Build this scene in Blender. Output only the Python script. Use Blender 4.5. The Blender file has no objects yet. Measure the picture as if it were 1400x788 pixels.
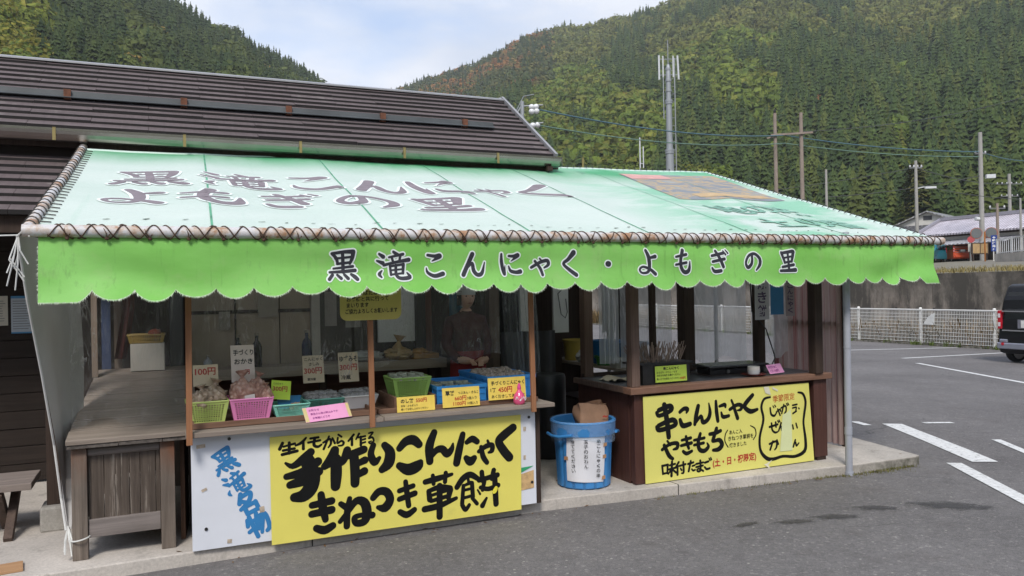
import bpy, bmesh, math, random
import numpy as np
from mathutils import Vector, Matrix, noise as mnoise

R = math.radians
random.seed(7)
rng = np.random.default_rng(11)
scene = bpy.context.scene
COL = scene.collection

# ------------------------------------------------------------------ camera
YAW, PITCH, ROLL = R(65.942), R(0.154), R(-1.1)
cd = bpy.data.cameras.new("camera")
cam = bpy.data.objects.new("camera", cd)
COL.objects.link(cam)
fw = Vector((math.cos(YAW) * math.cos(PITCH), math.sin(YAW) * math.cos(PITCH), math.sin(PITCH)))
rt = Vector((math.sin(YAW), -math.cos(YAW), 0))
up = rt.cross(fw)
c_, s_ = math.cos(ROLL), math.sin(ROLL)
cr, cu = c_ * rt + s_ * up, -s_ * rt + c_ * up
m3 = Matrix((cr, cu, -fw)).transposed()
cam.matrix_world = Matrix.Translation((0, 0, 1.6)) @ m3.to_4x4()
cd.sensor_width = 36.0
cd.lens = 27.77
cd.clip_start = 0.05
cd.clip_end = 6000
scene.camera = cam

# ------------------------------------------------------------------ daylight
SUN_EL, SUN_AZ = R(48), R(-118)          # azimuth of the sun measured from +X
w = bpy.data.worlds.new("World")
scene.world = w
w.use_nodes = True
nt = w.node_tree
nt.nodes.clear()
def N(t, ty, **kw):
    n = t.nodes.new(ty)
    for k, v in kw.items():
        setattr(n, k, v)
    return n
out = N(nt, 'ShaderNodeOutputWorld')
bg = N(nt, 'ShaderNodeBackground')
sky = N(nt, 'ShaderNodeTexSky', sky_type='NISHITA', sun_disc=False, sun_elevation=SUN_EL,
        sun_rotation=R(90) - SUN_AZ, air_density=1.0, dust_density=1.0, ozone_density=1.2)
geo = N(nt, 'ShaderNodeTexCoord')
mp = N(nt, 'ShaderNodeMapping')
mp.inputs['Scale'].default_value = (1.0, 1.0, 2.6)
mp.inputs['Location'].default_value = (0.0, 0.0, 0.0)
n1 = N(nt, 'ShaderNodeTexNoise')
n1.inputs['Scale'].default_value = 1.7
n1.inputs['Detail'].default_value = 8
n1.inputs['Roughness'].default_value = 0.58
n1.inputs['Distortion'].default_value = 0.2
rmp = N(nt, 'ShaderNodeValToRGB')
rmp.color_ramp.elements[0].position = 0.34
rmp.color_ramp.elements[1].position = 0.58
n2 = N(nt, 'ShaderNodeTexNoise')
n2.inputs['Scale'].default_value = 5.0
n2.inputs['Detail'].default_value = 5
cr2 = N(nt, 'ShaderNodeValToRGB')
cr2.color_ramp.elements[0].position = 0.3
cr2.color_ramp.elements[0].color = (5.0, 5.5, 6.5, 1)
cr2.color_ramp.elements[1].position = 0.7
cr2.color_ramp.elements[1].color = (6.9, 7.1, 7.6, 1)
mix = N(nt, 'ShaderNodeMix', data_type='RGBA')
L = nt.links.new
L(geo.outputs['Generated'], mp.inputs['Vector'])
L(mp.outputs['Vector'], n1.inputs['Vector'])
L(mp.outputs['Vector'], n2.inputs['Vector'])
L(n1.outputs['Fac'], rmp.inputs['Fac'])
L(n2.outputs['Fac'], cr2.inputs['Fac'])
L(rmp.outputs['Color'], mix.inputs['Factor'])
bst = N(nt, 'ShaderNodeMix', data_type='RGBA', blend_type='MULTIPLY')
bst.inputs['Factor'].default_value = 1.0
bst.inputs['B'].default_value = (1.45, 1.45, 1.5, 1)
L(sky.outputs['Color'], bst.inputs['A'])
L(bst.outputs['Result'], mix.inputs['A'])
L(cr2.outputs['Color'], mix.inputs['B'])
L(mix.outputs['Result'], bg.inputs['Color'])
bg.inputs['Strength'].default_value = 0.1
L(bg.outputs['Background'], out.inputs['Surface'])

sd = bpy.data.lights.new("sun", 'SUN')
sd.energy = 2.0
sd.angle = R(14)
sd.color = (1.0, 0.95, 0.87)
sun = bpy.data.objects.new("sun", sd)
COL.objects.link(sun)
sdir = Vector((math.cos(SUN_AZ) * math.cos(SUN_EL), math.sin(SUN_AZ) * math.cos(SUN_EL), math.sin(SUN_EL)))
sun.rotation_euler = sdir.to_track_quat('Z', 'Y').to_euler()
sun.location = (-6, -10, 14)
vs = scene.view_settings
vs.view_transform = 'Standard'
vs.look = 'None'
vs.exposure = 0.66
vs.gamma = 1.0
vs.use_curve_mapping = False
scene.cycles.max_bounces = 10
scene.cycles.transparent_max_bounces = 24
scene.cycles.diffuse_bounces = 5
scene.cycles.use_denoising = True

# ------------------------------------------------------------------ materials
def new_mat(name):
    m = bpy.data.materials.new(name)
    m.use_nodes = True
    return m, m.node_tree, m.node_tree.nodes['Principled BSDF']
def rgba(c):
    return (c[0], c[1], c[2], 1.0)
def tex_vec(t, scale=(1, 1, 1), rot=(0, 0, 0), coord='Object'):
    tc = N(t, 'ShaderNodeTexCoord')
    mpn = N(t, 'ShaderNodeMapping')
    mpn.inputs['Scale'].default_value = scale
    mpn.inputs['Rotation'].default_value = rot
    t.links.new(tc.outputs[coord], mpn.inputs['Vector'])
    return mpn.outputs['Vector']
def noise_fac(t, vec, scale, detail=4, rough=0.55, dist=0.0):
    n = N(t, 'ShaderNodeTexNoise')
    n.inputs['Scale'].default_value = scale
    n.inputs['Detail'].default_value = detail
    n.inputs['Roughness'].default_value = rough
    n.inputs['Distortion'].default_value = dist
    t.links.new(vec, n.inputs['Vector'])
    return n.outputs['Fac']
def ramp(t, fac, stops):
    r = N(t, 'ShaderNodeValToRGB')
    e = r.color_ramp.elements
    while len(e) < len(stops):
        e.new(0.5)
    for k, (p, c) in enumerate(stops):
        e[k].position = p
        e[k].color = rgba(c) if not isinstance(c, (int, float)) else (c, c, c, 1)
    t.links.new(fac, r.inputs['Fac'])
    return r.outputs['Color']
def mixc(t, fac, a, b, blend='MIX'):
    m = N(t, 'ShaderNodeMix', data_type='RGBA', blend_type=blend)
    for sock, v in (('Factor', fac), ('A', a), ('B', b)):
        s = m.inputs[sock]
        if isinstance(v, (int, float)):
            s.default_value = v
        elif isinstance(v, tuple):
            s.default_value = rgba(v)
        else:
            t.links.new(v, s)
    return m.outputs['Result']
def bump(t, b, fac, strength=0.3, dist=0.01):
    bn = N(t, 'ShaderNodeBump')
    bn.inputs['Strength'].default_value = strength
    bn.inputs['Distance'].default_value = dist
    t.links.new(fac, bn.inputs['Height'])
    t.links.new(bn.outputs['Normal'], b.inputs['Normal'])
def plain(name, c, rough=0.6, var=0.12, scale=6.0, metal=0.0, bmp=0.0, spec=0.5):
    m, t, b = new_mat(name)
    v = tex_vec(t)
    f = noise_fac(t, v, scale, 6, 0.6)
    lo = tuple(x * (1 - var) for x in c)
    hi = tuple(min(1, x * (1 + var)) for x in c)
    t.links.new(ramp(t, f, [(0.3, lo), (0.7, hi)]), b.inputs['Base Color'])
    b.inputs['Roughness'].default_value = rough
    b.inputs['Metallic'].default_value = metal
    b.inputs['Specular IOR Level'].default_value = spec
    if bmp:
        bump(t, b, noise_fac(t, v, scale * 8, 4), bmp, 0.004)
    return m
def wood(name, c1, c2, axis='X', rough=0.75, scale=1.0, pale=None, pale_at=0.62):
    m, t, b = new_mat(name)
    s = {'X': (1.2, 26, 26), 'Y': (26, 1.2, 26), 'Z': (26, 26, 1.2)}[axis]
    v = tex_vec(t, tuple(q * scale for q in s))
    f = noise_fac(t, v, 1.6, 8, 0.65, 0.6)
    v2 = tex_vec(t)
    g = noise_fac(t, v2, 3.0, 4)
    col = ramp(t, f, [(0.28, c1), (0.72, c2)])
    col = mixc(t, ramp(t, g, [(0.35, 0.0), (0.75, 0.55)]), col, c1)
    if pale:
        h = noise_fac(t, tex_vec(t, tuple(q * 0.35 for q in s)), 3.0, 6, 0.7)
        col = mixc(t, ramp(t, h, [(pale_at, 0.0), (pale_at + 0.1, 0.8)]), col, pale)
    t.links.new(col, b.inputs['Base Color'])
    b.inputs['Roughness'].default_value = rough
    b.inputs['Specular IOR Level'].default_value = 0.3
    bump(t, b, f, 0.5, 0.004)
    return m
def vinyl(name, base=0.05, tint=(0.9, 0.92, 0.95), streak=0.30, vscale=(14, 14, 1.2), rough=0.12, haze=0.0):
    """clear plastic sheet: mostly transparent, glossy with whitish creases and painted glints"""
    m = bpy.data.materials.new(name)
    m.use_nodes = True
    t = m.node_tree
    t.nodes.clear()
    o = N(t, 'ShaderNodeOutputMaterial')
    tr = N(t, 'ShaderNodeBsdfTransparent')
    tr.inputs['Color'].default_value = (0.93, 0.94, 0.95, 1)
    gl = N(t, 'ShaderNodeBsdfPrincipled')
    gl.inputs['Base Color'].default_value = rgba(tint)
    gl.inputs['Roughness'].default_value = rough
    gl.inputs['Specular IOR Level'].default_value = 1.0
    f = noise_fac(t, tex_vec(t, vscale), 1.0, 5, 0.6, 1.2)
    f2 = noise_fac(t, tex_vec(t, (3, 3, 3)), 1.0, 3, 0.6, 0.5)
    fac = ramp(t, f, [(0.36, base), (0.375, base + streak * 0.5), (0.39, base), (0.47, base * 1.5), (0.49, base + streak * 0.7), (0.505, base), (0.57, base), (0.585, base + streak), (0.60, base * 1.4), (0.68, base + streak * 0.3), (0.80, base + streak * 0.6)])  # thin whitish lines drawn in for creases and their glints
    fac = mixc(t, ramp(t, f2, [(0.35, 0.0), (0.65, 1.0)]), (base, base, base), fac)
    surf = gl.outputs[0]
    if haze:
        tl = N(t, 'ShaderNodeBsdfTranslucent')
        tl.inputs['Color'].default_value = rgba(tint)
        m2 = N(t, 'ShaderNodeMixShader')
        m2.inputs['Fac'].default_value = haze
        t.links.new(gl.outputs[0], m2.inputs[1])
        t.links.new(tl.outputs[0], m2.inputs[2])
        surf = m2.outputs[0]
    mx = N(t, 'ShaderNodeMixShader')
    t.links.new(fac, mx.inputs['Fac'])
    t.links.new(tr.outputs[0], mx.inputs[1])
    t.links.new(surf, mx.inputs[2])
    bn = N(t, 'ShaderNodeBump')
    bn.inputs['Strength'].default_value = 0.6
    bn.inputs['Distance'].default_value = 0.02
    t.links.new(f, bn.inputs['Height'])
    t.links.new(bn.outputs['Normal'], gl.inputs['Normal'])
    t.links.new(mx.outputs[0], o.inputs['Surface'])
    return m

# ------------------------------------------------------------------ mesh builder
class MB:
    def __init__(s):
        s.v, s.f, s.m = [], [], []
    def add(s, vs, fs, mi=0):
        o = len(s.v)
        s.v.extend(tuple(p) for p in vs)
        s.f.extend(tuple(i + o for i in f) for f in fs)
        s.m.extend([mi] * len(fs))
        return s
    def box(s, x0, x1, y0, y1, z0, z1, mi=0):
        vs = [(x, y, z) for z in (z0, z1) for y in (y0, y1) for x in (x0, x1)]
        return s.add(vs, [(0, 2, 3, 1), (4, 5, 7, 6), (0, 1, 5, 4), (2, 6, 7, 3), (0, 4, 6, 2), (1, 3, 7, 5)], mi)
    def obox(s, c, size, rot=None, mi=0):
        h = [q / 2 for q in size]
        M_ = rot if rot is not None else Matrix.Identity(3)
        c = Vector(c)
        vs = [c + M_ @ Vector((x * h[0], y * h[1], z * h[2])) for z in (-1, 1) for y in (-1, 1) for x in (-1, 1)]
        return s.add(vs, [(0, 2, 3, 1), (4, 5, 7, 6), (0, 1, 5, 4), (2, 6, 7, 3), (0, 4, 6, 2), (1, 3, 7, 5)], mi)
    def beam(s, a, b, wx, wz, mi=0, upv=(0, 0, 1)):
        a, b = Vector(a), Vector(b)
        d = (b - a)
        l = d.length
        d.normalize()
        u = Vector(upv)
        if abs(d.dot(u)) > 0.98:
            u = Vector((0, 1, 0))
        sx = d.cross(u).normalized()
        sz = sx.cross(d)
        M_ = Matrix((sx, d, sz)).transposed()
        return s.obox((a + b) / 2, (wx, l, wz), M_, mi)
    def tube(s, pts, r, n=8, mi=0, caps=True):
        pts = [Vector(p) for p in pts]
        rings = []
        prev = None
        for i, p in enumerate(pts):
            d = (pts[min(i + 1, len(pts) - 1)] - pts[max(i - 1, 0)]).normalized()
            if prev is None:
                u = Vector((0, 0, 1)) if abs(d.z) < 0.9 else Vector((1, 0, 0))
                sx = d.cross(u).normalized()
            else:
                sx = (prev - d * prev.dot(d)).normalized()
            prev = sx
            sy = d.cross(sx)
            rr = r[i] if isinstance(r, (list, tuple)) else r
            rings.append([p + (sx * math.cos(2 * math.pi * k / n) + sy * math.sin(2 * math.pi * k / n)) * rr for k in range(n)])
        vs = [q for ring in rings for q in ring]
        fs = []
        for i in range(len(pts) - 1):
            for k in range(n):
                a, b = i * n + k, i * n + (k + 1) % n
                fs.append((a, b, b + n, a + n))
        if caps:
            fs.append(tuple(range(n))[::-1])
            fs.append(tuple((len(pts) - 1) * n + k for k in range(n)))
        return s.add(vs, fs, mi)
    def lathe(s, prof, c=(0, 0, 0), n=24, mi=0, sx=1.0, sy=1.0):
        vs = []
        for (r, z) in prof:
            for k in range(n):
                a = 2 * math.pi * k / n
                vs.append((c[0] + r * math.cos(a) * sx, c[1] + r * math.sin(a) * sy, c[2] + z))
        fs = []
        for i in range(len(prof) - 1):
            for k in range(n):
                a, b = i * n + k, i * n + (k + 1) % n
                fs.append((a, b, b + n, a + n))
        return s.add(vs, fs, mi)
    def prism(s, poly, axis, a0, a1, mi=0):
        """poly in the two other axes (cyclic order), extruded along axis from a0 to a1"""
        n = len(poly)
        def P(p, a):
            if axis == 'x': return (a, p[0], p[1])
            if axis == 'y': return (p[0], a, p[1])
            return (p[0], p[1], a)
        vs = [P(p, a0) for p in poly] + [P(p, a1) for p in poly]
        fs = [tuple(range(n)), tuple(range(2 * n - 1, n - 1, -1))]
        fs += [(i, i + n, (i + 1) % n + n, (i + 1) % n) for i in range(n)]
        return s.add(vs, fs, mi)
    def sheet(s, fn, nu, nv, mi=0):
        vs = [fn(i / nu, j / nv) for j in range(nv + 1) for i in range(nu + 1)]
        fs = [(j * (nu + 1) + i, j * (nu + 1) + i + 1, (j + 1) * (nu + 1) + i + 1, (j + 1) * (nu + 1) + i)
              for j in range(nv) for i in range(nu)]
        return s.add(vs, fs, mi)
    def blob(s, c, rad, seed=0, amp=0.2, freq=3.0, n=12, mi=0):
        vs, fs = [], []
        sd = Vector((seed * 3.7, seed * 1.3, seed * 2.1))
        for j in range(n + 1):
            th = math.pi * j / n
            for i in range(n * 2):
                ph = math.pi * i / n
                d = Vector((math.sin(th) * math.cos(ph), math.sin(th) * math.sin(ph), math.cos(th)))
                k = 1 + amp * mnoise.noise(d * freq + sd) + amp * 0.6 * mnoise.noise(d * freq * 2.7 + sd)
                vs.append((c[0] + d.x * rad[0] * k, c[1] + d.y * rad[1] * k, c[2] + d.z * rad[2] * k))
        m = n * 2
        for j in range(n):
            for i in range(m):
                a, b = j * m + i, j * m + (i + 1) % m
                fs.append((a, a + m, b + m, b))
        return s.add(vs, fs, mi)

WLOC = {}
def wloc(o):
    return WLOC.get(o.name, Vector((0, 0, 0))) if o is not None else Vector((0, 0, 0))
def obj(name, mb, mats, parent=None, smooth=False, bevel=0.0, origin=None):
    """link a builder (world coordinates) as one mesh object; parts get coordinates relative to their thing"""
    me = bpy.data.meshes.new(name)
    base = wloc(parent) if parent is not None else Vector(origin if origin is not None else (0, 0, 0))
    me.from_pydata([(p[0] - base.x, p[1] - base.y, p[2] - base.z) for p in mb.v], [], mb.f)
    if not isinstance(mats, (list, tuple)):
        mats = [mats]
    for m in mats:
        me.materials.append(m)
    if len(mats) > 1:
        me.polygons.foreach_set('material_index', mb.m)
    if smooth:
        me.polygons.foreach_set('use_smooth', [True] * len(me.polygons))
    bm = bmesh.new()
    bm.from_mesh(me)
    bmesh.ops.recalc_face_normals(bm, faces=bm.faces) if not getattr(mb, 'keep', False) else None
    bm.to_mesh(me)
    bm.free()
    o = bpy.data.objects.new(name, me)
    COL.objects.link(o)
    if parent is not None:
        o.parent = parent
        WLOC[o.name] = Vector(base)
    else:
        o.location = base
        WLOC[o.name] = Vector(base)
    if bevel:
        md = o.modifiers.new("bevel", 'BEVEL')
        md.width = bevel
        md.segments = 2
        md.limit_method = 'ANGLE'
    if smooth and not bevel:
        try:
            me.set_sharp_from_angle(angle=R(40))
        except Exception:
            pass
    return o
def tag(o, label=None, cat=None, group=None, kind=None):
    if label: o['label'] = label
    if cat: o['category'] = cat
    if group: o['group'] = group
    if kind: o['kind'] = kind
    return o
def thing(name, loc, label, cat, group=None):
    o = bpy.data.objects.new(name, None)
    o.empty_display_size = 0.1
    COL.objects.link(o)
    o.location = loc
    WLOC[o.name] = Vector(loc)
    return tag(o, label, cat, group)
def single(name, mb, mats, label, cat, group=None, origin=None, **kw):
    if origin is None:
        xs, ys, zs = zip(*mb.v)
        origin = ((min(xs) + max(xs)) / 2, (min(ys) + max(ys)) / 2, min(zs))
    return tag(obj(name, mb, mats, None, origin=origin, **kw), label, cat, group)
def struct(name, mb, mats, **kw):
    return tag(obj(name, mb, mats, **kw), kind='structure')
def dup(o, loc, label, parent=None):
    """copy of a thing with its parts and sub-parts"""
    r = o.copy()
    COL.objects.link(r)
    WLOC[r.name] = Vector(loc)
    if parent is None:
        r.location = loc
        if label: r['label'] = label
    else:
        r.parent = parent
    for ch in list(o.children):
        dup(ch, loc, None, r)
    return r

# ------------------------------------------------------------------ lettering
def cr_path(st, sub=4):
    """list [x,z,w,...] -> smooth list of (x,z,w)"""
    P = [(st[i], st[i + 1], st[i + 2]) for i in range(0, len(st), 3)]
    if len(P) < 3:
        a, b = P[0], P[-1]
        return [tuple(a[k] + (b[k] - a[k]) * t / sub for k in range(3)) for t in range(sub + 1)]
    res = []
    for i in range(len(P) - 1):
        p0, p1, p2, p3 = P[max(i - 1, 0)], P[i], P[i + 1], P[min(i + 2, len(P) - 1)]
        for j in range(sub):
            t = j / sub
            res.append(tuple(0.5 * ((2 * p1[k]) + (-p0[k] + p2[k]) * t + (2 * p0[k] - 5 * p1[k] + 4 * p2[k] - p3[k]) * t * t
                                    + (-p0[k] + 3 * p1[k] - 3 * p2[k] + p3[k]) * t ** 3) for k in range(3)))
    res.append(P[-1])
    return res
def brush(strokes, put, depth0=0.0, grow=0.0, step=1e-5, mb=None, nseg=12, mi=0, wmin=0.0):
    """painted strokes: put(u, v, d) maps sheet coordinates (+ height d above the sheet) to world"""
    mb = mb or MB()
    d = depth0
    for st in strokes:
        pth = cr_path(st)
        for i, (x, z, wd) in enumerate(pth):
            r = max(wd, wmin) / 2 + grow
            d += step
            vs = [put(x + r * math.cos(2 * math.pi * k / nseg), z + r * math.sin(2 * math.pi * k / nseg), d) for k in range(nseg)]
            mb.add(vs, [tuple(range(nseg))], mi)
            if i:
                x0, z0, w0 = pth[i - 1]
                r0 = max(w0, wmin) / 2 + grow
                dx, dz = x - x0, z - z0
                l = math.hypot(dx, dz)
                if l > 1e-7:
                    nx, nz = -dz / l, dx / l
                    d += step
                    mb.add([put(x0 + nx * r0, z0 + nz * r0, d), put(x0 - nx * r0, z0 - nz * r0, d),
                            put(x - nx * r, z - nz * r, d), put(x + nx * r, z + nz * r, d)], [(0, 1, 2, 3)], mi)
    mb.keep = True
    return mb
TXT = {}
def text_flat(s, bold=0.0):
    key = (s, bold)
    if key not in TXT:
        c = bpy.data.curves.new("lettering_curve", 'FONT')
        c.body = s
        c.size = 1.0
        c.offset = bold
        c.resolution_u = 2
        c.space_line = 0.92
        c.align_x = 'LEFT'
        o = bpy.data.objects.new("lettering_curve", c)
        COL.objects.link(o)
        dg = bpy.context.evaluated_depsgraph_get()
        me = bpy.data.meshes.new_from_object(o.evaluated_get(dg))
        vs = [(v.co.x, v.co.y) for v in me.vertices]
        fs = [tuple(p.vertices) for p in me.polygons]
        bpy.data.objects.remove(o)
        bpy.data.curves.remove(c)
        bpy.data.meshes.remove(me)
        if vs:
            mx = min(v[0] for v in vs); my = min(v[1] for v in vs)
            vs = [(a - mx, b - my) for a, b in vs]
            W_, H_ = max(v[0] for v in vs), max(v[1] for v in vs)
        else:
            W_, H_ = 1, 1
        TXT[key] = (vs, fs, W_, H_)
    return TXT[key]
def write(mb, s, put, u, v, h=None, w=None, bold=0.0, d=0.0, rot=0.0, slant=0.0, mi=0, wob=0.0):
    """lay text into box of height h and/or width w with its lower left corner at (u, v)"""
    vs, fs, W_, H_ = text_flat(s, bold)
    sy = h / H_ if h else w / W_
    sx = w / W_ if w else sy
    ca, sa = math.cos(rot), math.sin(rot)
    res = []
    for a, b in vs:
        x, y = a * sx + b * sy * slant, b * sy
        if wob:
            q = mnoise.noise_vector(Vector((x / h * 2.2 if h else x, y / h * 2.2 if h else y, len(s) * 1.7)))
            x += q.x * wob
            y += q.y * wob
        res.append(put(u + x * ca - y * sa, v + x * sa + y * ca, d))
    mb.add(res, fs, mi)
    mb.keep = True
    return mb
VALANCE_STROKES = {"kuro":[[9350,18364,136,9616,18092,164,9711,17764,136],[9363,18364,150,10031,18467,164,10616,18489,234],[10616,18469,234,10560,18091,192,10430,17782,137],[9547,18078,95,10507,18173,110],[9976,18433,164,10019,17817,178,10023,17270,178],[9677,17764,123,10466,17850,124],[9455,17479,95,10600,17609,151],[9228,17263,122,9941,17298,164,10733,17368,193],[9380,17105,163,9173,16842,177],[9665,17103,123,9879,16895,178],[10088,17119,137,10290,16891,192],[10501,17129,137,10692,16989,220,10841,16836,207]],"taki":[[12189,18347,125,12435,18172,223],[12054,17936,97,12406,17795,223],[12348,17335,56,12180,17113,181,12304,16931,84],[13064,18474,140,13306,18299,211],[12792,18144,98,13662,18334,155],[12957,18144,126,13052,17842,126],[13494,18242,127,13436,17911,127],[12475,17669,154,13182,17842,141,14021,17995,226],[12853,17611,126,12893,17071,126],[12853,17597,112,13687,17720,127],[13687,17720,169,13640,17170,141],[12884,17352,84,13645,17424,85],[12915,17092,98,13640,17170,99],[13214,17666,141,13225,17068,169,13488,16854,197,14051,16919,212,13896,17203,57]],"ko":[[15247,18279,143,15696,18214,187,16035,18214,288,15539,17906,36],[15156,17478,43,15240,17192,157,15671,16973,215,16218,17111,259]],"n":[[18217,18339,264,17930,17717,248,17566,17026,248],[17887,17498,117,18205,17753,190,18297,17276,235,18544,17017,235,18863,17161,206,19059,17823,37]],"ni":[[20234,18341,134,20255,17782,209,20418,17051,194,20495,17595,30],[20753,18229,120,21105,18214,180,21411,18267,256,20934,17892,30],[20763,17556,75,20896,17256,195,21288,17163,210,21603,17213,271]],"ya":[[22418,17472,167,23057,17811,198,23570,17924,214,23650,17656,199,23347,17451,92],[23020,18062,91,23211,17864,107],[22679,17888,152,23049,17430,183,23209,16972,168]],"ku":[[25532,18447,341,25127,17998,232,24772,17705,170,25200,17301,217,25702,16947,264]],"dot":[[28238,17691,364,28311,17675,365]],"yo":[[31265,18617,191,31503,18090,268,31544,17419,230,31366,17084,172,30912,17040,134,30749,17280,134,31035,17469,134,31598,17274,192,31990,16954,250],[31560,18090,134,32030,18186,250]],"mo":[[34420,18627,255,34227,17990,235,34272,17403,235,34560,17058,274,34921,17202,256,34996,17841,59],[33818,18166,137,34710,18333,196],[33804,17601,137,34696,17744,177]],"gi":[[36947,18235,179,38005,18436,201],[36998,17806,180,38081,18004,201],[37325,18585,200,37682,17984,241,37917,17432,241],[36925,17338,140,37140,17087,240,37686,17132,241],[38021,18607,80,38215,18336,141],[38260,18668,81,38443,18427,121]],"no":[[40736,18287,184,40655,17673,225,40260,17368,245,40076,17726,183,40411,18236,184,40998,18389,205,41445,18030,247,41434,17567,247,41071,17158,103]],"sato":[[43649,18476,230,43926,17713,188],[43648,18445,188,44807,18605,231],[44874,18552,295,44650,17816,210],[43841,18079,125,44728,18205,126],[43926,17723,146,44650,17816,147],[44286,18498,189,44320,17187,210],[43647,17380,167,44848,17552,210],[43451,17089,188,44290,17114,231,45002,17151,295]]}
LEFT_STROKES = [[[6800,6812,197,6624,6458,218],[6859,6587,142,7544,6718,154],[6823,6350,164,7517,6413,165],[6766,6105,197,7675,6243,198],[7203,6795,197,7192,6149,197]],[[8229,7006,133,7954,6734,199,7585,6582,132],[8062,6756,166,8055,6337,199]],[[8500,6936,155,8993,6968,156],[8365,6694,155,9099,6768,156],[8773,6955,178,8711,6517,200,8949,6382,178,9171,6494,134]],[[9283,6595,134,9708,6789,157,9769,6503,157,9610,6273,112],[9656,6962,134,9309,6191,156],[9876,6829,135,10015,6502,157]],[[10248,7019,135,10447,6866,135],[10211,6820,135,10182,6486,135,10431,6608,135,10575,6482,158,10482,6322,135,10235,6312,112]],[[11230,6929,159,10882,6554,136],[11112,6713,159,11104,6284,181],[11573,6954,159,11372,6621,113],[11511,6721,136,11972,6769,137],[11684,6751,159,11674,6206,182],[11714,6532,114,11968,6587,137],[11710,6327,114,11964,6383,137]],[[12206,6931,114,12473,6952,126,12200,6611,126,12432,6647,137,12521,6410,137,12332,6256,137,12195,6361,114,12370,6412,92]],[[8506,6093,443,8043,5698,508,7391,5327,308,6968,5548,109],[7006,4712,350,8029,4905,508,8932,5450,489],[7210,4174,417,8128,4397,619,8987,4821,490],[8311,5538,841,8567,4624,932,8444,3862,864,8002,3419,729,7463,3375,506]],[[10006,6054,494,9795,5493,672,9344,5094,402],[10074,5464,629,10068,4566,674,10009,3765,561],[10792,5976,452,10555,5357,406,10291,5081,180],[10694,5568,384,11264,5736,453,11863,5914,456],[11207,5685,544,11267,4659,567,11251,3811,521],[11423,5039,341,11920,5225,433],[11409,4303,340,11872,4524,456]],[[12492,6126,321,12319,5572,389,12541,5034,458,12872,5263,207],[13239,6053,415,13584,5558,624,13476,4877,669,13033,4487,414]],[[8533,2744,377,9747,2868,425],[8501,2194,399,9737,2309,448],[9091,3340,401,9187,2548,490,9338,1748,357],[8779,1269,400,9271,1088,491,9785,1296,403]],[[10892,2870,271,10718,2012,384,10679,1138,361],[10323,2604,292,10634,2361,361],[10258,1489,247,10740,2009,293,11321,2669,408,11833,2491,547,11994,1844,570,11811,1299,455,11294,1256,385,11187,1611,317,11646,1719,273,12337,1627,389]],[[14227,5748,393,14650,6155,520,15163,6223,594,15559,5887,470],[14205,4616,429,14800,4301,718,15409,4459,686,15649,4704,325]],[[16634,6575,401,16283,5681,545,16292,4681,454],[16314,4861,236,16753,5361,383,17186,5409,457,17517,5056,458,17843,5344,331,17948,5702,92]],[[18665,6261,351,18399,5289,480,18185,4371,461],[18950,5698,278,19351,5891,409,19696,5673,354],[18879,4639,333,19171,4377,557,19473,4578,354]],[[19812,4981,224,20341,5283,300,20799,5332,301,20791,4957,282,20535,4842,113],[20481,5663,131,20606,5332,188],[19988,5271,243,20126,4603,337,20399,4172,281]],[[22417,6392,514,21681,5908,568,21313,5518,528,21660,4870,568,22083,4354,569]],[[12418,2731,370,12811,3088,442,13306,3001,497,13533,2485,498,13196,1996,532,12728,2074,230]],[[14173,2968,286,15104,3188,288],[14163,2424,304,15215,2680,342],[14599,3516,269,14678,2790,323,14781,1925,305],[14192,1581,322,14649,1342,394,15166,1606,306]],[[15952,3341,326,16860,3482,365,17829,3646,184],[16482,3707,236,16528,3156,237],[17395,3787,256,17335,3198,256],[16176,2698,290,16241,2146,345],[16177,2716,236,16943,2879,329,17664,2702,404],[17691,2607,386,17555,2119,312],[16361,2404,164,17517,2609,183],[16334,2025,218,17509,2216,238],[15870,1541,380,16919,1651,365,18108,2004,203],[16945,2970,365,16905,923,401]],[[18181,2732,332,18604,3254,370,19152,3470,390,19743,3105,280],[18643,2769,222,18531,1582,259],[18693,2782,148,19191,2936,204],[19269,2881,260,19320,1946,260],[18706,2466,148,19282,2526,149],[18696,1949,166,19322,2039,167],[18529,1490,259,18758,1137,259,19041,1425,204],[19268,1860,204,19609,1445,224],[18980,3285,167,19041,2861,148]],[[20003,3542,299,20052,2976,318],[20895,3584,301,20751,3036,319],[19791,3006,280,21163,3225,320],[19901,2508,243,20483,2345,281,21199,2514,302],[20170,2869,281,20038,2324,224],[20319,1729,131,20006,1254,318],[20957,3154,339,20987,2116,376,21020,1246,358],[19678,2367,75,19852,2067,112]]]
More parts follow.
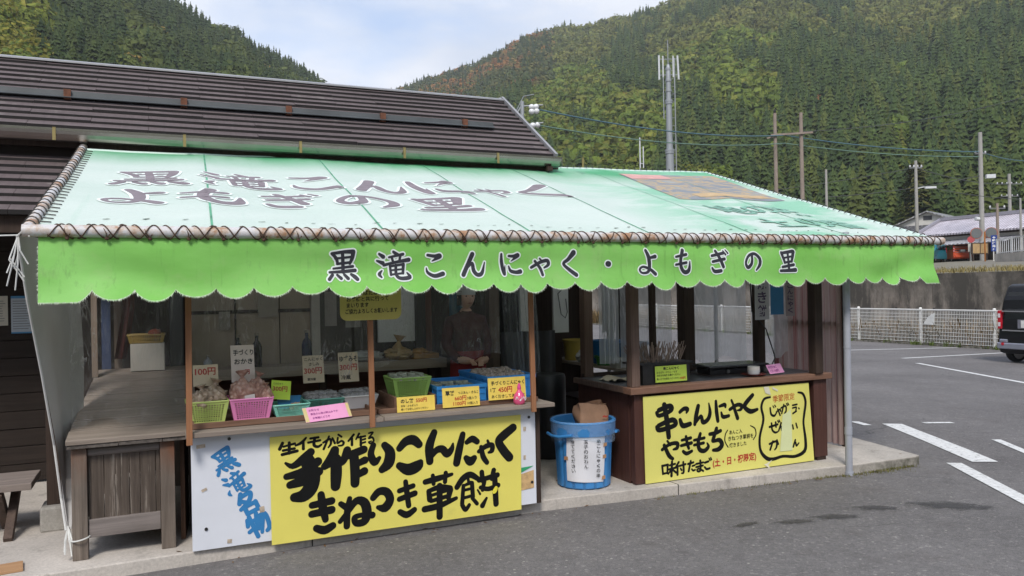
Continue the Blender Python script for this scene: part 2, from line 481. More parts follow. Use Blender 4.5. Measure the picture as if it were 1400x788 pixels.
RIGHT_STROKES = [[[35278,6444,338,36300,6702,383,36419,6353,340,35331,6017,296,35085,6269,274],[35212,5257,316,36529,5599,383,36776,5173,341,35330,4898,338,35059,5165,274],[35793,6826,402,36017,5558,424,36153,4294,382]],[[37251,6148,257,37646,6384,300,37970,6305,344,37872,6044,129],[37262,5537,278,37510,5056,386,38203,5135,344]],[[39026,6492,325,38810,5752,367,38661,5063,259],[38797,5213,173,39271,5660,260,39459,5157,325,39930,5334,326,40171,5858,305,40069,6629,87]],[[40773,6739,219,40821,5915,328,40937,5139,285],[41129,6307,197,41650,6399,286,41714,6196,154],[41293,5790,154,41462,5424,286,42039,5465,243]],[[42161,5962,243,42890,6282,288,43375,6178,311,43270,5886,245,42948,5833,111],[42345,6699,177,42529,6309,199],[42541,6220,266,42932,5192,311]],[[44523,6963,314,43801,6345,379,43694,6019,334,44277,5638,380,44991,5750,225]],[[35521,3359,233,36229,3713,255,36934,3720,299,36926,3368,277,36564,3277,128],[36018,3988,148,36291,3644,170],[35719,3678,275,36144,2841,318,36495,2560,234]],[[37392,3921,193,38242,4024,237],[37317,3501,214,38298,3620,258],[37788,4173,215,37904,3594,258,38039,3215,215],[37500,3023,236,37821,2829,279,38321,2972,215]],[[39171,4261,260,38955,3578,303,39075,3026,325,39536,2872,326,39944,3157,261,39818,3474,87],[38565,3810,194,39561,3900,217],[38556,3423,194,39485,3506,217]],[[40103,4154,261,40643,4181,306,41189,4328,263],[40787,4551,284,40500,3867,306,40384,3550,218,41035,3597,329,41297,3189,373,40949,2861,350,40407,2839,218]],[[35492,2116,148,35553,1475,148],[35491,2095,148,36026,2143,148],[36000,2124,159,35959,1482,127],[35540,1477,127,35960,1514,127],[36190,2072,127,36704,2134,138],[36119,1762,138,36786,1837,139],[36413,2335,170,36336,1228,191],[36348,1758,128,36047,1420,106],[36399,1752,128,36777,1444,139]],[[37054,2235,149,36762,1872,128],[36931,1960,149,36915,1269,171],[37085,1922,128,37697,2006,139],[37480,2190,150,37500,1417,161,37304,1332,86],[37209,1716,107,37310,1577,128]],[[37931,1992,150,38457,2064,140],[38198,2200,151,37983,1417,161],[38345,1786,118,38583,1825,119],[38287,1545,108,38415,1423,129,38600,1456,119]],[[38717,1907,130,39407,1963,130],[38711,1660,130,39375,1718,130],[39119,2135,162,39128,1398,152,38900,1294,130,38784,1436,108,38998,1499,108,39391,1282,141]],[[39580,1923,152,39916,1985,141],[39544,1569,130,39740,1385,152,40036,1429,142],[39988,2228,87,40078,2055,98],[40151,2265,87,40227,2094,98]],[[46383,6659,136,45729,6538,181,45424,5884,203,45614,4855,203,45189,3429,202,45261,2297,225,45891,1613,294,46614,1480,250,47644,1601,206,48981,1463,230,50018,1819,301,50149,2733,255,49958,4141,185,50055,4944,209,50235,5973,209,49949,6689,185,49424,6842,115]],[[46360,5755,136,46448,5238,159,46780,5074,159,47034,5304,91],[46655,5902,68,46753,5758,80],[46846,5955,68,46945,5811,80]],[[47006,5363,102,47379,5561,114,47478,5405,114],[47160,5612,102,47410,5068,125]],[[47529,5663,114,48020,5796,126,48069,5392,126,47885,5178,92],[47831,5925,114,47590,5202,114],[48114,5995,69,48229,5826,80],[48264,6030,69,48378,5860,80]],[[48795,5794,115,49277,5838,115],[48789,5564,104,49165,5616,104],[48807,5103,115,49201,5267,115],[49210,5589,104,49110,5228,115],[49464,5511,104,49508,5450,104]],[[46247,4179,159,47126,4329,148],[46472,4465,147,46531,3927,147,46816,3674,148,47110,3704,102],[46911,4518,148,46945,4117,125],[47134,4635,80,47219,4492,91],[47282,4668,80,47366,4525,91]],[[47496,4411,126,47230,3785,125],[47293,3973,91,47489,4126,114,47553,3778,126,47780,3986,91]],[[48751,4130,115,48818,3803,127],[49129,4236,115,49255,3856,127]],[[46211,2767,147,46943,2924,159,46961,2467,159,46750,2238,91],[46579,2958,147,46271,2286,159],[47019,3030,114,47157,2676,137]],[[49017,2841,138,48778,2289,138],[48829,2514,104,49042,2631,127,49125,2347,138,49401,2550,92]],[[41900,4309,55,41659,3978,66,41604,3434,66,41907,2931,55]],[[44247,4467,45,44695,4203,67,44796,3690,67,44501,3291,45]]]
# ================================================================== the setting
SLOPE0, SLOPE, FLATX = 7.0, 0.025, 22.3
WALLX, WALLTOP = 23.1, 1.87
def lot_z(x):
    return 0.0 if x < SLOPE0 else -SLOPE * (min(x, FLATX) - SLOPE0)
def terr_z(x, y=0):
    return WALLTOP + 0.037 * (x - WALLX)

def asphalt_mat(name, k=1.0):
    m, t, b = new_mat(name)
    v = tex_vec(t)
    big = noise_fac(t, v, 0.55, 5, 0.6)
    col = ramp(t, big, [(0.3, (0.136 * k, 0.128 * k, 0.128 * k)), (0.7, (0.200 * k, 0.189 * k, 0.188 * k))])
    fine = noise_fac(t, v, 150.0, 3, 0.7)
    col = mixc(t, 0.62, col, ramp(t, fine, [(0.32, (0.30, 0.30, 0.30)), (0.6, (1.25, 1.25, 1.23))]), 'MULTIPLY')
    vo = N(t, 'ShaderNodeTexVoronoi')
    vo.inputs['Scale'].default_value = 62.0
    t.links.new(v, vo.inputs['Vector'])
    sc_ = N(t, 'ShaderNodeSeparateColor')
    t.links.new(vo.outputs['Color'], sc_.inputs[0])
    stone = ramp(t, sc_.outputs[0], [(0.0, (0.50, 0.50, 0.50)), (0.45, (0.88, 0.88, 0.88)), (0.92, (1.15, 1.15, 1.13)), (0.98, (2.2, 2.15, 2.05))])
    col = mixc(t, 0.36, col, stone, 'MULTIPLY')
    vo2 = N(t, 'ShaderNodeTexVoronoi')
    vo2.inputs['Scale'].default_value = 21.0
    t.links.new(v, vo2.inputs['Vector'])
    sc2 = N(t, 'ShaderNodeSeparateColor')
    t.links.new(vo2.outputs['Color'], sc2.inputs[0])
    both = mixc(t, 1.0, ramp(t, sc2.outputs[1], [(0.90, 0.0), (0.93, 0.8)]), ramp(t, vo2.outputs['Distance'], [(0.12, 1.0), (0.22, 0.0)]), 'MULTIPLY')
    col = mixc(t, both, col, (0.40, 0.38, 0.35))
    mot = noise_fac(t, v, 9.0, 6, 0.75)
    col = mixc(t, 0.6, col, ramp(t, mot, [(0.3, (0.72, 0.72, 0.72)), (0.7, (1.22, 1.22, 1.22))]), 'MULTIPLY')
    crk = N(t, 'ShaderNodeTexVoronoi', feature='DISTANCE_TO_EDGE')
    crk.inputs['Scale'].default_value = 0.42
    wv_ = N(t, 'ShaderNodeVectorMath', operation='MULTIPLY_ADD')
    nz_ = N(t, 'ShaderNodeTexNoise'); nz_.inputs['Scale'].default_value = 1.7; nz_.inputs['Detail'].default_value = 6
    t.links.new(v, nz_.inputs['Vector'])
    t.links.new(nz_.outputs['Color'], wv_.inputs[0]); wv_.inputs[1].default_value = (0.9, 0.9, 0.0); t.links.new(v, wv_.inputs[2])
    t.links.new(wv_.outputs[0], crk.inputs['Vector'])
    ck = mixc(t, 1.0, ramp(t, crk.outputs['Distance'], [(0.0, 1.0), (0.006, 0.0)]), ramp(t, noise_fac(t, v, 0.8, 3), [(0.5, 0.0), (0.58, 0.6)]), 'MULTIPLY')
    col = mixc(t, ck, col, (0.05, 0.048, 0.046))
    mid = noise_fac(t, v, 2.3, 6, 0.7)
    col = mixc(t, ramp(t, mid, [(0.55, 0.0), (0.78, 0.5)]), col, (0.10, 0.085, 0.08))
    t.links.new(col, b.inputs['Base Color'])
    b.inputs['Roughness'].default_value = 0.85
    b.inputs['Specular IOR Level'].default_value = 0.35
    bump(t, b, fine, 0.7, 0.006)
    return m
M_ASPHALT = asphalt_mat("asphalt")
mb = MB()
xs = [-120, -20, -4, 0, 4, SLOPE0, 12, 17, FLATX, WALLX + 0.4]
ys = [-120, -40, -10, 0, 10, 25, 60, 130]
vs = [(x, y, lot_z(x)) for y in ys for x in xs]
nx = len(xs)
mb.add(vs, [(j * nx + i, j * nx + i + 1, (j + 1) * nx + i + 1, (j + 1) * nx + i) for j in range(len(ys) - 1) for i in range(nx - 1)])
struct("parking_lot", mb, M_ASPHALT)

# terrace above the retaining wall, running on to the foot of the hills
def terrace_mat():
    m, t, b = new_mat("terrace_dirt")
    v = tex_vec(t)
    f = noise_fac(t, v, 0.35, 6, 0.65)
    col = ramp(t, f, [(0.3, (0.13, 0.125, 0.115)), (0.5, (0.2, 0.18, 0.14)), (0.7, (0.14, 0.12, 0.06))])
    t.links.new(col, b.inputs['Base Color'])
    b.inputs['Roughness'].default_value = 0.9
    return m
mb = MB()
xs = [WALLX + 0.3, 30, 45, 60, 90, 200, 700]
ys = [-120, -40, 0, 30, 60, 130, 700]
nx = len(xs)
vs = [(x, y, min(terr_z(x), 5.0)) for y in ys for x in xs]
mb.add(vs, [(j * nx + i, j * nx + i + 1, (j + 1) * nx + i + 1, (j + 1) * nx + i) for j in range(len(ys) - 1) for i in range(nx - 1)])
struct("terrace_ground", mb, terrace_mat())

# painted bay lines and hatching, worn
def paint_mat():
    m, t, b = new_mat("road_paint")
    v = tex_vec(t)
    f = noise_fac(t, v, 22.0, 6, 0.75)
    t.links.new(ramp(t, f, [(0.34, (0.16, 0.155, 0.15)), (0.42, (0.58, 0.58, 0.57)), (0.65, (0.76, 0.76, 0.75))]), b.inputs['Base Color'])
    b.inputs['Roughness'].default_value = 0.75
    return m
M_PAINT = paint_mat()
def marking(a, b_, wd, tri=None):
    a, b_ = Vector(a), Vector(b_)
    d = (b_ - a).normalized()
    n = Vector((-d.y, d.x)) * wd / 2
    mbx = MB()
    K = 10
    vs = []
    for k in range(K + 1):
        p = a + (b_ - a) * k / K
        for q in (p + n, p - n):
            vs.append((q.x, q.y, lot_z(q.x) + 0.006))
    mbx.add(vs, [(2 * k, 2 * k + 1, 2 * k + 3, 2 * k + 2) for k in range(K)])
    return struct("road_marking", mbx, M_PAINT)
marking((16.4, 13.62), (21.4, 14.07), 0.12)
marking((15.45, 12.45), (13.0, 7.8), 0.12)
marking((16.9, 16.42), (21.6, 16.05), 0.12)
marking((7.62, 6.49), (6.63, 4.68), 0.22)
marking((6.36, 4.78), (5.5, 3.4), 0.125)
marking((7.35, 6.78), (7.28, 6.52), 0.1)
marking((8.02, 6.40), (8.35, 6.28), 0.09)
marking((7.75, 5.35), (7.3, 4.7), 0.09)
# damp patches left on the asphalt
def damp_mat():
    m = bpy.data.materials.new("damp_asphalt")
    m.use_nodes = True
    t = m.node_tree
    b = t.nodes['Principled BSDF']
    b.inputs['Base Color'].default_value = (0.06, 0.056, 0.055, 1)
    b.inputs['Roughness'].default_value = 0.65
    tc = N(t, 'ShaderNodeTexCoord')
    ln = N(t, 'ShaderNodeVectorMath', operation='LENGTH')
    t.links.new(tc.outputs['Object'], ln.inputs[0])
    v = tex_vec(t)
    f = noise_fac(t, tex_vec(t, (3.5, 3.5, 3.5)), 1.0, 7, 0.8)
    ad = N(t, 'ShaderNodeMath', operation='MULTIPLY_ADD')
    t.links.new(f, ad.inputs[0])
    ad.inputs[1].default_value = 1.0
    ng = N(t, 'ShaderNodeMath', operation='MULTIPLY'); ng.inputs[1].default_value = -0.42
    t.links.new(ln.outputs['Value'], ng.inputs[0])
    t.links.new(ng.outputs[0], ad.inputs[2])
    a = ramp(t, ad.outputs[0], [(0.26, 0.0), (0.42, 0.72)])
    t.links.new(a, b.inputs['Alpha'])
    return m
M_DAMP = damp_mat()
DAMP = ((5.12, 3.89, 0.36, 0.15, -0.62), (4.62, 4.09, 0.20, 0.09, -0.45), (4.20, 4.06, 0.22, 0.09, -0.3), (3.88, 4.10, 0.18, 0.07, -0.2), (3.55, 4.2, 0.14, 0.05, 0.1))
for (x, y, rx, ry, rz) in DAMP:
    mbx = MB()
    K = 28
    mbx.add([(0, 0, 0)] + [(math.cos(2 * math.pi * k / K), math.sin(2 * math.pi * k / K), 0) for k in range(K)],
            [(0, 1 + k, 1 + (k + 1) % K) for k in range(K)])
    o = struct("damp_stain", mbx, M_DAMP)
    o.location = (x, y, 0.005)
    o.scale = (rx * 1.5, ry * 1.5, 1)
    o.rotation_euler = (0, 0, rz)

# concrete platform the shop stands on
def concrete_mat(name, c=(0.36, 0.34, 0.31), moss=0.0):
    m, t, b = new_mat(name)
    v = tex_vec(t)
    f = noise_fac(t, v, 1.3, 7, 0.65)
    col = ramp(t, f, [(0.3, tuple(q * 0.72 for q in c)), (0.7, tuple(q * 1.15 for q in c))])
    g = noise_fac(t, v, 60, 4, 0.7)
    col = mixc(t, 0.5, col, ramp(t, g, [(0.3, (0.6, 0.6, 0.6)), (0.65, (1.15, 1.15, 1.15))]), 'MULTIPLY')
    st = noise_fac(t, tex_vec(t, (2.5, 2.5, 0.5)), 2.2, 5, 0.7)
    col = mixc(t, ramp(t, st, [(0.55, 0.0), (0.75, 0.55)]), col, (0.11, 0.10, 0.085))
    if moss:
        tc = N(t, 'ShaderNodeTexCoord')
        sx = N(t, 'ShaderNodeSeparateXYZ')
        t.links.new(tc.outputs['Object'], sx.inputs[0])
        mr = N(t, 'ShaderNodeMapRange')
        mr.inputs['From Min'].default_value = 4.6
        mr.inputs['From Max'].default_value = 6.0
        t.links.new(sx.outputs['X'], mr.inputs['Value'])
        mz = N(t, 'ShaderNodeMapRange')
        mz.inputs['From Min'].default_value = 0.085
        mz.inputs['From Max'].default_value = 0.06
        t.links.new(sx.outputs['Z'], mz.inputs['Value'])
        q = mixc(t, 1.0, mr.outputs[0], mz.outputs[0], 'MULTIPLY')
        q = mixc(t, 1.0, q, ramp(t, noise_fac(t, v, 9, 5, 0.7), [(0.3, 0.35), (0.6, 1.0)]), 'MULTIPLY')
        col = mixc(t, q, col, (0.05, 0.052, 0.03))
    t.links.new(col, b.inputs['Base Color'])
    b.inputs['Roughness'].default_value = 0.88
    bump(t, b, g, 0.35, 0.004)
    return m
M_CONC = concrete_mat("platform_concrete", (0.52, 0.475, 0.43), 1.0)
front = [(-4.5, 5.02), (-0.45, 5.055), (0.16, 5.085), (1.0, 5.115), (2.5, 5.135), (2.9, 5.10), (3.34, 5.065), (4.1, 5.005), (4.8, 4.955), (5.25, 4.91), (6.0, 4.885), (6.08, 4.90), (6.24, 5.75), (6.6, 9.3), (-4.5, 9.3)]
mb = MB()
mb.prism(front, 'z', -0.25, 0.08)
struct("concrete_platform", mb, M_CONC, bevel=0.008)

# moss and small weeds along the foot of the kerb
def leaf_mat(name, c, var=0.4):
    m, t, b = new_mat(name)
    v = tex_vec(t)
    f = noise_fac(t, v, 9.0, 3)
    t.links.new(ramp(t, f, [(0.3, tuple(q * (1 - var) for q in c)), (0.7, tuple(q * (1 + var) for q in c))]), b.inputs['Base Color'])
    b.inputs['Roughness'].default_value = 0.8
    b.inputs['Specular IOR Level'].default_value = 0.2
    return m
mb = MB()
def tuft(mbx, x, y, z, n, h, spread):
    for _ in range(n):
        a = random.uniform(0, 6.28)
        l = h * random.uniform(0.5, 1.1)
        ox, oy = random.gauss(0, spread), random.gauss(0, spread)
        lean = random.uniform(0.1, 0.9) * l
        wv = min(l * 0.12, 0.016)
        p = Vector((x + ox, y + oy, z))
        q = p + Vector((math.cos(a) * lean, math.sin(a) * lean, l))
        s_ = Vector((-math.sin(a), math.cos(a), 0)) * wv
        mbx.add([p - s_, p + s_, q + s_ * 0.3, q - s_ * 0.3], [(0, 1, 2, 3)])
for _ in range(420):
    x = random.uniform(3.4, 6.0)
    wgt = 0.25 if x < 4.9 else 1.0
    if random.random() > wgt: continue
    yk = np.interp(x, [3.34, 4.1, 4.8, 5.25, 6.0], [5.065, 5.005, 4.955, 4.91, 4.885])
    tuft(mb, x, yk - abs(random.gauss(0.01, 0.045 if 5.15 < x < 5.8 else 0.015)), 0.0, 6, 0.018, 0.02)
mb.keep = True
tag(obj("moss", mb, leaf_mat("moss_green", (0.13, 0.125, 0.03))), "low yellow green moss growing along the foot of the concrete kerb", "moss", kind='stuff')

# ------------------------------------------------------------------ hills and forest
LEFT_RIDGE = [(112, 0.40), (100.8, 0.385), (98.6, 0.378), (94.7, 0.358), (90.3, 0.331), (88.9, 0.321), (87.8, 0.313), (86.3, 0.301), (85.1, 0.298), (83.7, 0.281), (82.3, 0.270), (81.5, 0.264), (79.5, 0.246), (77.7, 0.226), (75.2, 0.200), (70, 0.12), (64, 0.03)]
RIGHT_RIDGE = [(92, 0.06), (86, 0.13), (81.3, 0.175), (77.2, 0.216), (74.1, 0.243), (71.6, 0.259), (68.2, 0.276), (65.8, 0.298), (64.6, 0.311), (62.8, 0.317), (60.2, 0.319), (59.1, 0.321), (58.4, 0.326), (55.8, 0.328), (55.0, 0.334), (54.2, 0.343), (50.0, 0.357), (45.2, 0.345), (40.8, 0.316), (38.4, 0.302), (36.6, 0.303), (32.7, 0.308), (29.1, 0.32), (22, 0.34), (14, 0.36)]
def interp(tab, az):
    a = sorted(tab)
    return float(np.interp(az, [q[0] for q in a], [q[1] for q in a]))
def right_D(az): return float(np.interp(az, [14, 33, 50, 74, 92], [400, 430, 500, 640, 700]))
def left_D(az): return float(np.interp(az, [64, 80, 92, 112], [430, 390, 300, 250]))
def hill_z(ridge, Df, r0, az, r):
    D = Df(az)
    zr = interp(ridge, az) * D + 1.6
    z0 = 3.2
    t = (r - r0) / (D - r0)
    if t <= 0: return z0 - 3.0 * min(1, -t * 8)
    if t <= 1:
        s = t * (0.90 + 0.10 * t)
        gul = mnoise.noise(Vector((az * 0.16, t * 1.7, 3.3))) * 0.10 + mnoise.noise(Vector((az * 0.5, t * 4.0, 7.7))) * 0.035
        return z0 + (zr - z0) * (s + (gul - 0.03) * 3.2 * t * (1 - t) * (1 - 0.8 * t))
    return zr - (zr - z0) * 0.7 * (t - 1)
def build_hill(name, ridge, Df, r0, az0, az1, mat_):
    mbx = MB()
    NA, NR = 90, 44
    vs = []
    for j in range(NR + 1):
        for i in range(NA + 1):
            az = az0 + (az1 - az0) * i / NA
            r = r0 * 0.9 + (Df(az) * 1.5 - r0 * 0.9) * j / NR
            z = hill_z(ridge, Df, r0, az, r)
            if i in (0, NA): z = -3
            vs.append((r * math.cos(R(az)), r * math.sin(R(az)), z))
    mbx.add(vs, [(j * (NA + 1) + i, j * (NA + 1) + i + 1, (j + 1) * (NA + 1) + i + 1, (j + 1) * (NA + 1) + i) for j in range(NR) for i in range(NA)])
    return struct(name, mbx, mat_, smooth=True)
M_HILL = plain("forest_floor", (0.050, 0.058, 0.022), 0.95, 0.4, 0.05)
build_hill("hillside", RIGHT_RIDGE, right_D, 125, 14, 92, M_HILL)
build_hill("hillside", LEFT_RIDGE, left_D, 75, 64, 112, M_HILL)

# the valley's other side, unseen behind the camera, added to darken reflections
mbx = MB()
NA, NR = 60, 10
vs = []
for j in range(NR + 1):
    for i in range(NA + 1):
        az = 118 + (372 - 118) * i / NA
        r = 130 + 320 * j / NR
        z = -2 + (0.30 + 0.07 * mnoise.noise(Vector((az * .05, 0, 9)))) * 450 * (j / NR) ** 1.1 if i not in (0, NA) else -3
        vs.append((r * math.cos(R(az)), r * math.sin(R(az)), z))
mbx.add(vs, [(j * (NA + 1) + i, j * (NA + 1) + i + 1, (j + 1) * (NA + 1) + i + 1, (j + 1) * (NA + 1) + i) for j in range(NR) for i in range(NA)])
struct("hillside", mbx, plain("far_wooded_slope", (0.055, 0.075, 0.028), 0.95, 0.5, 0.08), smooth=True)
# tree shapes (unit height), as arrays of triangles
def conifer_shape(seed, tiers=13, blades=8):
    rr = random.Random(seed)
    V, F = [], []
    for k in range(tiers):
        f = k / (tiers - 1)
        zt = 1.0 - (1 - f) * 0.80
        z0_ = 0.14 + 0.80 * f + rr.uniform(-.02, .02)
        rad = (0.155 * (1 - f) ** 0.75 + 0.016)
        for b in range(blades):
            a = 2 * math.pi * (b + rr.random() * 0.9) / blades
            L_ = rad * rr.uniform(0.55, 1.3)
            dz = rr.uniform(-0.01, 0.07) * (1 - 0.6 * f)
            wv = rad * rr.uniform(0.22, 0.46)
            ca, sa = math.cos(a), math.sin(a)
            base = len(V)
            V += [(ca * L_, sa * L_, z0_ - dz), (ca * L_ * 0.45 - sa * wv, sa * L_ * 0.45 + ca * wv, z0_ + dz * 0.2),
                  (0, 0, z0_ + 0.13 * (1 - 0.45 * f)), (ca * L_ * 0.45 + sa * wv, sa * L_ * 0.45 - ca * wv, z0_ + dz * 0.2)]
            F += [(base, base + 1, base + 2), (base, base + 2, base + 3)]
    return np.array(V), np.array(F)
def broad_shape(seed, n=84, sz=0.75):
    rr = random.Random(seed)
    V, F = [], []
    lobes = [(rr.uniform(-.16, .16), rr.uniform(-.16, .16), rr.uniform(0.45, 0.8), rr.uniform(0.14, 0.24)) for _ in range(6)]
    for k in range(n):
        lx, ly, lz, lr = lobes[k % 6]
        d = Vector((rr.gauss(0, 1), rr.gauss(0, 1), rr.gauss(0.25, 0.9))).normalized()
        c = Vector((lx, ly, lz)) + d * lr * rr.uniform(0.75, 1.1)
        t1 = d.orthogonal().normalized()
        t1 = (t1 + d * rr.uniform(-.7, .7)).normalized()
        t2 = d.cross(t1).normalized()
        s_ = rr.uniform(0.06, 0.12) * sz
        base = len(V)
        for q in ((1, 0.2), (0.1, 1), (-1, -0.1), (-0.2, -1)):
            V.append(tuple(c + t1 * s_ * q[0] * rr.uniform(.7, 1.3) + t2 * s_ * q[1] * rr.uniform(.7, 1.3)))
        F += [(base, base + 1, base + 2), (base, base + 2, base + 3)]
    return np.array(V), np.array(F)
CON = [conifer_shape(s) for s in range(6)]
BRO = [broad_shape(s + 50) for s in range(6)]
CON_NEAR = [conifer_shape(s + 20, 18, 13) for s in range(4)]
BRO_NEAR = [broad_shape(s + 80, 560, 0.30) for s in range(4)]
def crown_normals(shp):
    V, F = shp
    Nn = np.empty_like(V)
    Nn[:, 0], Nn[:, 1] = V[:, 0], V[:, 1]
    Nn[:, 2] = 0.16 + 0.25 * (V[:, 2] - 0.5)
    Nn /= np.linalg.norm(Nn, axis=1)[:, None]
    a, b_, c = V[F[:, 0]], V[F[:, 1]], V[F[:, 2]]
    g = np.cross(b_ - a, c - a)
    flip = np.einsum('ij,ij->i', g, Nn[F].mean(axis=1)) < 0
    F = F.copy()
    F[flip] = F[flip][:, ::-1]
    return V, F, Nn
CON, BRO, CON_NEAR, BRO_NEAR = ([crown_normals(q) for q in L_] for L_ in (CON, BRO, CON_NEAR, BRO_NEAR))
def forest_mat(name):
    m, t, b = new_mat(name)
    at = N(t, 'ShaderNodeAttribute', attribute_name='tint')
    v = tex_vec(t)
    f = noise_fac(t, v, 1.1, 4, 0.7)
    col = mixc(t, 1.0, at.outputs['Color'], ramp(t, f, [(0.3, (0.6, 0.6, 0.6)), (0.7, (1.35, 1.3, 1.2))]), 'MULTIPLY')
    t.links.new(col, b.inputs['Base Color'])
    b.inputs['Roughness'].default_value = 0.85
    b.inputs['Specular IOR Level'].default_value = 0.15
    tl = N(t, 'ShaderNodeBsdfTranslucent')
    t.links.new(col, tl.inputs['Color'])
    ms = N(t, 'ShaderNodeMixShader')
    ms.inputs['Fac'].default_value = 0.35
    t.links.new(b.outputs[0], ms.inputs[1]); t.links.new(tl.outputs[0], ms.inputs[2])
    t.links.new(ms.outputs[0], t.nodes['Material Output'].inputs['Surface'])
    return m
M_FOREST = forest_mat("forest_foliage")
def plant_forest(name, ridge, Df, r0, az0, az1, spacing, kind_of, label):
    Vs, Fs, Ts, Ns = [], [], [], []
    off = 0
    r = r0 * 0.98
    cnt = 0
    while True:
        Dmax = max(Df(az0), Df(az1))
        if r > Dmax * 1.06: break
        stp = spacing * (1.0 if r < 220 else 1.0 + (r - 220) / 900)
        nA = int(R(az1 - az0) * r / stp)
        for i in range(nA):
            az = az0 + (az1 - az0) * (i + random.random()) / nA
            rr_ = r + random.uniform(-1.1, 1.1) * stp
            D = Df(az)
            if rr_ > D * 1.03: continue
            z = hill_z(ridge, Df, r0, az, rr_)
            if z < 1: continue
            t = (rr_ - r0) / (D - r0)
            kind, h, col = kind_of(az, t)
            h *= 0.78
            near = rr_ < 170
            shp, fc, nv = ((CON_NEAR if kind == 'c' else BRO_NEAR) if near else (CON if kind == 'c' else BRO))[random.randrange(4 if near else 6)]
            a = random.uniform(0, 6.28)
            ca, sa = math.cos(a), math.sin(a)
            wd = h * random.uniform(0.85, 1.45)
            P = np.empty_like(shp)
            P[:, 0] = (shp[:, 0] * ca - shp[:, 1] * sa) * wd + rr_ * math.cos(R(az))
            P[:, 1] = (shp[:, 0] * sa + shp[:, 1] * ca) * wd + rr_ * math.sin(R(az))
            P[:, 2] = shp[:, 2] * h + z - 0.4
            Q = np.empty_like(nv)
            Q[:, 0] = nv[:, 0] * ca - nv[:, 1] * sa
            Q[:, 1] = nv[:, 0] * sa + nv[:, 1] * ca
            Q[:, 2] = nv[:, 2]
            Ns.append(Q)
            k = random.uniform(0.80, 1.22)
            Vs.append(P); Fs.append(fc + off); off += len(P)
            c = np.empty((len(P), 4), dtype=np.float32)
            c[:, 0], c[:, 1], c[:, 2], c[:, 3] = col[0] * k * 2.0, col[1] * k * 2.0, col[2] * k * 1.7, 1
            Ts.append(c)
            cnt += 1
        r += stp * 0.92
    V = np.concatenate(Vs).astype(np.float32); F = np.concatenate(Fs).astype(np.int32); T = np.concatenate(Ts)
    me = bpy.data.meshes.new(name)
    me.vertices.add(len(V)); me.vertices.foreach_set('co', V.ravel())
    me.loops.add(F.size); me.loops.foreach_set('vertex_index', F.ravel())
    me.polygons.add(len(F)); me.polygons.foreach_set('loop_start', np.arange(0, F.size, 3, dtype=np.int32))
    me.update(calc_edges=True)
    at = me.attributes.new('tint', 'FLOAT_COLOR', 'POINT')
    at.data.foreach_set('color', T.ravel())
    cn = me.attributes.new('custom_normal', 'FLOAT_VECTOR', 'POINT')
    cn.data.foreach_set('vector', np.concatenate(Ns).astype(np.float32).ravel())
    me.materials.append(M_FOREST)
    o = bpy.data.objects.new(name, me)
    COL.objects.link(o)
    print(name, cnt, 'trees', len(F), 'tris')
    return tag(o, label, "forest", kind='stuff')
def right_kind(az, t):
    q = mnoise.noise(Vector((az * 0.22, t * 4.0, 1.0))) + 0.35 * mnoise.noise(Vector((az * 0.9, t * 14.0, 2.0)))
    # autumn trees high on the far shoulder
    if 62.5 < az < 75.5 and t > 0.52:
        p = mnoise.noise(Vector((az * 0.35, t * 7.0, 5.0)))
        u = random.random()
        if p > -0.05 and u < (0.6 if az > 65.5 else 0.25):
            return 'b', random.uniform(9, 13), random.choice([(0.15, 0.080, 0.034), (0.17, 0.085, 0.034), (0.12, 0.078, 0.04), (0.14, 0.10, 0.045)])
        if u < 0.75: return 'b', random.uniform(9, 13), random.choice([(0.062, 0.07, 0.028), (0.075, 0.075, 0.03), (0.05, 0.065, 0.03)])
        return 'c', random.uniform(12, 16), (0.038, 0.056, 0.028)
    if random.random() < 0.012:
        return 'b', random.uniform(8, 12), random.choice([(0.14, 0.075, 0.04), (0.13, 0.09, 0.05), (0.17, 0.08, 0.04)])
    if t > 0.62 and q > -0.2:
        return ('b' if random.random() < 0.6 else 'c'), random.uniform(10, 15), random.choice([(0.085, 0.098, 0.03), (0.07, 0.085, 0.03), (0.10, 0.105, 0.035)])
    if az < 47 and q < 0.30 or q < -0.12:
        return 'c', random.uniform(13, 19), random.choice([(0.042, 0.066, 0.026), (0.052, 0.078, 0.03), (0.036, 0.057, 0.027), (0.066, 0.085, 0.03)])
    return ('b' if random.random() < 0.72 else 'c'), random.uniform(10, 15), random.choice([(0.075, 0.105, 0.024), (0.09, 0.115, 0.026), (0.058, 0.085, 0.022), (0.10, 0.11, 0.028)])
def left_kind(az, t):
    q = mnoise.noise(Vector((az * 0.3, t * 4.0, 11.0)))
    if az > 96.5 and t < 0.75:
        return 'b', random.uniform(10, 14), random.choice([(0.10, 0.12, 0.025), (0.13, 0.125, 0.03), (0.07, 0.095, 0.025)])
    if random.random() < 0.02:
        return 'b', random.uniform(8, 11), (0.15, 0.11, 0.035)
    if q > 0.12:
        return 'b', random.uniform(9, 13), random.choice([(0.05, 0.068, 0.024), (0.06, 0.075, 0.026)])
    return 'c', random.uniform(11, 16), random.choice([(0.030, 0.048, 0.022), (0.038, 0.055, 0.024), (0.045, 0.062, 0.026)])
plant_forest("forest", RIGHT_RIDGE, right_D, 125, 24, 82, 2.95, right_kind, "dense green mountain forest with orange autumn patches behind the stall and car park")
plant_forest("forest", LEFT_RIDGE, left_D, 75, 72, 106, 2.9, left_kind, "dark conifer forest on the steep slope above the long brown roof")
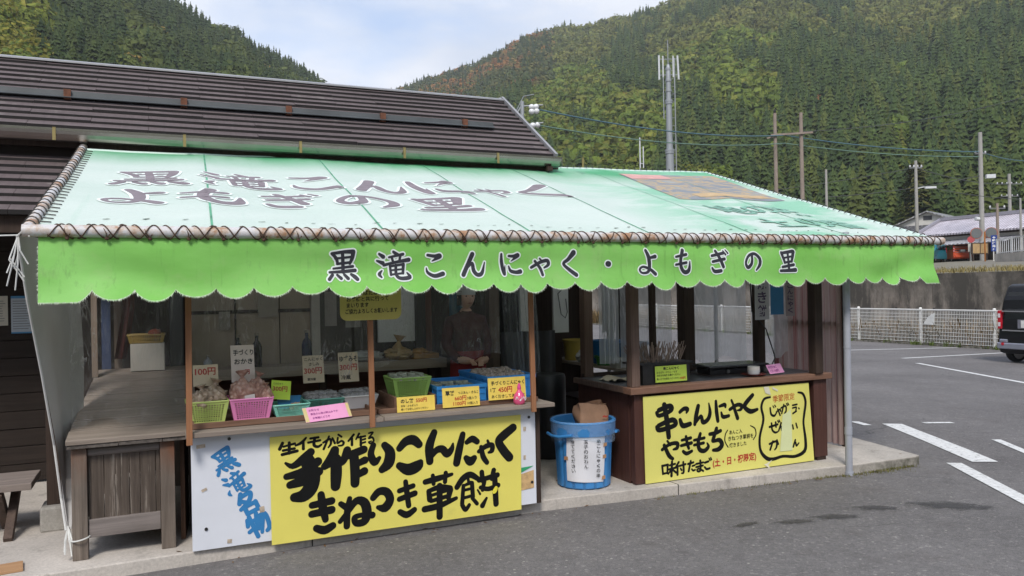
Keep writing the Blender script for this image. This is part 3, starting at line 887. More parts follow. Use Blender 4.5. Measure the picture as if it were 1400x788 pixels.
# ================================================================== main building
def shingle_mat():
    m, t, b = new_mat("roof_shingle")
    v = tex_vec(t)
    br = N(t, 'ShaderNodeTexNoise')
    f = noise_fac(t, tex_vec(t, (0.7, 6, 6)), 1.0, 5, 0.6)
    col = ramp(t, f, [(0.25, (0.085, 0.067, 0.067)), (0.75, (0.155, 0.124, 0.124))])
    g = noise_fac(t, tex_vec(t, (30, 2.5, 2.5)), 1.0, 5, 0.7)
    col = mixc(t, 0.6, col, ramp(t, g, [(0.3, (0.75, 0.75, 0.75)), (0.7, (1.2, 1.2, 1.2))]), 'MULTIPLY')
    h = noise_fac(t, tex_vec(t, (1.6, 0.9, 0.9)), 2.2, 5, 0.7)
    col = mixc(t, ramp(t, h, [(0.60, 0.0), (0.72, 0.4)]), col, (0.30, 0.27, 0.25))
    t.links.new(col, b.inputs['Base Color'])
    b.inputs['Roughness'].default_value = 0.7
    b.inputs['Specular IOR Level'].default_value = 0.25
    return m
M_SHINGLE = shingle_mat()
M_STEEL = plain("galvanised_steel", (0.36, 0.36, 0.36), 0.38, 0.15, 5, metal=0.9)
M_GUTTER = plain("gutter_steel", (0.42, 0.39, 0.35), 0.26, 0.12, 3, metal=0.95)
M_TRIM = plain("aluminium_trim", (0.36, 0.36, 0.37), 0.45, 0.08, 4, metal=0.4)
M_RUST = plain("rusty_steel", (0.14, 0.055, 0.03), 0.85, 0.4, 20)
M_DARKWALL = wood("dark_plank_wall", (0.016, 0.011, 0.009), (0.035, 0.025, 0.02), 'X', 0.8, 0.8, (0.35, 0.33, 0.31), 0.735)
M_DARKWOOD = wood("dark_timber", (0.026, 0.016, 0.012), (0.065, 0.042, 0.032), 'Z', 0.75)
M_BROWNPOST = wood("brown_timber", (0.085, 0.05, 0.038), (0.19, 0.13, 0.105), 'Z', 0.7)
M_BLACK = plain("black_paint", (0.012, 0.012, 0.013), 0.5, 0.3)
EAVE_Y, EAVE_Z, RIDGE_Y, RIDGE_Z = 7.5, 3.02, 9.0, 3.955
bld = thing("main_building", (0, 8.3, 0.08), "long dark wooden building with brown shingle roof behind the awning", "building")
mb = MB()
Y0 = 7.6
for k in range(20):                                   # horizontal planks of the front wall
    z0 = 0.10 + k * 0.146
    mb.box(-4.5, -0.62, Y0 + 0.004 * (k % 3), Y0 + 0.04, z0, z0 + 0.141)
obj("front_wall", mb, M_DARKWALL, bld, bevel=0.003)
mb = MB()
mb.box(-0.62, 3.98, Y0 + 0.02, Y0 + 0.08, 0.08, 2.95)
mb.box(3.9, 3.98, Y0 + 0.082, 10.4, 0.08, 2.9)
mb.box(-4.5, 3.898, 10.4, 10.48, 0.08, 3.0)
obj("shop_back_wall", mb, M_DARKWOOD, bld)
mb = MB()                                             # gable triangle
mb.prism([(7.62, 2.95), (10.4, 2.95), (9.0, 3.85)], 'x', 3.70, 3.76)
obj("gable_wall", mb, M_DARKWOOD, bld)
mb = MB()
SL = (RIDGE_Z - EAVE_Z) / (RIDGE_Y - EAVE_Y)
NROW = 13
def roof_r(y): return 3.865 + (y - EAVE_Y) * 0.035
for k in range(NROW):                                 # courses of shingles, each lapping the next
    a, c = k / NROW, (k + 1) / NROW
    ya, yc = EAVE_Y + (RIDGE_Y - EAVE_Y) * a, EAVE_Y + (RIDGE_Y - EAVE_Y) * c
    za, zc = EAVE_Z + (RIDGE_Z - EAVE_Z) * a, EAVE_Z + (RIDGE_Z - EAVE_Z) * c
    x = -4.6 - (k % 2) * 0.45
    while x < roof_r(ya):
        x2 = min(x + 0.905, roof_r(ya) - 0.01)
        if x2 - x > 0.03:
            t_ = 0.024 + random.uniform(-0.005, 0.005)
            mb.add([(x, ya - 0.01, za + t_), (x2, ya - 0.01, za + t_), (x2, yc, zc + 0.004), (x, yc, zc + 0.004),
                    (x, ya - 0.01, za - 0.01), (x2, ya - 0.01, za - 0.01), (x2, yc, zc - 0.03), (x, yc, zc - 0.03)],
                   [(0, 1, 2, 3), (4, 7, 6, 5), (1, 5, 6, 2), (2, 6, 7, 3), (3, 7, 4, 0)])
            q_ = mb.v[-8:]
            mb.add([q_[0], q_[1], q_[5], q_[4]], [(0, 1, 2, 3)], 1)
        x += 0.908
# the rear slope
mb.add([(-4.6, RIDGE_Y, RIDGE_Z - 0.01), (3.9, RIDGE_Y, RIDGE_Z - 0.01), (3.88, 10.75, 2.87), (-4.6, 10.75, 2.87),
        (-4.6, RIDGE_Y, RIDGE_Z - 0.07), (3.9, RIDGE_Y, RIDGE_Z - 0.07), (3.88, 10.75, 2.81), (-4.6, 10.75, 2.81)],
       [(0, 1, 2, 3), (4, 7, 6, 5), (0, 4, 5, 1), (1, 5, 6, 2), (2, 6, 7, 3), (3, 7, 4, 0)])
M_BUTT = plain("cut_edge_lap_shade", (0.012, 0.010, 0.010), 0.9, 0.3)  # cut edges painted near-black for the shadow under each lap
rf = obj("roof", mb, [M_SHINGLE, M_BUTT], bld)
mb = MB()
mb.prism([(RIDGE_Y - 0.10, RIDGE_Z - 0.02), (RIDGE_Y - 0.10, RIDGE_Z - 0.005), (RIDGE_Y, RIDGE_Z + 0.03), (RIDGE_Y + 0.1, RIDGE_Z - 0.005), (RIDGE_Y + 0.1, RIDGE_Z - 0.02)], 'x', -4.65, 3.93)
obj("ridge_cap", mb, M_TRIM, rf)
mb = MB()
mb.beam((roof_r(EAVE_Y - .03) + 0.012, EAVE_Y - 0.03, EAVE_Z - 0.02), (roof_r(RIDGE_Y) + 0.012, RIDGE_Y, RIDGE_Z + 0.01), 0.03, 0.09)
mb.beam((3.92, RIDGE_Y, RIDGE_Z + 0.01), (3.90, 10.76, 2.86), 0.03, 0.09)
obj("gable_trim", mb, M_TRIM, rf)
# snow guard rail across the slope
sgy = 8.06
sgz = EAVE_Z + SL * (sgy - EAVE_Y)
mb = MB()
nrm = Vector((0, -SL, 1)).normalized()
mb.obox((-0.6, sgy - 0.02, sgz + 0.055), (8.0, 0.012, 0.062), Matrix.Rotation(R(-10), 3, 'X'))
mb.obox((-0.6, sgy - 0.05, sgz + 0.028), (8.0, 0.05, 0.006), Matrix.Rotation(R(25), 3, 'X'))
sg = obj("snow_guard", mb, plain("weathered_zinc", (0.065, 0.073, 0.078), 0.6, 0.25, 3), bld)
for x in (-2.55, -1.6, -0.72, 0.24, 1.2, 2.15, 3.06):
    mb = MB()
    mb.box(x - 0.028, x + 0.028, sgy - 0.055, sgy - 0.004, sgz + 0.005, sgz + 0.095)
    mb.box(x - 0.02, x + 0.02, sgy - 0.02, sgy + 0.16, sgz + 0.04, sgz + 0.06)
    obj("bracket", mb, M_RUST, sg)
# box gutter with straps, its outlet over the awning
mb = MB()
gx0, gx1 = -4.6, roof_r(EAVE_Y) + 0.03
mb.prism([(EAVE_Y + a, EAVE_Z + c) for a, c in ((-.128, -.028), (-.138, -.028), (-.137, -.05), (-.130, -.075), (-.112, -.100), (-.085, -.119), (-.055, -.126), (-.015, -.126), (-.012, -.03), (-.02, -.03), (-.023, -.118), (-.055, -.118), (-.083, -.111), (-.105, -.094), (-.122, -.071), (-.129, -.05))], 'x', gx0, gx1)
mb.box(gx1 - 0.004, gx1 + 0.002, EAVE_Y - 0.138, EAVE_Y - 0.012, EAVE_Z - 0.126, EAVE_Z - 0.03)
gt = obj("gutter", mb, M_GUTTER, bld)
mb = MB()
mb.box(gx1 - 0.16, gx1 - 0.10, EAVE_Y - 0.11, EAVE_Y - 0.05, EAVE_Z - 0.175, EAVE_Z - 0.127)
obj("outlet", mb, M_DARKWOOD, gt)
for k in range(9):
    x = -4.0 + k * 0.98 + 0.3
    mb = MB()
    mb.box(x - 0.012, x + 0.012, EAVE_Y - 0.144, EAVE_Y - 0.139, EAVE_Z - 0.13, EAVE_Z - 0.028)
    mb.box(x - 0.012, x + 0.012, EAVE_Y - 0.144, EAVE_Y + 0.02, EAVE_Z - 0.030, EAVE_Z - 0.024)
    obj("strap", mb, plain("brass_strap", (0.30, 0.24, 0.10), 0.5, 0.2, metal=0.5) if k == 0 else bpy.data.materials["brass_strap"], gt)
mb = MB()
mb.box(-4.5, 3.80, EAVE_Y + 0.0, EAVE_Y + 0.03, EAVE_Z - 0.16, EAVE_Z - 0.02)
mb.box(-4.5, 3.80, EAVE_Y + 0.032, Y0 + 0.02, EAVE_Z - 0.10, EAVE_Z - 0.07)
obj("fascia", mb, M_DARKWOOD, bld)
# lower pent roof over the front, run on unseen under the awning to darken the stall
mb = MB()
pa, pb = (6.55, 2.215), (7.62, 2.80)
NP = 8
for k in range(NP):
    a, c = k / NP, (k + 1) / NP
    ya, yc = pa[0] + (pb[0] - pa[0]) * a, pa[0] + (pb[0] - pa[0]) * c
    za, zc = pa[1] + (pb[1] - pa[1]) * a, pa[1] + (pb[1] - pa[1]) * c
    x = -4.6 - (k % 2) * 0.45
    while x < 3.75:
        x2 = min(x + 0.905, 3.75)
        mb.add([(x, ya - 0.01, za + 0.024), (x2, ya - 0.01, za + 0.024), (x2, yc, zc + 0.004), (x, yc, zc + 0.004),
                (x, ya - 0.01, za - 0.01), (x2, ya - 0.01, za - 0.01), (x2, yc, zc - 0.02), (x, yc, zc - 0.02)],
               [(0, 1, 2, 3), (4, 7, 6, 5), (1, 5, 6, 2), (2, 6, 7, 3), (3, 7, 4, 0)])
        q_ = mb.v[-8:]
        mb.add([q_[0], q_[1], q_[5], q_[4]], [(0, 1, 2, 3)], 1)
        x += 0.908
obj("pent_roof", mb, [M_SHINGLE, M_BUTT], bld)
mb = MB()
mb.box(-4.5, 3.72, 6.60, 6.66, 2.08, 2.20)
for x in (-3.4, -2.2, 0.35, 1.5, 2.7, 3.6):
    mb.beam((x, 6.62, 2.17), (x, 7.58, 2.70), 0.045, 0.07)
obj("rafters", mb, M_DARKWOOD, bld)
mb = MB()
mb.box(-0.70, -0.60, 6.02, 6.12, 0.24, 2.08)
obj("pillar", mb, M_DARKWOOD, bld, bevel=0.004)
mb = MB()
mb.prism([(-0.735, 5.95), (-0.555, 5.95), (-0.555, 6.18), (-0.735, 6.18)], 'z', 0.075, 0.24)
single("footing_stone", mb, concrete_mat("footing_concrete", (0.33, 0.31, 0.28)), "grey concrete footing block under the dark pillar beside the bench", "footing", bevel=0.015)

# posters on the dark wall
M_PAPER = plain("paper", (0.62, 0.60, 0.57), 0.8, 0.05)
M_INK = plain("black_ink", (0.012, 0.012, 0.012), 0.55, 0.1)
def poster(x0, z0, x1, z1, c, label, lines, bar=None, y=7.592):
    p = thing("poster", ((x0 + x1) / 2, y, z0), label, "poster", "posters on the dark wall")
    mb = MB(); mb.box(x0, x1, y - 0.003, y, z0, z1)
    obj("sheet", mb, plain("poster_paper", c, 0.6, 0.08, 10), p)
    if bar:
        for za, zb in ((z1 - 0.02, z1), (z0, z0 + 0.012)):
            mb = MB(); mb.box(x0, x1, y - 0.0045, y - 0.0035, za, zb)
            obj("border", mb, plain("poster_border", bar, 0.6), p)
    mb = MB()
    for k in range(lines):
        zz = z1 - 0.045 - k * (z1 - z0 - 0.06) / lines
        mb.box(x0 + 0.012, x0 + 0.012 + (x1 - x0 - 0.024) * random.uniform(0.7, 1), y - 0.0045, y - 0.0035, zz, zz + 0.006)
    obj("printed_lines", mb, plain("grey_print", (0.2, 0.2, 0.2), 0.7), p)
poster(-1.113, 1.322, -0.965, 1.63, (0.42, 0.47, 0.52), "pale poster with blue edges on the dark plank wall, the larger of two", 12, (0.06, 0.22, 0.42))
poster(-1.26, 1.39, -1.135, 1.632, (0.5, 0.47, 0.4), "small cream notice on the dark plank wall at the photo's left edge", 9)

# ================================================================== the awning
C18, S18 = math.cos(R(18)), math.sin(R(18))
def awn(x, s, d=0.0):
    """point on the sloping awning: x along the front, s up the slope, d above the cloth"""
    fr = ((x - 0.30) / 0.99) % 1.0
    sag = 0.010 * mnoise.noise(Vector((x * 1.1, s * 1.3, 0.7))) + 0.005 * mnoise.noise(Vector((x * 3.1 + s * 2.0, s * 1.5 - x, 2.7))) - 0.030 * math.sin(math.pi * fr) * math.sin(math.pi * min(1, max(0, s / 3.1)))
    h = d + sag
    return (x - 0.035 * s * (x > -0.3) * min(1, (x + .3) / 3) * 0, 4.70 + s * C18 - h * S18, 1.955 + s * S18 + h * C18)
def cloth_roof_mat():
    m = bpy.data.materials.new("faded_mint_canvas")
    m.use_nodes = True
    t = m.node_tree
    b = t.nodes['Principled BSDF']
    o = t.nodes['Material Output']
    tc = N(t, 'ShaderNodeTexCoord')
    sx = N(t, 'ShaderNodeSeparateXYZ')
    t.links.new(tc.outputs['Object'], sx.inputs[0])
    v = tex_vec(t)
    f = noise_fac(t, tex_vec(t, (0.6, 1.6, 1.6)), 1.0, 6, 0.6)
    col = ramp(t, f, [(0.3, (0.64, 0.78, 0.70)), (0.7, (0.76, 0.86, 0.80))])
    # greener cloth where it is less bleached: along the top, and in streaks on the right
    def rng_(sock, a, c):
        q = N(t, 'ShaderNodeMapRange'); q.inputs['From Min'].default_value = a; q.inputs['From Max'].default_value = c
        t.links.new(sock, q.inputs['Value']); return q.outputs[0]
    topm = rng_(sx.outputs['Y'], 2.1, 2.75)
    st = noise_fac(t, tex_vec(t, (1.3, 0.5, 0.5)), 1.7, 6, 0.68)
    a1 = mixc(t, 1.0, topm, ramp(t, st, [(0.25, 0.45), (0.55, 1.0)]), 'MULTIPLY')
    rm = rng_(sx.outputs['X'], 0.6, 1.6)
    st2 = noise_fac(t, tex_vec(t, (0.55, 1.5, 1.5)), 1.4, 7, 0.62)
    a2 = mixc(t, 1.0, rm, ramp(t, st2, [(0.44, 0.0), (0.56, 0.9)]), 'MULTIPLY')
    st3 = noise_fac(t, tex_vec(t, (7, 0.35, 0.35)), 1.0, 4, 0.6)
    a3 = ramp(t, st3, [(0.62, 0.0), (0.72, 0.30)])
    col = mixc(t, a3, col, (0.36, 0.66, 0.50))
    col = mixc(t, a1, col, (0.10, 0.46, 0.22))
    col = mixc(t, a2, col, (0.29, 0.66, 0.45))
    col = mixc(t, 0.25, col, ramp(t, noise_fac(t, v, 40, 3), [(0.3, (0.85, 0.85, 0.85)), (0.7, (1.1, 1.1, 1.1))]), 'MULTIPLY')
    t.links.new(col, b.inputs['Base Color'])
    b.inputs['Roughness'].default_value = 0.6
    b.inputs['Specular IOR Level'].default_value = 0.25
    tl = N(t, 'ShaderNodeBsdfTranslucent')
    tl.inputs['Color'].default_value = (0.78, 0.82, 0.72, 1)
    ms = N(t, 'ShaderNodeMixShader')
    ms.inputs['Fac'].default_value = 0.24
    t.links.new(b.outputs[0], ms.inputs[1]); t.links.new(tl.outputs[0], ms.inputs[2])
    t.links.new(ms.outputs[0], o.inputs['Surface'])
    bump(t, b, noise_fac(t, v, 2.2, 4), 0.12, 0.02)
    return m
AX0, AX1 = -0.60, 6.165
def awn_edge(u, vv):
    xl = AX0 + 0.05 * vv
    x = xl + (AX1 + 0.02 * vv - xl) * u
    smax = 2.83 + 0.56 * u
    return x, vv * smax
awning = thing("awning", (2.8, 4.7, 1.95), "faded mint green canvas awning with a bright green scalloped valance over the stall", "awning")
mb = MB()
mb.sheet(lambda u, vv: awn(*awn_edge(u, vv)), 140, 28)
canopy = obj("canopy", mb, cloth_roof_mat(), awning, smooth=True)
# seams
M_SEAM = plain("seam_green", (0.10, 0.33, 0.20), 0.7, 0.4, 9)
for xs_ in (0.33, 1.33, 2.34, 3.30, 4.28, 5.25):
    mb = MB()
    for k in range(28):
        sa, sb_ = 0.02 + 0.103 * k, 0.02 + 0.103 * (k + 1)
        dx = (sa - 1.5) * 0.035
        dx2 = (sb_ - 1.5) * 0.035
        if xs_ > 3.9 and k > 4: wd_ = 0.004
        else: wd_ = 0.0065
        mb.add([awn(xs_ + dx - wd_, sa, 0.003), awn(xs_ + dx + wd_, sa, 0.003), awn(xs_ + dx2 + wd_, sb_, 0.003), awn(xs_ + dx2 - wd_, sb_, 0.003)], [(0, 1, 2, 3)])
    obj("seam", mb, M_SEAM, canopy)
# lettering on the slope
M_ROOFINK = plain("faded_roof_ink", (0.215, 0.18, 0.20), 0.7, 0.18, 14)
M_ROOFWHITE = plain("roof_letter_white", (0.76, 0.83, 0.80), 0.7, 0.05, 14)
def glyph_box(g):
    st = VALANCE_STROKES[g]
    X = [q for s_ in st for q in s_[0::3]]; Z = [q for s_ in st for q in s_[1::3]]; W_ = [q for s_ in st for q in s_[2::3]]
    return min(a - w_ / 2 for a, w_ in zip(X, W_)), max(a + w_ / 2 for a, w_ in zip(X, W_)), min(a - w_ / 2 for a, w_ in zip(Z, W_)), max(a + w_ / 2 for a, w_ in zip(Z, W_))
def glyph_in(g, x0, x1, z0, z1, kw=1.0):
    a, b_, c, d = glyph_box(g)
    sx_, sz_ = (x1 - x0) / (b_ - a), (z1 - z0) / (d - c)
    res = []
    for st in VALANCE_STROKES[g]:
        o_ = []
        for i in range(0, len(st), 3):
            o_ += [x0 + (st[i] - a) * sx_, z0 + (st[i + 1] - c) * sz_, st[i + 2] * (sx_ + sz_) / 2 * kw]
        res.append(o_)
    return res
roof_rows = [[('kuro', -0.05), ('taki', 0.575), ('ko', 1.14), ('n', 1.64), ('ni', 2.185), ('ya', 2.65), ('ku', 3.12)],
             [('yo', -0.14), ('mo', 0.33), ('gi', 0.87), ('no', 1.385), ('sato', 1.98)]]
wid = dict(kuro=.52, taki=.56, ko=.36, n=.44, ni=.48, ya=.36, ku=.42, yo=.37, mo=.40, gi=.41, no=.45, sato=.50)
mi, mo = MB(), MB()
for row, (s0, s1) in zip(roof_rows, ((1.44, 2.0), (0.77, 1.29))):
    for g, xc in row:
        a, b_ = (s0, s1) if g not in ('ya',) else (s0 + .07, s1 - .16)
        if g == 'no': a, b_ = 0.80, 1.21
        st = glyph_in(g, xc - wid[g] / 2, xc + wid[g] / 2, a, b_, 1.12)
        brush(st, awn, 0.006, 0.0, 1.2e-5, mi)
        brush(st, awn, 0.004, 0.021, 4e-6, mo)
        
obj("letter_outline", mo, M_ROOFWHITE, canopy)
obj("roof_lettering", mi, M_ROOFINK, canopy)
M_FADELET = plain("faded_letter_green", (0.20, 0.40, 0.31), 0.7, 0.3, 12)
for s_, x, s0, hh in (("地", 4.72, 1.02, .40), ("の", 5.05, 1.02, .34), ("味", 5.36, 0.98, .38), ("土", 4.78, .46, .36), ("の", 5.18, .46, .32), ("香", 5.5, .44, .34)):
    mi = MB(); write(mi, s_, awn, x, s0, h=hh, w=0.33, bold=0.02, d=0.007, slant=-0.25)
    obj("faded_lettering", mi, M_FADELET, canopy)
# printed picture, bleached
def picture_mat():
    m, t, b = new_mat("bleached_print")
    v = tex_vec(t)
    f = noise_fac(t, tex_vec(t, (2.4, 4.5, 4.5)), 1.0, 4, 0.6, 1.5)
    col = ramp(t, f, [(0.30, (0.20, 0.22, 0.25)), (0.46, (0.23, 0.25, 0.27)), (0.54, (0.45, 0.33, 0.19)), (0.62, (0.27, 0.28, 0.27)), (0.75, (0.36, 0.38, 0.38))])
    t.links.new(col, b.inputs['Base Color'])
    b.inputs['Roughness'].default_value = 0.7
    return m
mb = MB()
def pic(u, vv):
    x = 4.60 + 0.07 * vv + u * 1.38
    return awn(x, 1.68 + vv * (1.27 + 0.06 * u) + 0.06 * u, 0.004)
mb.sheet(pic, 12, 10)
obj("printed_picture", mb, picture_mat(), canopy)
mb = MB()
def strip(u, vv):
    x = 4.62 + 0.07 * (0.78 + 0.22 * vv) + u * 0.55
    return awn(x, 1.68 + (0.78 + 0.22 * vv) * 1.27 + 0.03 * u, 0.0065)
mb.sheet(strip, 5, 3)
def strip2(u, vv):
    x = 4.95 + u * 0.95
    return awn(x, 1.80 + vv * 0.16 + 0.06 * u, 0.0065)
obj("pink_strip", mb, plain("bleached_pink", (0.60, 0.33, 0.30), 0.7, 0.15, 8), canopy)
mb = MB(); mb.sheet(strip2, 6, 2)
obj("orange_strip", mb, plain("bleached_orange", (0.50, 0.36, 0.20), 0.7, 0.2, 8), canopy)
# tears just above the front pipe
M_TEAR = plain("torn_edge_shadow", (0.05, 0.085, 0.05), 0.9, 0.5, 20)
holes = [(-0.263, .30, .055, .022), (-0.062, .315, .05, .035), (0.144, .312, .05, .018)] + [(x + random.uniform(-.04, .04), .295 + random.uniform(-.02, .02), random.uniform(.03, .085), random.uniform(.010, .022)) for x in np.arange(0.62, 5.6, 0.135)]
for (x, s_, wd, ht) in holes:
    if random.random() < 0.12: continue
    n = 7
    pts = []
    for k in range(n):
        a = 2 * math.pi * k / n
        rr_ = random.uniform(0.35, 1.0)
        pts.append(awn(x + math.cos(a) * wd / 2 * rr_, s_ + math.sin(a) * ht / 2 * rr_ + (0.4 * (math.cos(a)) * ht), 0.005))
    mb = MB()
    mb.add(pts, [tuple(range(n))])
    obj("tear", mb, M_TEAR, canopy)

# white pipes and their lashings
def pvc_mat():
    m, t, b = new_mat("stained_white_pipe")
    f = noise_fac(t, tex_vec(t, (9, 9, 9)), 1.0, 5, 0.7)
    col = ramp(t, f, [(0.44, (0.58, 0.57, 0.58)), (0.53, (0.50, 0.42, 0.36)), (0.62, (0.36, 0.20, 0.11))])
    t.links.new(col, b.inputs['Base Color'])
    b.inputs['Roughness'].default_value = 0.45
    return m
M_PVC = pvc_mat()
M_ROPE = plain("brown_wire", (0.075, 0.04, 0.025), 0.85, 0.4, 30)
PZ = 1.952
mb = MB()
mb.tube([(x, 4.70, PZ) for x in np.linspace(-0.635, 6.165, 40)], 0.033, 14)
mb.lathe([(0.0, -0.034), (0.02, -0.03), (0.033, -0.012), (0.034, 0.0)], (0, 0, 0), 14) if False else None
fp = obj("front_pipe", mb, M_PVC, awning, smooth=True)
mb = MB()
for sgn, ph in ((1, 0.0), (-1, 1.1), (1, 2.4)):
    pts = []
    K = 900
    for k in range(K + 1):
        x = -0.52 + (6.13 + 0.52) * k / K
        a = sgn * (x * 2 * math.pi / 0.152) + ph + 0.8 * mnoise.noise(Vector((x * 2.3, sgn, 0.3)))
        rr_ = 0.0375 + 0.003 * mnoise.noise(Vector((x * 9, sgn * 3, 1.0)))
        pts.append((x, 4.70 + rr_ * math.cos(a), PZ + rr_ * math.sin(a)))
    mb.tube(pts, 0.0034, 5)
obj("lashing", mb, M_ROPE, fp)
for k in range(33):                                    # loose tangles and knots below the pipe
    mb = MB()
    x = -0.46 + k * 0.2 + random.uniform(-0.02, 0.02)
    x += random.uniform(-.05, .05)
    mb.blob((x, 4.678, PZ - 0.038), (0.011, 0.009, 0.010), k, 0.3, 3, 5)
    j = [random.uniform(-.012, .012) for _ in range(4)]
    mb.tube([(x - 0.022 + j[0], 4.672, PZ + 0.014), (x - 0.012 + j[1], 4.665, PZ - 0.010), (x, 4.674, PZ - 0.038), (x + 0.016 + j[2], 4.667, PZ - 0.016)], 0.003, 4)
    obj("knot", mb, M_ROPE, fp)
mb = MB()
lp = [Vector(awn(AX0 - 0.01 + 0.05 * q, q * 2.95, 0.004)) for q in np.linspace(0.0, 1, 24)]
mb.tube(lp, 0.030, 12)
sp = obj("side_pipe", mb, M_PVC, awning, smooth=True)
mb = MB()
for k in range(30):
    q = (k + 0.7) / 31
    c = Vector(awn(AX0 - 0.01 + 0.05 * q, q * 2.95, 0.004))
    pts = []
    for j in range(13):
        a = 2 * math.pi * j / 12
        pts.append(c + Vector((math.cos(a) * 0.034, (j / 12 - 0.5) * 0.05 * C18, math.sin(a) * 0.034 + (j / 12 - 0.5) * 0.05 * S18)))
    pts.append(Vector(awn(AX0 + 0.075 + 0.05 * q, q * 2.95 + 0.01, 0.006)))
    mb.tube(pts, 0.0038, 4)
obj("lashing", mb, plain("dark_cord", (0.05, 0.05, 0.045), 0.8, 0.3), sp)
mb = MB()                                              # hem and frame tube on the right and along the top
rp = [Vector(awn(AX1 + 0.02 * q, q * 3.39, -0.015)) for q in np.linspace(0.0, 1, 24)]
mb.tube(rp, 0.026, 10)
bk = [Vector(awn(x, 2.83 + 0.56 * (x - AX0) / (AX1 - AX0), -0.015)) for x in np.linspace(AX0 + .05, AX1, 40)]
mb.tube(bk, 0.026, 8)
hp = obj("hem_pipe", mb, plain("hem_mint", (0.62, 0.76, 0.70), 0.55, 0.1, 10), awning, smooth=True)
mb = MB()
for k in range(46):
    q = (k + 0.5) / 46
    c = Vector(awn(AX1 + 0.02 * q, q * 3.39, -0.01))
    mb.tube([c + Vector((-0.05, 0, 0.018)), c + Vector((-0.02, -0.01, 0.034)), c + Vector((0.01, 0.0, 0.03)), c + Vector((0.03, 0.012, 0.0))], 0.0045, 4)
for x in np.arange(4.0, 6.15, 0.085):
    c = Vector(awn(x, 2.83 + 0.56 * (x - AX0) / (AX1 - AX0), 0))
    mb.tube([c + Vector((-0.02, -0.04, 0.012)), c + Vector((0.0, 0.0, 0.034)), c + Vector((0.02, 0.03, 0.012))], 0.0045, 4)
obj("lacing", mb, bpy.data.materials["dark_cord"], hp)
mb = MB()                                              # the frame under the cloth
for x in (0.3, 1.3, 2.3, 3.3, 4.3, 5.3, 6.1):
    mb.tube([awn(x, 0.05, -0.05), awn(x, 2.85 + 0.5 * (x + .6) / 6.8, -0.05)], 0.017, 8)
for s_ in (1.1, 2.2):
    mb.tube([awn(-0.5, s_, -0.085), awn(6.1, s_, -0.085)], 0.017, 8)
obj("frame", mb, M_STEEL, awning, smooth=True)
for (x, y, zt, zb) in ((6.02, 7.7, 2.9, -0.0), (4.5, 7.75, 2.9, 0.08), (6.0, 6.2, 2.38, 0.08)):
    pass
mb = MB()
mb.tube([(6.12, 7.7, 2.88), (6.12, 7.7, 0.08)], 0.024, 8)
mb.tube([(4.62, 7.7, 2.86), (4.62, 7.7, 0.08)], 0.024, 8)
obj("prop", mb, M_STEEL, awning, smooth=True)

# valance
NOTCH = [-0.32, -0.118, 0.081, 0.288, 0.487, 0.701, 0.912, 1.134, 1.343, 1.54, 1.744, 1.954, 2.151, 2.344, 2.553, 2.758, 2.969, 3.163, 3.369, 3.58, 3.792, 3.983, 4.2, 4.401, 4.601, 4.806, 5.032, 5.225, 5.439, 5.617, 5.824]
VX0, VX1, VZT = -0.565, 6.063, 1.921
def val_bottom(x):
    base = 1.577 + 0.012 * (x + .5) / 6.5
    if x <= NOTCH[0]:
        u = min(1, (NOTCH[0] - x) / 0.07)
        return base + 0.062 * (1 - u) ** 1.6
    if x >= NOTCH[-1]:
        u = min(1, (x - NOTCH[-1]) / 0.05)
        return base + 0.05 * (1 - u) ** 1.6
    for i in range(len(NOTCH) - 1):
        if NOTCH[i] <= x <= NOTCH[i + 1]:
            u = (x - NOTCH[i]) / (NOTCH[i + 1] - NOTCH[i])
            amp = 0.058 + 0.010 * math.sin(i * 2.3)
            if i == len(NOTCH) - 2: amp = 0.045
            lob = math.sin(math.pi * u) ** 0.62
            return base + 0.066 - amp * lob + 0.004 * math.sin(i * 5.1)
    return base
def val(x, z, d=0.0):
    t = (VZT - z) / 0.345
    o = 0.012 * math.sin(2 * math.pi * min(1, t) * 0.95 + 0.5 + 0.9 * math.sin(x * 1.1)) - 0.0057 + 0.055 * t * t
    o += t * (0.008 * math.sin(2 * math.pi * x / 0.63 + 0.6 + z * 4) + 0.014 * math.sin(2 * math.pi * x / 1.9 + 2.0))
    o += 0.026 * t * mnoise.noise(Vector((x * 1.3 + z * 2.0, z * 5.0, 0.2))) + 0.010 * t * mnoise.noise(Vector((x * 4.0, z * 7.0, 3.2)))
    wl = math.exp(-((x + 0.2) / 0.35) ** 2)            # drag folds from both top corners
    o += wl * 0.028 * math.sin((x * 7 + z * 14)) * t
    wr = math.exp(-((x - 5.75) / 0.4) ** 2)
    o += wr * 0.030 * math.sin((-x * 6 + z * 15)) * t
    return (x, 4.702 - o - d, z)
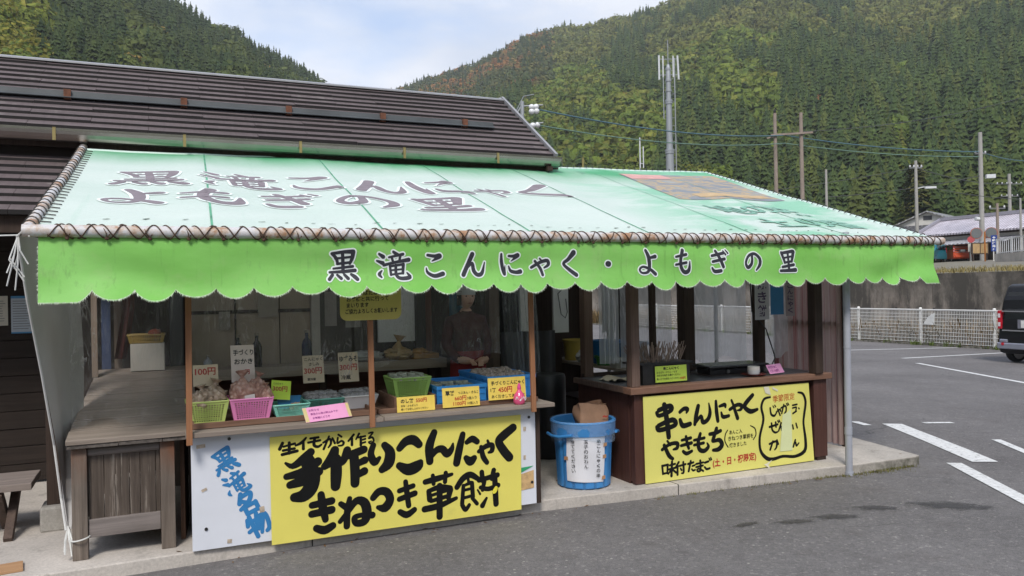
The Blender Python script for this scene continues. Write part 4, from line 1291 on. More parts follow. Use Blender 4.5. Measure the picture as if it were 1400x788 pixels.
def valance_mat():
    m = bpy.data.materials.new("bright_green_canvas")
    m.use_nodes = True
    t = m.node_tree
    b = t.nodes['Principled BSDF']
    o = t.nodes['Material Output']
    f = noise_fac(t, tex_vec(t, (1.2, 1.2, 2.0)), 1.0, 5, 0.6)
    col = ramp(t, f, [(0.3, (0.185, 0.50, 0.085)), (0.7, (0.275, 0.61, 0.155))])
    st = noise_fac(t, tex_vec(t, (42, 42, 1.4)), 1.0, 4, 0.6)
    col = mixc(t, ramp(t, st, [(0.60, 0.0), (0.74, 0.45)]), col, (0.13, 0.32, 0.07))
    dirt = noise_fac(t, tex_vec(t, (5, 5, 5)), 1.0, 6, 0.7)
    col = mixc(t, ramp(t, dirt, [(0.52, 0.0), (0.75, 0.40)]), col, (0.36, 0.50, 0.22))
    grime = noise_fac(t, tex_vec(t, (9, 9, 3)), 1.0, 6, 0.75)
    col = mixc(t, ramp(t, grime, [(0.60, 0.0), (0.76, 0.5)]), col, (0.12, 0.22, 0.08))
    t.links.new(col, b.inputs['Base Color'])
    b.inputs['Roughness'].default_value = 0.55
    b.inputs['Specular IOR Level'].default_value = 0.3
    tl = N(t, 'ShaderNodeBsdfTranslucent')
    t.links.new(col, tl.inputs['Color'])
    ms = N(t, 'ShaderNodeMixShader')
    ms.inputs['Fac'].default_value = 0.12
    t.links.new(b.outputs[0], ms.inputs[1]); t.links.new(tl.outputs[0], ms.inputs[2])
    t.links.new(ms.outputs[0], o.inputs['Surface'])
    bump(t, b, noise_fac(t, tex_vec(t, (3.0, 3.0, 6.0)), 1.0, 3, 0.5), 0.22, 0.03)
    return m
mb = MB()
NXV = 760
mb.sheet(lambda u, vv: val(VX0 + (VX1 - VX0) * u, VZT + (val_bottom(VX0 + (VX1 - VX0) * u) - VZT) * vv), NXV, 14)
valance = obj("valance", mb, valance_mat(), awning, smooth=True)
mb = MB()
x = VX0
while x < VX1:
    zb = val_bottom(x)
    l = random.uniform(0.002, 0.012)
    wv = random.uniform(0.002, 0.006)
    dx = random.uniform(-0.006, 0.006)
    zb2 = val_bottom(min(VX1, x + wv))
    mb.add([val(x, zb + 0.005, 0.0015), val(x + wv, zb2 + 0.005, 0.0015), val(x + wv * 0.6 + dx, min(zb, zb2) - l, 0.0015)], [(0, 1, 2)])
    x += random.uniform(0.002, 0.0065)
for k in range(50):                                     # loose threads at the sides
    z = random.uniform(1.58, 1.90)
    p = val(VX0, z, 0.001)
    mb.add([p, (p[0], p[1], z + 0.004), (p[0] - random.uniform(0.004, 0.012), p[1], z - 0.003)], [(0, 1, 2)])
mb.keep = True
obj("frayed_hem", mb, plain("frayed_threads", (0.50, 0.58, 0.44), 0.9, 0.25, 60), valance)
mi, mo = MB(), MB()
M_LETTER = plain("navy_black_letter", (0.022, 0.022, 0.032), 0.6, 0.15, 12)
M_LWHITE = plain("white_letter_edge", (0.70, 0.76, 0.74), 0.6, 0.06, 12)
for g, st in VALANCE_STROKES.items():
    st = [[q * 1e-4 for q in s_] for s_ in st]
    brush(st, val, 0.0045, 0.0016, 8e-6, mi)
    brush(st, val, 0.0030, 0.0105, 4e-6, mo)
obj("letter_outline", mo, M_LWHITE, valance)
obj("valance_lettering", mi, M_LETTER, valance)
# ================================================================== posts, drain pipe, mesh curtain
M_ORANGEWOOD = wood("orange_wood_lath", (0.22, 0.095, 0.045), (0.36, 0.17, 0.085), 'Z', 0.6)
M_GREYWOOD = wood("weathered_plank", (0.18, 0.145, 0.12), (0.35, 0.295, 0.25), 'X', 0.75, 0.8, (0.48, 0.43, 0.385), 0.66)
M_GREYWOODZ = wood("weathered_board", (0.045, 0.034, 0.027), (0.155, 0.122, 0.10), 'Z', 0.8, 0.9, (0.33, 0.285, 0.245), 0.58)
M_LEGWOOD = wood("table_leg_wood", (0.06, 0.042, 0.034), (0.15, 0.105, 0.085), 'Z', 0.75, 0.8)
M_RAILWOOD = wood("table_rail_wood", (0.14, 0.12, 0.11), (0.29, 0.25, 0.235), 'X', 0.75, 0.8)
for x, xt, zb, lb in ((0.145, 0.156, 0.735, "thin orange lath post at the stall's left end, beside the yellow green basket"),
                      (1.223, 1.222, 0.745, "thin orange lath post carrying the yellow notice board"),
                      (2.36, 2.355, 0.752, "thin orange lath post beside the pink bottle at the counter's right end")):
    mb = MB()
    mb.beam((x, 4.955, zb), (xt, 4.975, 2.02), 0.034, 0.022)
    single("lath_post", mb, M_ORANGEWOOD, lb, "post", "thin lath posts along the counter", bevel=0.002)
mb = MB()
mb.tube([(5.243, 4.90, 0.012), (5.246, 4.90, 0.7), (5.252, 4.90, 1.3), (5.256, 4.90, 2.03)], 0.029, 14)
dp = thing("drain_pipe", (5.243, 4.90, 0.0), "grey plastic upright pipe standing on the kerb at the awning's right end", "pipe")
M_PIPE = plain("grey_pvc", (0.33, 0.345, 0.39), 0.45, 0.1, 3)
obj("tube", mb, M_PIPE, dp, smooth=True)
mb = MB()
mb.tube([(5.243, 4.90, 0.34), (5.244, 4.90, 0.40)], 0.0325, 14)
mb.tube([(5.243, 4.90, 0.0), (5.243, 4.90, 0.03)], 0.036, 14)
mb.tube([(5.249, 4.90, 1.06), (5.249, 4.90, 1.075)], 0.031, 14)
obj("sleeve", mb, M_PIPE, dp, smooth=True)

# gauze sheet tied to the awning corner and to the table leg
def gauze_mat():
    m = bpy.data.materials.new("grey_gauze")
    m.use_nodes = True
    t = m.node_tree
    b = t.nodes['Principled BSDF']
    b.inputs['Base Color'].default_value = (0.62, 0.605, 0.60, 1)
    b.inputs['Roughness'].default_value = 0.9
    v = tex_vec(t)
    wv = N(t, 'ShaderNodeTexWave', wave_type='BANDS', bands_direction='Z')
    wv.inputs['Scale'].default_value = 26
    wv.inputs['Distortion'].default_value = 0.6
    t.links.new(v, wv.inputs['Vector'])
    f = noise_fac(t, v, 4, 4)
    a = mixc(t, 0.03, ramp(t, f, [(0.3, 0.84), (0.7, 0.93)]), wv.outputs['Color'], 'MULTIPLY')
    t.links.new(a, b.inputs['Alpha'])
    return m
mb = MB()
LE = [(1.93, 4.72, -0.655), (1.60, 4.86, -0.635), (1.18, 5.12, -0.605), (0.743, 5.34, -0.575), (0.42, 5.36, -0.545), (0.25, 5.28, -0.515)]
RE = [(1.99, 6.2, -0.56), (1.60, 6.15, -0.50), (1.18, 6.05, -0.48), (0.743, 5.85, -0.475), (0.42, 5.50, -0.49), (0.25, 5.30, -0.505)]
def gz(u, vv):
    k = vv * (len(LE) - 1)
    i = min(int(k), len(LE) - 2); f = k - i
    l = [LE[i][q] + (LE[i + 1][q] - LE[i][q]) * f for q in range(3)]
    r = [RE[i][q] + (RE[i + 1][q] - RE[i][q]) * f for q in range(3)]
    x = l[2] + (r[2] - l[2]) * u + 0.008 * math.sin(u * 7 + vv * 3) * (0.4 + vv) + 0.004 * math.sin(u * 17 - vv * 5)
    return (x, l[1] + (r[1] - l[1]) * u, l[0] + (r[0] - l[0]) * u)
mb.sheet(gz, 34, 44)
gzo = thing("gauze_curtain", (-0.52, 5.29, 0.08), "grey gauze curtain gathered from the awning corner down to the table leg", "curtain")
obj("gauze", mb, gauze_mat(), gzo, smooth=True)
mb = MB()
mb.tube([(LE[i][2] - 0.004, LE[i][1] - 0.004, LE[i][0]) for i in range(len(LE))], 0.007, 6)
obj("hem", mb, plain("white_hem", (0.62, 0.62, 0.61), 0.8, 0.1), gzo)
mb = MB()
for k in range(7):
    a = k * 0.9
    mb.tube([(-0.655, 4.72, 1.93), (-0.67 + 0.025 * math.cos(a), 4.70 + 0.02 * math.sin(a), 1.85 - 0.012 * k), (-0.66 + 0.05 * math.cos(a * 2), 4.70, 1.78 - 0.022 * k)], 0.0035, 4)
mb.tube([(-0.655, 4.72, 1.93), (-0.63, 4.71, 1.955), (-0.60, 4.68, 1.92)], 0.005, 5)
mb.tube([(-0.66, 4.72, 1.93), (-0.95, 5.4, 1.97), (-1.5, 6.3, 2.05)], 0.004, 5)
obj("string", mb, plain("white_string", (0.66, 0.66, 0.64), 0.8, 0.1), gzo)
mb = MB()
for k in range(6):
    a = k * 1.3
    mb.tube([(-0.51, 5.29, 0.27), (-0.505 + 0.02 * math.cos(a), 5.24, 0.20), (-0.50 + 0.03 * math.cos(a), 5.23 + 0.012 * math.sin(a), 0.16 - 0.012 * k)], 0.005, 4)
pts = []
for k in range(25):
    a = 2 * math.pi * k / 24
    pts.append((-0.442 + 0.046 * math.cos(a) * 1.05, 5.235 + 0.05 * math.sin(a), 0.205 + 0.008 * math.cos(a)))
mb.tube(pts, 0.0045, 5)
obj("tie", mb, bpy.data.materials["white_string"], gzo)

# ================================================================== bench, boards on the left
bn = thing("bench", (-1.05, 6.1, 0.08), "weathered wooden bench with splayed legs at the photo's left edge", "bench")
mb = MB()
mb.obox((-1.17, 5.97, 0.40), (0.80, 0.14, 0.045)); mb.obox((-1.17, 6.115, 0.402), (0.80, 0.14, 0.045)); mb.obox((-1.17, 6.26, 0.40), (0.80, 0.14, 0.045))
obj("seat", mb, wood("bench_wood", (0.16, 0.13, 0.115), (0.31, 0.26, 0.23), 'X', 0.8, 0.8), bn, bevel=0.004)
for (a, c) in (((-0.96, 5.93, 0.377), (-0.955, 6.22, 0.08)), ((-0.90, 6.30, 0.377), (-0.895, 5.84, 0.08)), ((-1.48, 5.93, 0.377), (-1.475, 6.22, 0.08)), ((-1.42, 6.30, 0.377), (-1.415, 5.84, 0.08))):
    mb = MB(); mb.beam(a, c, 0.05, 0.06)
    obj("leg", mb, M_LEGWOOD, bn, bevel=0.003)
mb = MB()
mb.obox((-0.88, 5.22, 0.089), (0.30, 0.16, 0.016), Matrix.Rotation(R(8), 3, 'Z'))
single("wood_offcut", mb, wood("fresh_board", (0.36, 0.20, 0.10), (0.48, 0.29, 0.16), 'X', 0.7), "small orange wood board lying on the concrete at the lower left corner", "board", bevel=0.002)
mb = MB()
mb.add([(0.10, 5.36, 0.085), (0.135, 5.80, 0.085), (0.135, 5.80, 0.72), (0.10, 5.36, 0.75), (0.125, 5.36, 0.085), (0.16, 5.80, 0.085), (0.16, 5.80, 0.72), (0.125, 5.36, 0.75)],
       [(0, 1, 2, 3), (4, 7, 6, 5), (0, 4, 5, 1), (1, 5, 6, 2), (2, 6, 7, 3), (3, 7, 4, 0)])
single("leaning_board", mb, wood("leaning_board_wood", (0.10, 0.055, 0.035), (0.20, 0.115, 0.075), 'Z', 0.7), "brown board standing on edge between the bare table and the white counter front", "board")

# ================================================================== bare display table
tb = thing("display_table", (-0.2, 6.0, 0.08), "bare weathered display table with a plank front at the stall's left end", "table")
T0 = (5.17, 0.785); T1 = (7.05, 1.035)
mb = MB()
NB = 9
for k in range(NB):
    a, c = k / NB, (k + 1) / NB - 0.006
    ya, yc = T0[0] + (T1[0] - T0[0]) * a, T0[0] + (T1[0] - T0[0]) * c
    za, zc = T0[1] + (T1[1] - T0[1]) * a, T0[1] + (T1[1] - T0[1]) * c
    xa, xb_ = -0.505 + 0.05 * a, 0.225
    th = 0.028 + 0.002 * (k % 2)
    mb.add([(xa, ya, za + 0.002 * (k % 3)), (xb_, ya, za + 0.002 * (k % 3)), (xb_, yc, zc), (xa, yc, zc), (xa, ya, za - th), (xb_, ya, za - th), (xb_, yc, zc - th), (xa, yc, zc - th)],
           [(0, 1, 2, 3), (4, 7, 6, 5), (0, 4, 5, 1), (1, 5, 6, 2), (2, 6, 7, 3), (3, 7, 4, 0)])
obj("tabletop", mb, M_GREYWOOD, tb, bevel=0.003)
mb = MB()
mb.box(-0.50, -0.235, 5.178, 5.20, 0.733, 0.756); mb.box(-0.232, 0.0, 5.176, 5.20, 0.734, 0.756); mb.box(0.003, 0.21, 5.179, 5.20, 0.733, 0.756)
obj("edge_strip", mb, plain("worn_strip", (0.10, 0.085, 0.075), 0.85, 0.6, 40), tb, bevel=0.002)
def leg_mat():
    m = wood("weathered_leg_wood", (0.085, 0.067, 0.055), (0.25, 0.205, 0.17), 'Z', 0.75, 0.8)
    t = m.node_tree; b = t.nodes['Principled BSDF']
    src = b.inputs['Base Color'].links[0].from_socket
    tc = N(t, 'ShaderNodeTexCoord'); sx = N(t, 'ShaderNodeSeparateXYZ')
    t.links.new(tc.outputs['Object'], sx.inputs[0])
    mr = N(t, 'ShaderNodeMapRange'); mr.inputs['From Min'].default_value = 0.42; mr.inputs['From Max'].default_value = 0.62
    t.links.new(sx.outputs['Z'], mr.inputs['Value'])
    q = mixc(t, 1.0, mr.outputs[0], ramp(t, noise_fac(t, tex_vec(t, (9, 9, 2)), 1.0, 5, 0.7), [(0.35, 0.1), (0.65, 1.0)]), 'MULTIPLY')
    t.links.new(mixc(t, q, src, (0.17, 0.075, 0.042)), b.inputs['Base Color'])
    return m
M_LEGRED = leg_mat()
for x0, x1, y0 in ((-0.483, -0.402, 5.215), (-0.012, 0.068, 5.215), (-0.46, -0.38, 6.9), (0.06, 0.14, 6.9)):
    mb = MB(); mb.box(x0, x1, y0, y0 + 0.075, 0.08, 0.732 if y0 < 6 else 0.985)
    obj("leg", mb, M_LEGRED, tb, bevel=0.004)
mb = MB(); mb.tube([(-0.40, 5.262, 0.70), (-0.014, 5.262, 0.702)], 0.029, 12)
obj("rail", mb, M_RAILWOOD, tb, bevel=0.004)
mb = MB(); mb.box(-0.40, -0.014, 5.232, 5.28, 0.20, 0.305)
obj("rail", mb, M_RAILWOOD, tb, bevel=0.004)
mb = MB()
x = -0.398
k = 0
while x < -0.02:
    w_ = random.uniform(0.055, 0.09)
    mb.box(x, min(x + w_ - 0.003, -0.014), 5.252 + 0.004 * (k % 2), 5.272, 0.30, 0.69)
    x += w_; k += 1
obj("front_board", mb, M_GREYWOODZ, tb, bevel=0.002)
# side: darker boards behind
mb = MB(); mb.box(-0.45, -0.43, 5.30, 6.90, 0.22, 0.70)
obj("side_board", mb, M_DARKWOOD, tb)

# ================================================================== left sales counter
M_WHITEPANEL = plain("white_panel_paint", (0.66, 0.68, 0.74), 0.45, 0.05, 2.5)
ct = thing("sales_counter", (1.3, 5.3, 0.08), "weathered wooden sales counter with a white painted front at the left of the stall", "counter")
mb = MB()
mb.box(0.125, 1.30, 4.965, 5.10, 0.772, 0.80); mb.box(1.304, 2.53, 4.965, 5.10, 0.774, 0.802)
mb.box(0.14, 2.53, 5.104, 5.24, 0.772, 0.80); mb.box(0.14, 2.53, 5.244, 5.40, 0.772, 0.80)
mb.box(0.24, 2.50, 5.404, 5.75, 0.772, 0.80); mb.box(0.24, 2.50, 5.754, 6.12, 0.772, 0.80)
obj("countertop", mb, M_GREYWOOD, ct, bevel=0.003)
mb = MB(); mb.box(0.155, 2.42, 5.062, 5.082, 0.085, 0.770)
wp = obj("front_panel", mb, M_WHITEPANEL, ct, bevel=0.002)
mb = MB()
for (x, z) in ((0.232, 0.21), (2.37, 0.70), (2.385, 0.24), (0.37, 0.735)):
    mb.lathe([(0.0, 0.0), (0.008, 0.0), (0.011, 0.004)], (0, 0, 0), 10) if False else None
    mb.tube([(x, 5.0605, z), (x, 5.056, z)], 0.010, 10)
obj("screw", mb, plain("dark_screw", (0.06, 0.06, 0.06), 0.4, 0.1, metal=0.7), wp)
mb = MB()
mb.box(0.155, 2.42, 5.10, 5.13, 0.72, 0.768); mb.box(2.425, 2.455, 5.06, 6.1, 0.085, 0.77); mb.box(0.17, 0.20, 5.1, 6.1, 0.085, 0.77)
obj("frame", mb, M_DARKWOOD, ct)
# blue lettering on the white panel
def flat_put(y):
    return lambda u, v_, d: (u, y - d, v_)
blue = plain("blue_sign_paint", (0.03, 0.19, 0.44), 0.5, 0.1, 8)
NA_ = [[.42, .98, .14, .22, .62, .14], [.38, .86, .14, .80, .86, .14, .62, .55, .14, .18, .36, .12], [.34, .66, .12, .50, .54, .12], [.34, .40, .14, .34, .05, .14], [.34, .38, .13, .84, .38, .13], [.84, .40, .14, .84, .04, .14], [.34, .06, .13, .84, .06, .13]]
BUTSU = [[.30, .98, .13, .30, .02, .14], [.18, .88, .12, .10, .62, .12], [.12, .70, .12, .46, .74, .12], [.06, .36, .12, .46, .46, .12], [.62, .98, .13, .48, .58, .12], [.54, .78, .12, .94, .80, .13, .90, .20, .14, .74, .06, .12], [.70, .72, .11, .46, .30, .10], [.84, .72, .11, .52, .10, .10]]
mbl = MB()
import copy
def put_rot(cx, cz, ang, sz, y):
    ca, sa = math.cos(ang), math.sin(ang)
    return lambda u, v_, d: (cx + ((u - .5) * ca - (v_ - .5) * sa) * sz, y - d, cz + ((u - .5) * sa + (v_ - .5) * ca) * sz)
ANG = R(23)
for g, (cx, cz), sz in (('kuro', (0.34, 0.607), .145), ('taki', (0.404, 0.466), .145)):
    brush(glyph_in(g, 0, 1, 0, 1, 1.5), put_rot(cx, cz, ANG, sz, 5.061), 0.001, 0, 6e-6, mbl)
for g, (cx, cz), sz in ((NA_, (0.465, 0.335), .14), (BUTSU, (0.527, 0.198), .14)):
    brush(g, put_rot(cx, cz, ANG, sz, 5.061), 0.001, 0.028, 6e-6, mbl)
obj("blue_lettering", mbl, blue, wp)
M_TAPE = plain("old_tape", (0.44, 0.36, 0.28), 0.7, 0.35, 40)
for (x, z, sx_, sz_, a) in ((0.225, 0.444, .032, .016, -22), (0.362, 0.119, .026, .024, 5), (0.21, 0.705, .05, .022, -5), (0.553, 0.286, .028, .036, -5), (2.335, 0.62, .02, .03, 3), (2.332, 0.42, .018, .03, 3)):
    mb = MB(); mb.obox((x, 5.0595, z), (sx_, 0.001, sz_), Matrix.Rotation(R(a), 3, 'Y'))
    obj("tape_scrap", mb, M_TAPE, wp)
mb = MB()
mb.add([(2.30, 5.0588, 0.19), (2.40, 5.0588, 0.20), (2.40, 5.0588, 0.325), (2.30, 5.0588, 0.305)], [(0, 1, 2, 3)])
obj("label_scrap", mb, plain("tan_label", (0.55, 0.36, 0.17), 0.7, 0.25, 30), wp)
mb = MB()
mb.add([(2.30, 5.0580, 0.315), (2.40, 5.0580, 0.355), (2.30, 5.0580, 0.35)], [(0, 1, 2)])
obj("green_label_scrap", mb, plain("green_label", (0.03, 0.32, 0.14), 0.6), wp)

# the big yellow signs
def yellow_mat(name, c):
    m, t, b = new_mat(name)
    v = tex_vec(t)
    f = noise_fac(t, v, 1.7, 5, 0.6)
    col = ramp(t, f, [(0.3, tuple(q * 0.93 for q in c)), (0.7, tuple(min(1, q * 1.05) for q in c))])
    g = noise_fac(t, tex_vec(t, (5, 5, 5)), 1.0, 6, 0.7)
    col = mixc(t, ramp(t, g, [(0.60, 0.0), (0.8, 0.35)]), col, (0.42, 0.40, 0.12))
    t.links.new(col, b.inputs['Base Color'])
    b.inputs['Roughness'].default_value = 0.42
    return m
M_SIGNINK = plain("black_sign_paint", (0.006, 0.006, 0.006), 0.6, 0.2, 20, spec=0.2)
M_REDINK = plain("red_sign_paint", (0.42, 0.03, 0.02), 0.55, 0.2, 20)
ys = thing("yellow_sign", (1.45, 5.056, 0.06), "large yellow sign with huge black brush lettering on the white counter front", "sign")
mb = MB()
mb.prism([(0.606, 0.060), (2.295, 0.060), (2.303, 0.724), (0.604, 0.724)], 'y', 5.050, 5.0565)
obj("board", mb, yellow_mat("yellow_sign_paint", (0.74, 0.66, 0.14)), ys, bevel=0.001)
mb = MB()
for k, st in enumerate(LEFT_STROKES):
    brush([[q * 1e-4 for q in s_] for s_ in st], flat_put(5.0495), 0.0004, 0.0 if k < 7 else (0.0032 if k < 19 else 0.0028), 6e-6, mb, 16)
obj("sign_lettering", mb, M_SIGNINK, ys)
mb = MB()
for (x, z, r) in ((0.615, 0.30, 0.01), (2.14, 0.235, 0.012)):
    pass
mb = MB()
cxp, czp = 2.098, 0.222
pts = [(cxp + math.cos(a) * r_, czp + math.sin(a) * r_ * 1.2) for a, r_ in zip(np.linspace(0, 5.7, 11), [.014, .020, .024, .021, .016, .018, .025, .027, .019, .013, .012])]
mb.add([(p[0], 5.0425, p[1]) for p in pts], [tuple(range(len(pts)))])
obj("torn_patch", mb, plain("torn_yellow_patch", (0.80, 0.71, 0.06), 0.5, 0.15, 60), ys)

# ================================================================== right counter
M_REDBROWN = wood("red_brown_paint", (0.055, 0.022, 0.017), (0.095, 0.042, 0.033), 'Z', 0.55, 0.8, (0.30, 0.22, 0.20), 0.74)
rc = thing("grill_counter", (4.3, 5.5, 0.08), "dark red brown grill counter with timber posts at the right of the stall", "counter")
mb = MB(); mb.box(3.262, 5.31, 5.125, 5.24, 0.782, 0.833)
obj("counter_edge", mb, wood("counter_edge_wood", (0.13, 0.068, 0.045), (0.26, 0.145, 0.10), 'X', 0.55, 0.9), rc, bevel=0.004)
mb = MB(); mb.box(3.285, 5.30, 5.243, 6.02, 0.790, 0.830)
def slab_mat():
    m, t, b = new_mat("worn_dark_top")
    v = tex_vec(t)
    f = noise_fac(t, tex_vec(t, (3, 9, 9)), 1.0, 6, 0.7)
    t.links.new(ramp(t, f, [(0.35, (0.035, 0.035, 0.042)), (0.60, (0.065, 0.065, 0.075)), (0.74, (0.24, 0.24, 0.25))]), b.inputs['Base Color'])
    b.inputs['Roughness'].default_value = 0.32
    return m
obj("countertop", mb, slab_mat(), rc)
mb = MB(); mb.box(3.272, 3.30, 5.243, 6.06, 0.786, 0.831)
obj("side_edge", mb, M_BROWNPOST, rc)
mb = MB(); mb.box(3.32, 5.24, 5.215, 5.245, 0.10, 0.782)
obj("front_panel", mb, M_REDBROWN, rc)
mb = MB(); mb.box(3.315, 3.345, 5.248, 6.05, 0.082, 0.785)
obj("side_panel", mb, M_REDBROWN, rc)
mb = MB(); mb.box(5.13, 5.275, 5.16, 5.213, 0.11, 0.781)
obj("front_post", mb, M_REDBROWN, rc, bevel=0.003)
mb = MB(); mb.box(3.318, 3.425, 5.17, 5.213, 0.085, 0.781)
obj("front_post", mb, M_REDBROWN, rc, bevel=0.003)
mb = MB(); mb.box(5.16, 5.26, 5.165, 5.25, 0.078, 0.108)
obj("foot", mb, M_DARKWOOD, rc)
for (x, y, wd, z0, m_) in ((3.335, 5.20, 0.075, 0.834, M_BROWNPOST), (5.15, 5.15, 0.085, 0.834, M_DARKWOOD), (3.41, 6.06, 0.085, 0.08, M_BROWNPOST), (4.42, 5.99, 0.115, 0.08, M_DARKWOOD), (5.27, 5.99, 0.085, 0.08, M_DARKWOOD), (4.08, 6.03, 0.05, 0.834, M_DARKWOOD)):
    mb = MB(); mb.box(x - wd / 2, x + wd / 2, y - wd / 2, y + wd / 2, z0, 2.0 + (y - 5) * 0.3)
    obj("post", mb, m_, rc, bevel=0.004)
mb = MB(); mb.box(3.36, 5.3, 6.03, 6.07, 0.79, 0.86)
obj("back_rail", mb, M_DARKWOOD, rc)
mb = MB(); mb.box(3.35, 5.3, 5.98, 6.04, 0.09, 0.78)
obj("back_panel", mb, M_DARKWOOD, rc)
rs = thing("yellow_sign", (4.28, 5.158, 0.07), "yellow sign with black and red lettering and a gourd outline on the red brown counter", "sign")
mb = MB()
mb.prism([(3.396, 0.086), (5.109, 0.088), (5.063, 0.757), (3.387, 0.759)], 'y', 5.150, 5.157)
obj("board", mb, yellow_mat("yellow_sign_pale", (0.70, 0.66, 0.17)), rs, bevel=0.001)
KY = (5.1495 / 5.20)
def rput(u, v_, d):
    # lettering measured on the 5.20 plane, carried to the board
    return (u * 1.0 , 5.1495 - d, v_)
mb = MB()
for st in RIGHT_STROKES:
    brush([[q * 1e-4 for q in s_] for s_ in st], rput, 0.0004, 0.0022, 6e-6, mb)
def px(u, v_):  # corner-blend on the sign, u,v in 0..1
    return u, v_
for s_, u, v_, h in (("あんこ入", 4.205, .392, .036), ("きねつき草餅を", 4.195, .340, .040), ("焼きました", 4.205, .286, .038)):
    x, z = px(u, v_)
    write(mb, s_, rput, x, z, h=h, w=h * len(s_) * .92, bold=0.015, d=0.001, rot=R(1), wob=.003)
obj("sign_lettering", mb, M_SIGNINK, rs)
mb = MB()
x, z = px(4.035, .135)
write(mb, "(土・日・祝限定)", rput, x, z, h=.078, w=.445, bold=0.03, d=0.001, rot=R(2.0), wob=.004)
obj("red_lettering", mb, M_REDINK, rs)
mb = MB()
x, z = px(4.665, .615)
write(mb, "季節限定", rput, x, z, h=.062, w=.24, bold=0.012, d=0.001, rot=R(2.5), wob=.004)
obj("orange_lettering", mb, plain("orange_sign_paint", (0.50, 0.13, 0.03), 0.55), rs)
mb = MB()
mb.add([(4.729, 5.1455, 0.204), (4.866, 5.1455, 0.200), (4.86, 5.1455, 0.48), (4.853, 5.1455, 0.555), (4.815, 5.1455, 0.525), (4.765, 5.1455, 0.51)], [(0, 1, 2, 3, 4, 5)])
obj("cover_paper", mb, plain("pale_green_paper", (0.62, 0.66, 0.36), 0.7, 0.05), rs)
M_CTAPE = plain("clear_tape", (0.66, 0.63, 0.50), 0.25, 0.1)
mb = MB(); mb.add([(4.585, 5.1450, 0.704), (4.642, 5.1450, 0.683), (4.622, 5.1450, 0.755), (4.565, 5.1450, 0.757)], [(0, 1, 2, 3)])
obj("packing_tape", mb, M_CTAPE, rs)
mb = MB(); mb.add([(4.658, 5.1450, 0.735), (4.716, 5.1450, 0.708), (4.72, 5.1450, 0.722), (4.66, 5.1450, 0.752)], [(0, 1, 2, 3)])
obj("packing_tape", mb, M_CTAPE, rs)
mb = MB(); mb.add([(4.555, 5.1450, 0.115), (4.58, 5.1450, 0.118), (4.643, 5.1450, 0.145), (4.60, 5.1450, 0.105), (4.63, 5.1450, 0.06), (4.61, 5.1450, 0.058)], [(0, 1, 2, 3, 4)])
obj("packing_tape", mb, M_CTAPE, rs)
# corrugated side sheet
def corr_mat():
    m, t, b = new_mat("faded_striped_sheet")
    tc = N(t, 'ShaderNodeTexCoord')
    wv = N(t, 'ShaderNodeTexNoise', noise_dimensions='1D')
    sx = N(t, 'ShaderNodeSeparateXYZ')
    t.links.new(tc.outputs['Object'], sx.inputs[0])
    mu = N(t, 'ShaderNodeMath', operation='MULTIPLY'); mu.inputs[1].default_value = 11.0
    t.links.new(sx.outputs['Y'], mu.inputs[0])
    t.links.new(mu.outputs[0], wv.inputs['W'])
    wv.inputs['Scale'].default_value = 1.0
    wv.inputs['Detail'].default_value = 3
    col = ramp(t, wv.outputs['Fac'], [(0.38, (0.40, 0.28, 0.25)), (0.50, (0.50, 0.38, 0.35)), (0.56, (0.34, 0.13, 0.12)), (0.66, (0.46, 0.34, 0.31))])
    f = noise_fac(t, tex_vec(t, (6, 6, 1.5)), 1.0, 6, 0.7)
    col = mixc(t, 0.7, col, ramp(t, f, [(0.3, (0.7, 0.7, 0.7)), (0.7, (1.2, 1.2, 1.2))]), 'MULTIPLY')
    t.links.new(col, b.inputs['Base Color'])
    b.inputs['Roughness'].default_value = 0.6
    tl = N(t, 'ShaderNodeBsdfTranslucent')
    t.links.new(col, tl.inputs['Color'])
    ms = N(t, 'ShaderNodeMixShader')
    ms.inputs['Fac'].default_value = 0.45
    t.links.new(b.outputs[0], ms.inputs[1]); t.links.new(tl.outputs[0], ms.inputs[2])
    t.links.new(ms.outputs[0], t.nodes['Material Output'].inputs['Surface'])
    return m
mb = MB()
def corr(u, vv):
    y = 5.47 + u * 0.90
    return (5.80 + 0.012 * math.sin(u * 2 * math.pi * 13), y, 0.095 + vv * (1.95 + 0.3 * u))
mb.sheet(corr, 160, 2)
cs = thing("side_screen", (5.80, 5.9, 0.08), "faded brown and red striped corrugated sheet closing the stall's right end", "screen")
obj("sheet", mb, corr_mat(), cs, smooth=True)
mb = MB(); mb.box(5.815, 5.86, 5.47, 5.515, 0.08, 2.15); mb.box(5.815, 5.86, 6.33, 6.37, 0.08, 2.4); mb.box(5.815, 5.85, 5.518, 6.325, 1.2, 1.25)
obj("frame", mb, M_DARKWOOD, cs)

# ================================================================== clear sheets
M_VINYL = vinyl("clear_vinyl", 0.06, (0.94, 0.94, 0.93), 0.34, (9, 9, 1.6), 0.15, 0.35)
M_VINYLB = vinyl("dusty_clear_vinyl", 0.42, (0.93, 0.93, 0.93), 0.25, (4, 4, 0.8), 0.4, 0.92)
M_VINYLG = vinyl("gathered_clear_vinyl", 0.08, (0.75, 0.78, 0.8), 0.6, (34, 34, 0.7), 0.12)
def vsheet(name, x0, x1, y, zt, zb, mat_, label, amp=0.012, grp=None, y1=None, n=60):
    mbx = MB()
    y1 = y if y1 is None else y1
    def f(u, vv):
        x = x0 + (x1 - x0) * u
        z = zt + (zb + 0.03 * math.sin(u * 11 + x0 * 3) - zt) * vv
        o = amp * (math.sin(u * 19 + vv * 2.5) + 0.6 * mnoise.noise(Vector((x * 4, z * 2.5, y)))) * (0.3 + vv)
        return (x, y + (y1 - y) * u + o, z)
    mbx.sheet(f, n, 24)
    return single(name, mbx, mat_, label, "plastic sheet", grp, smooth=True)
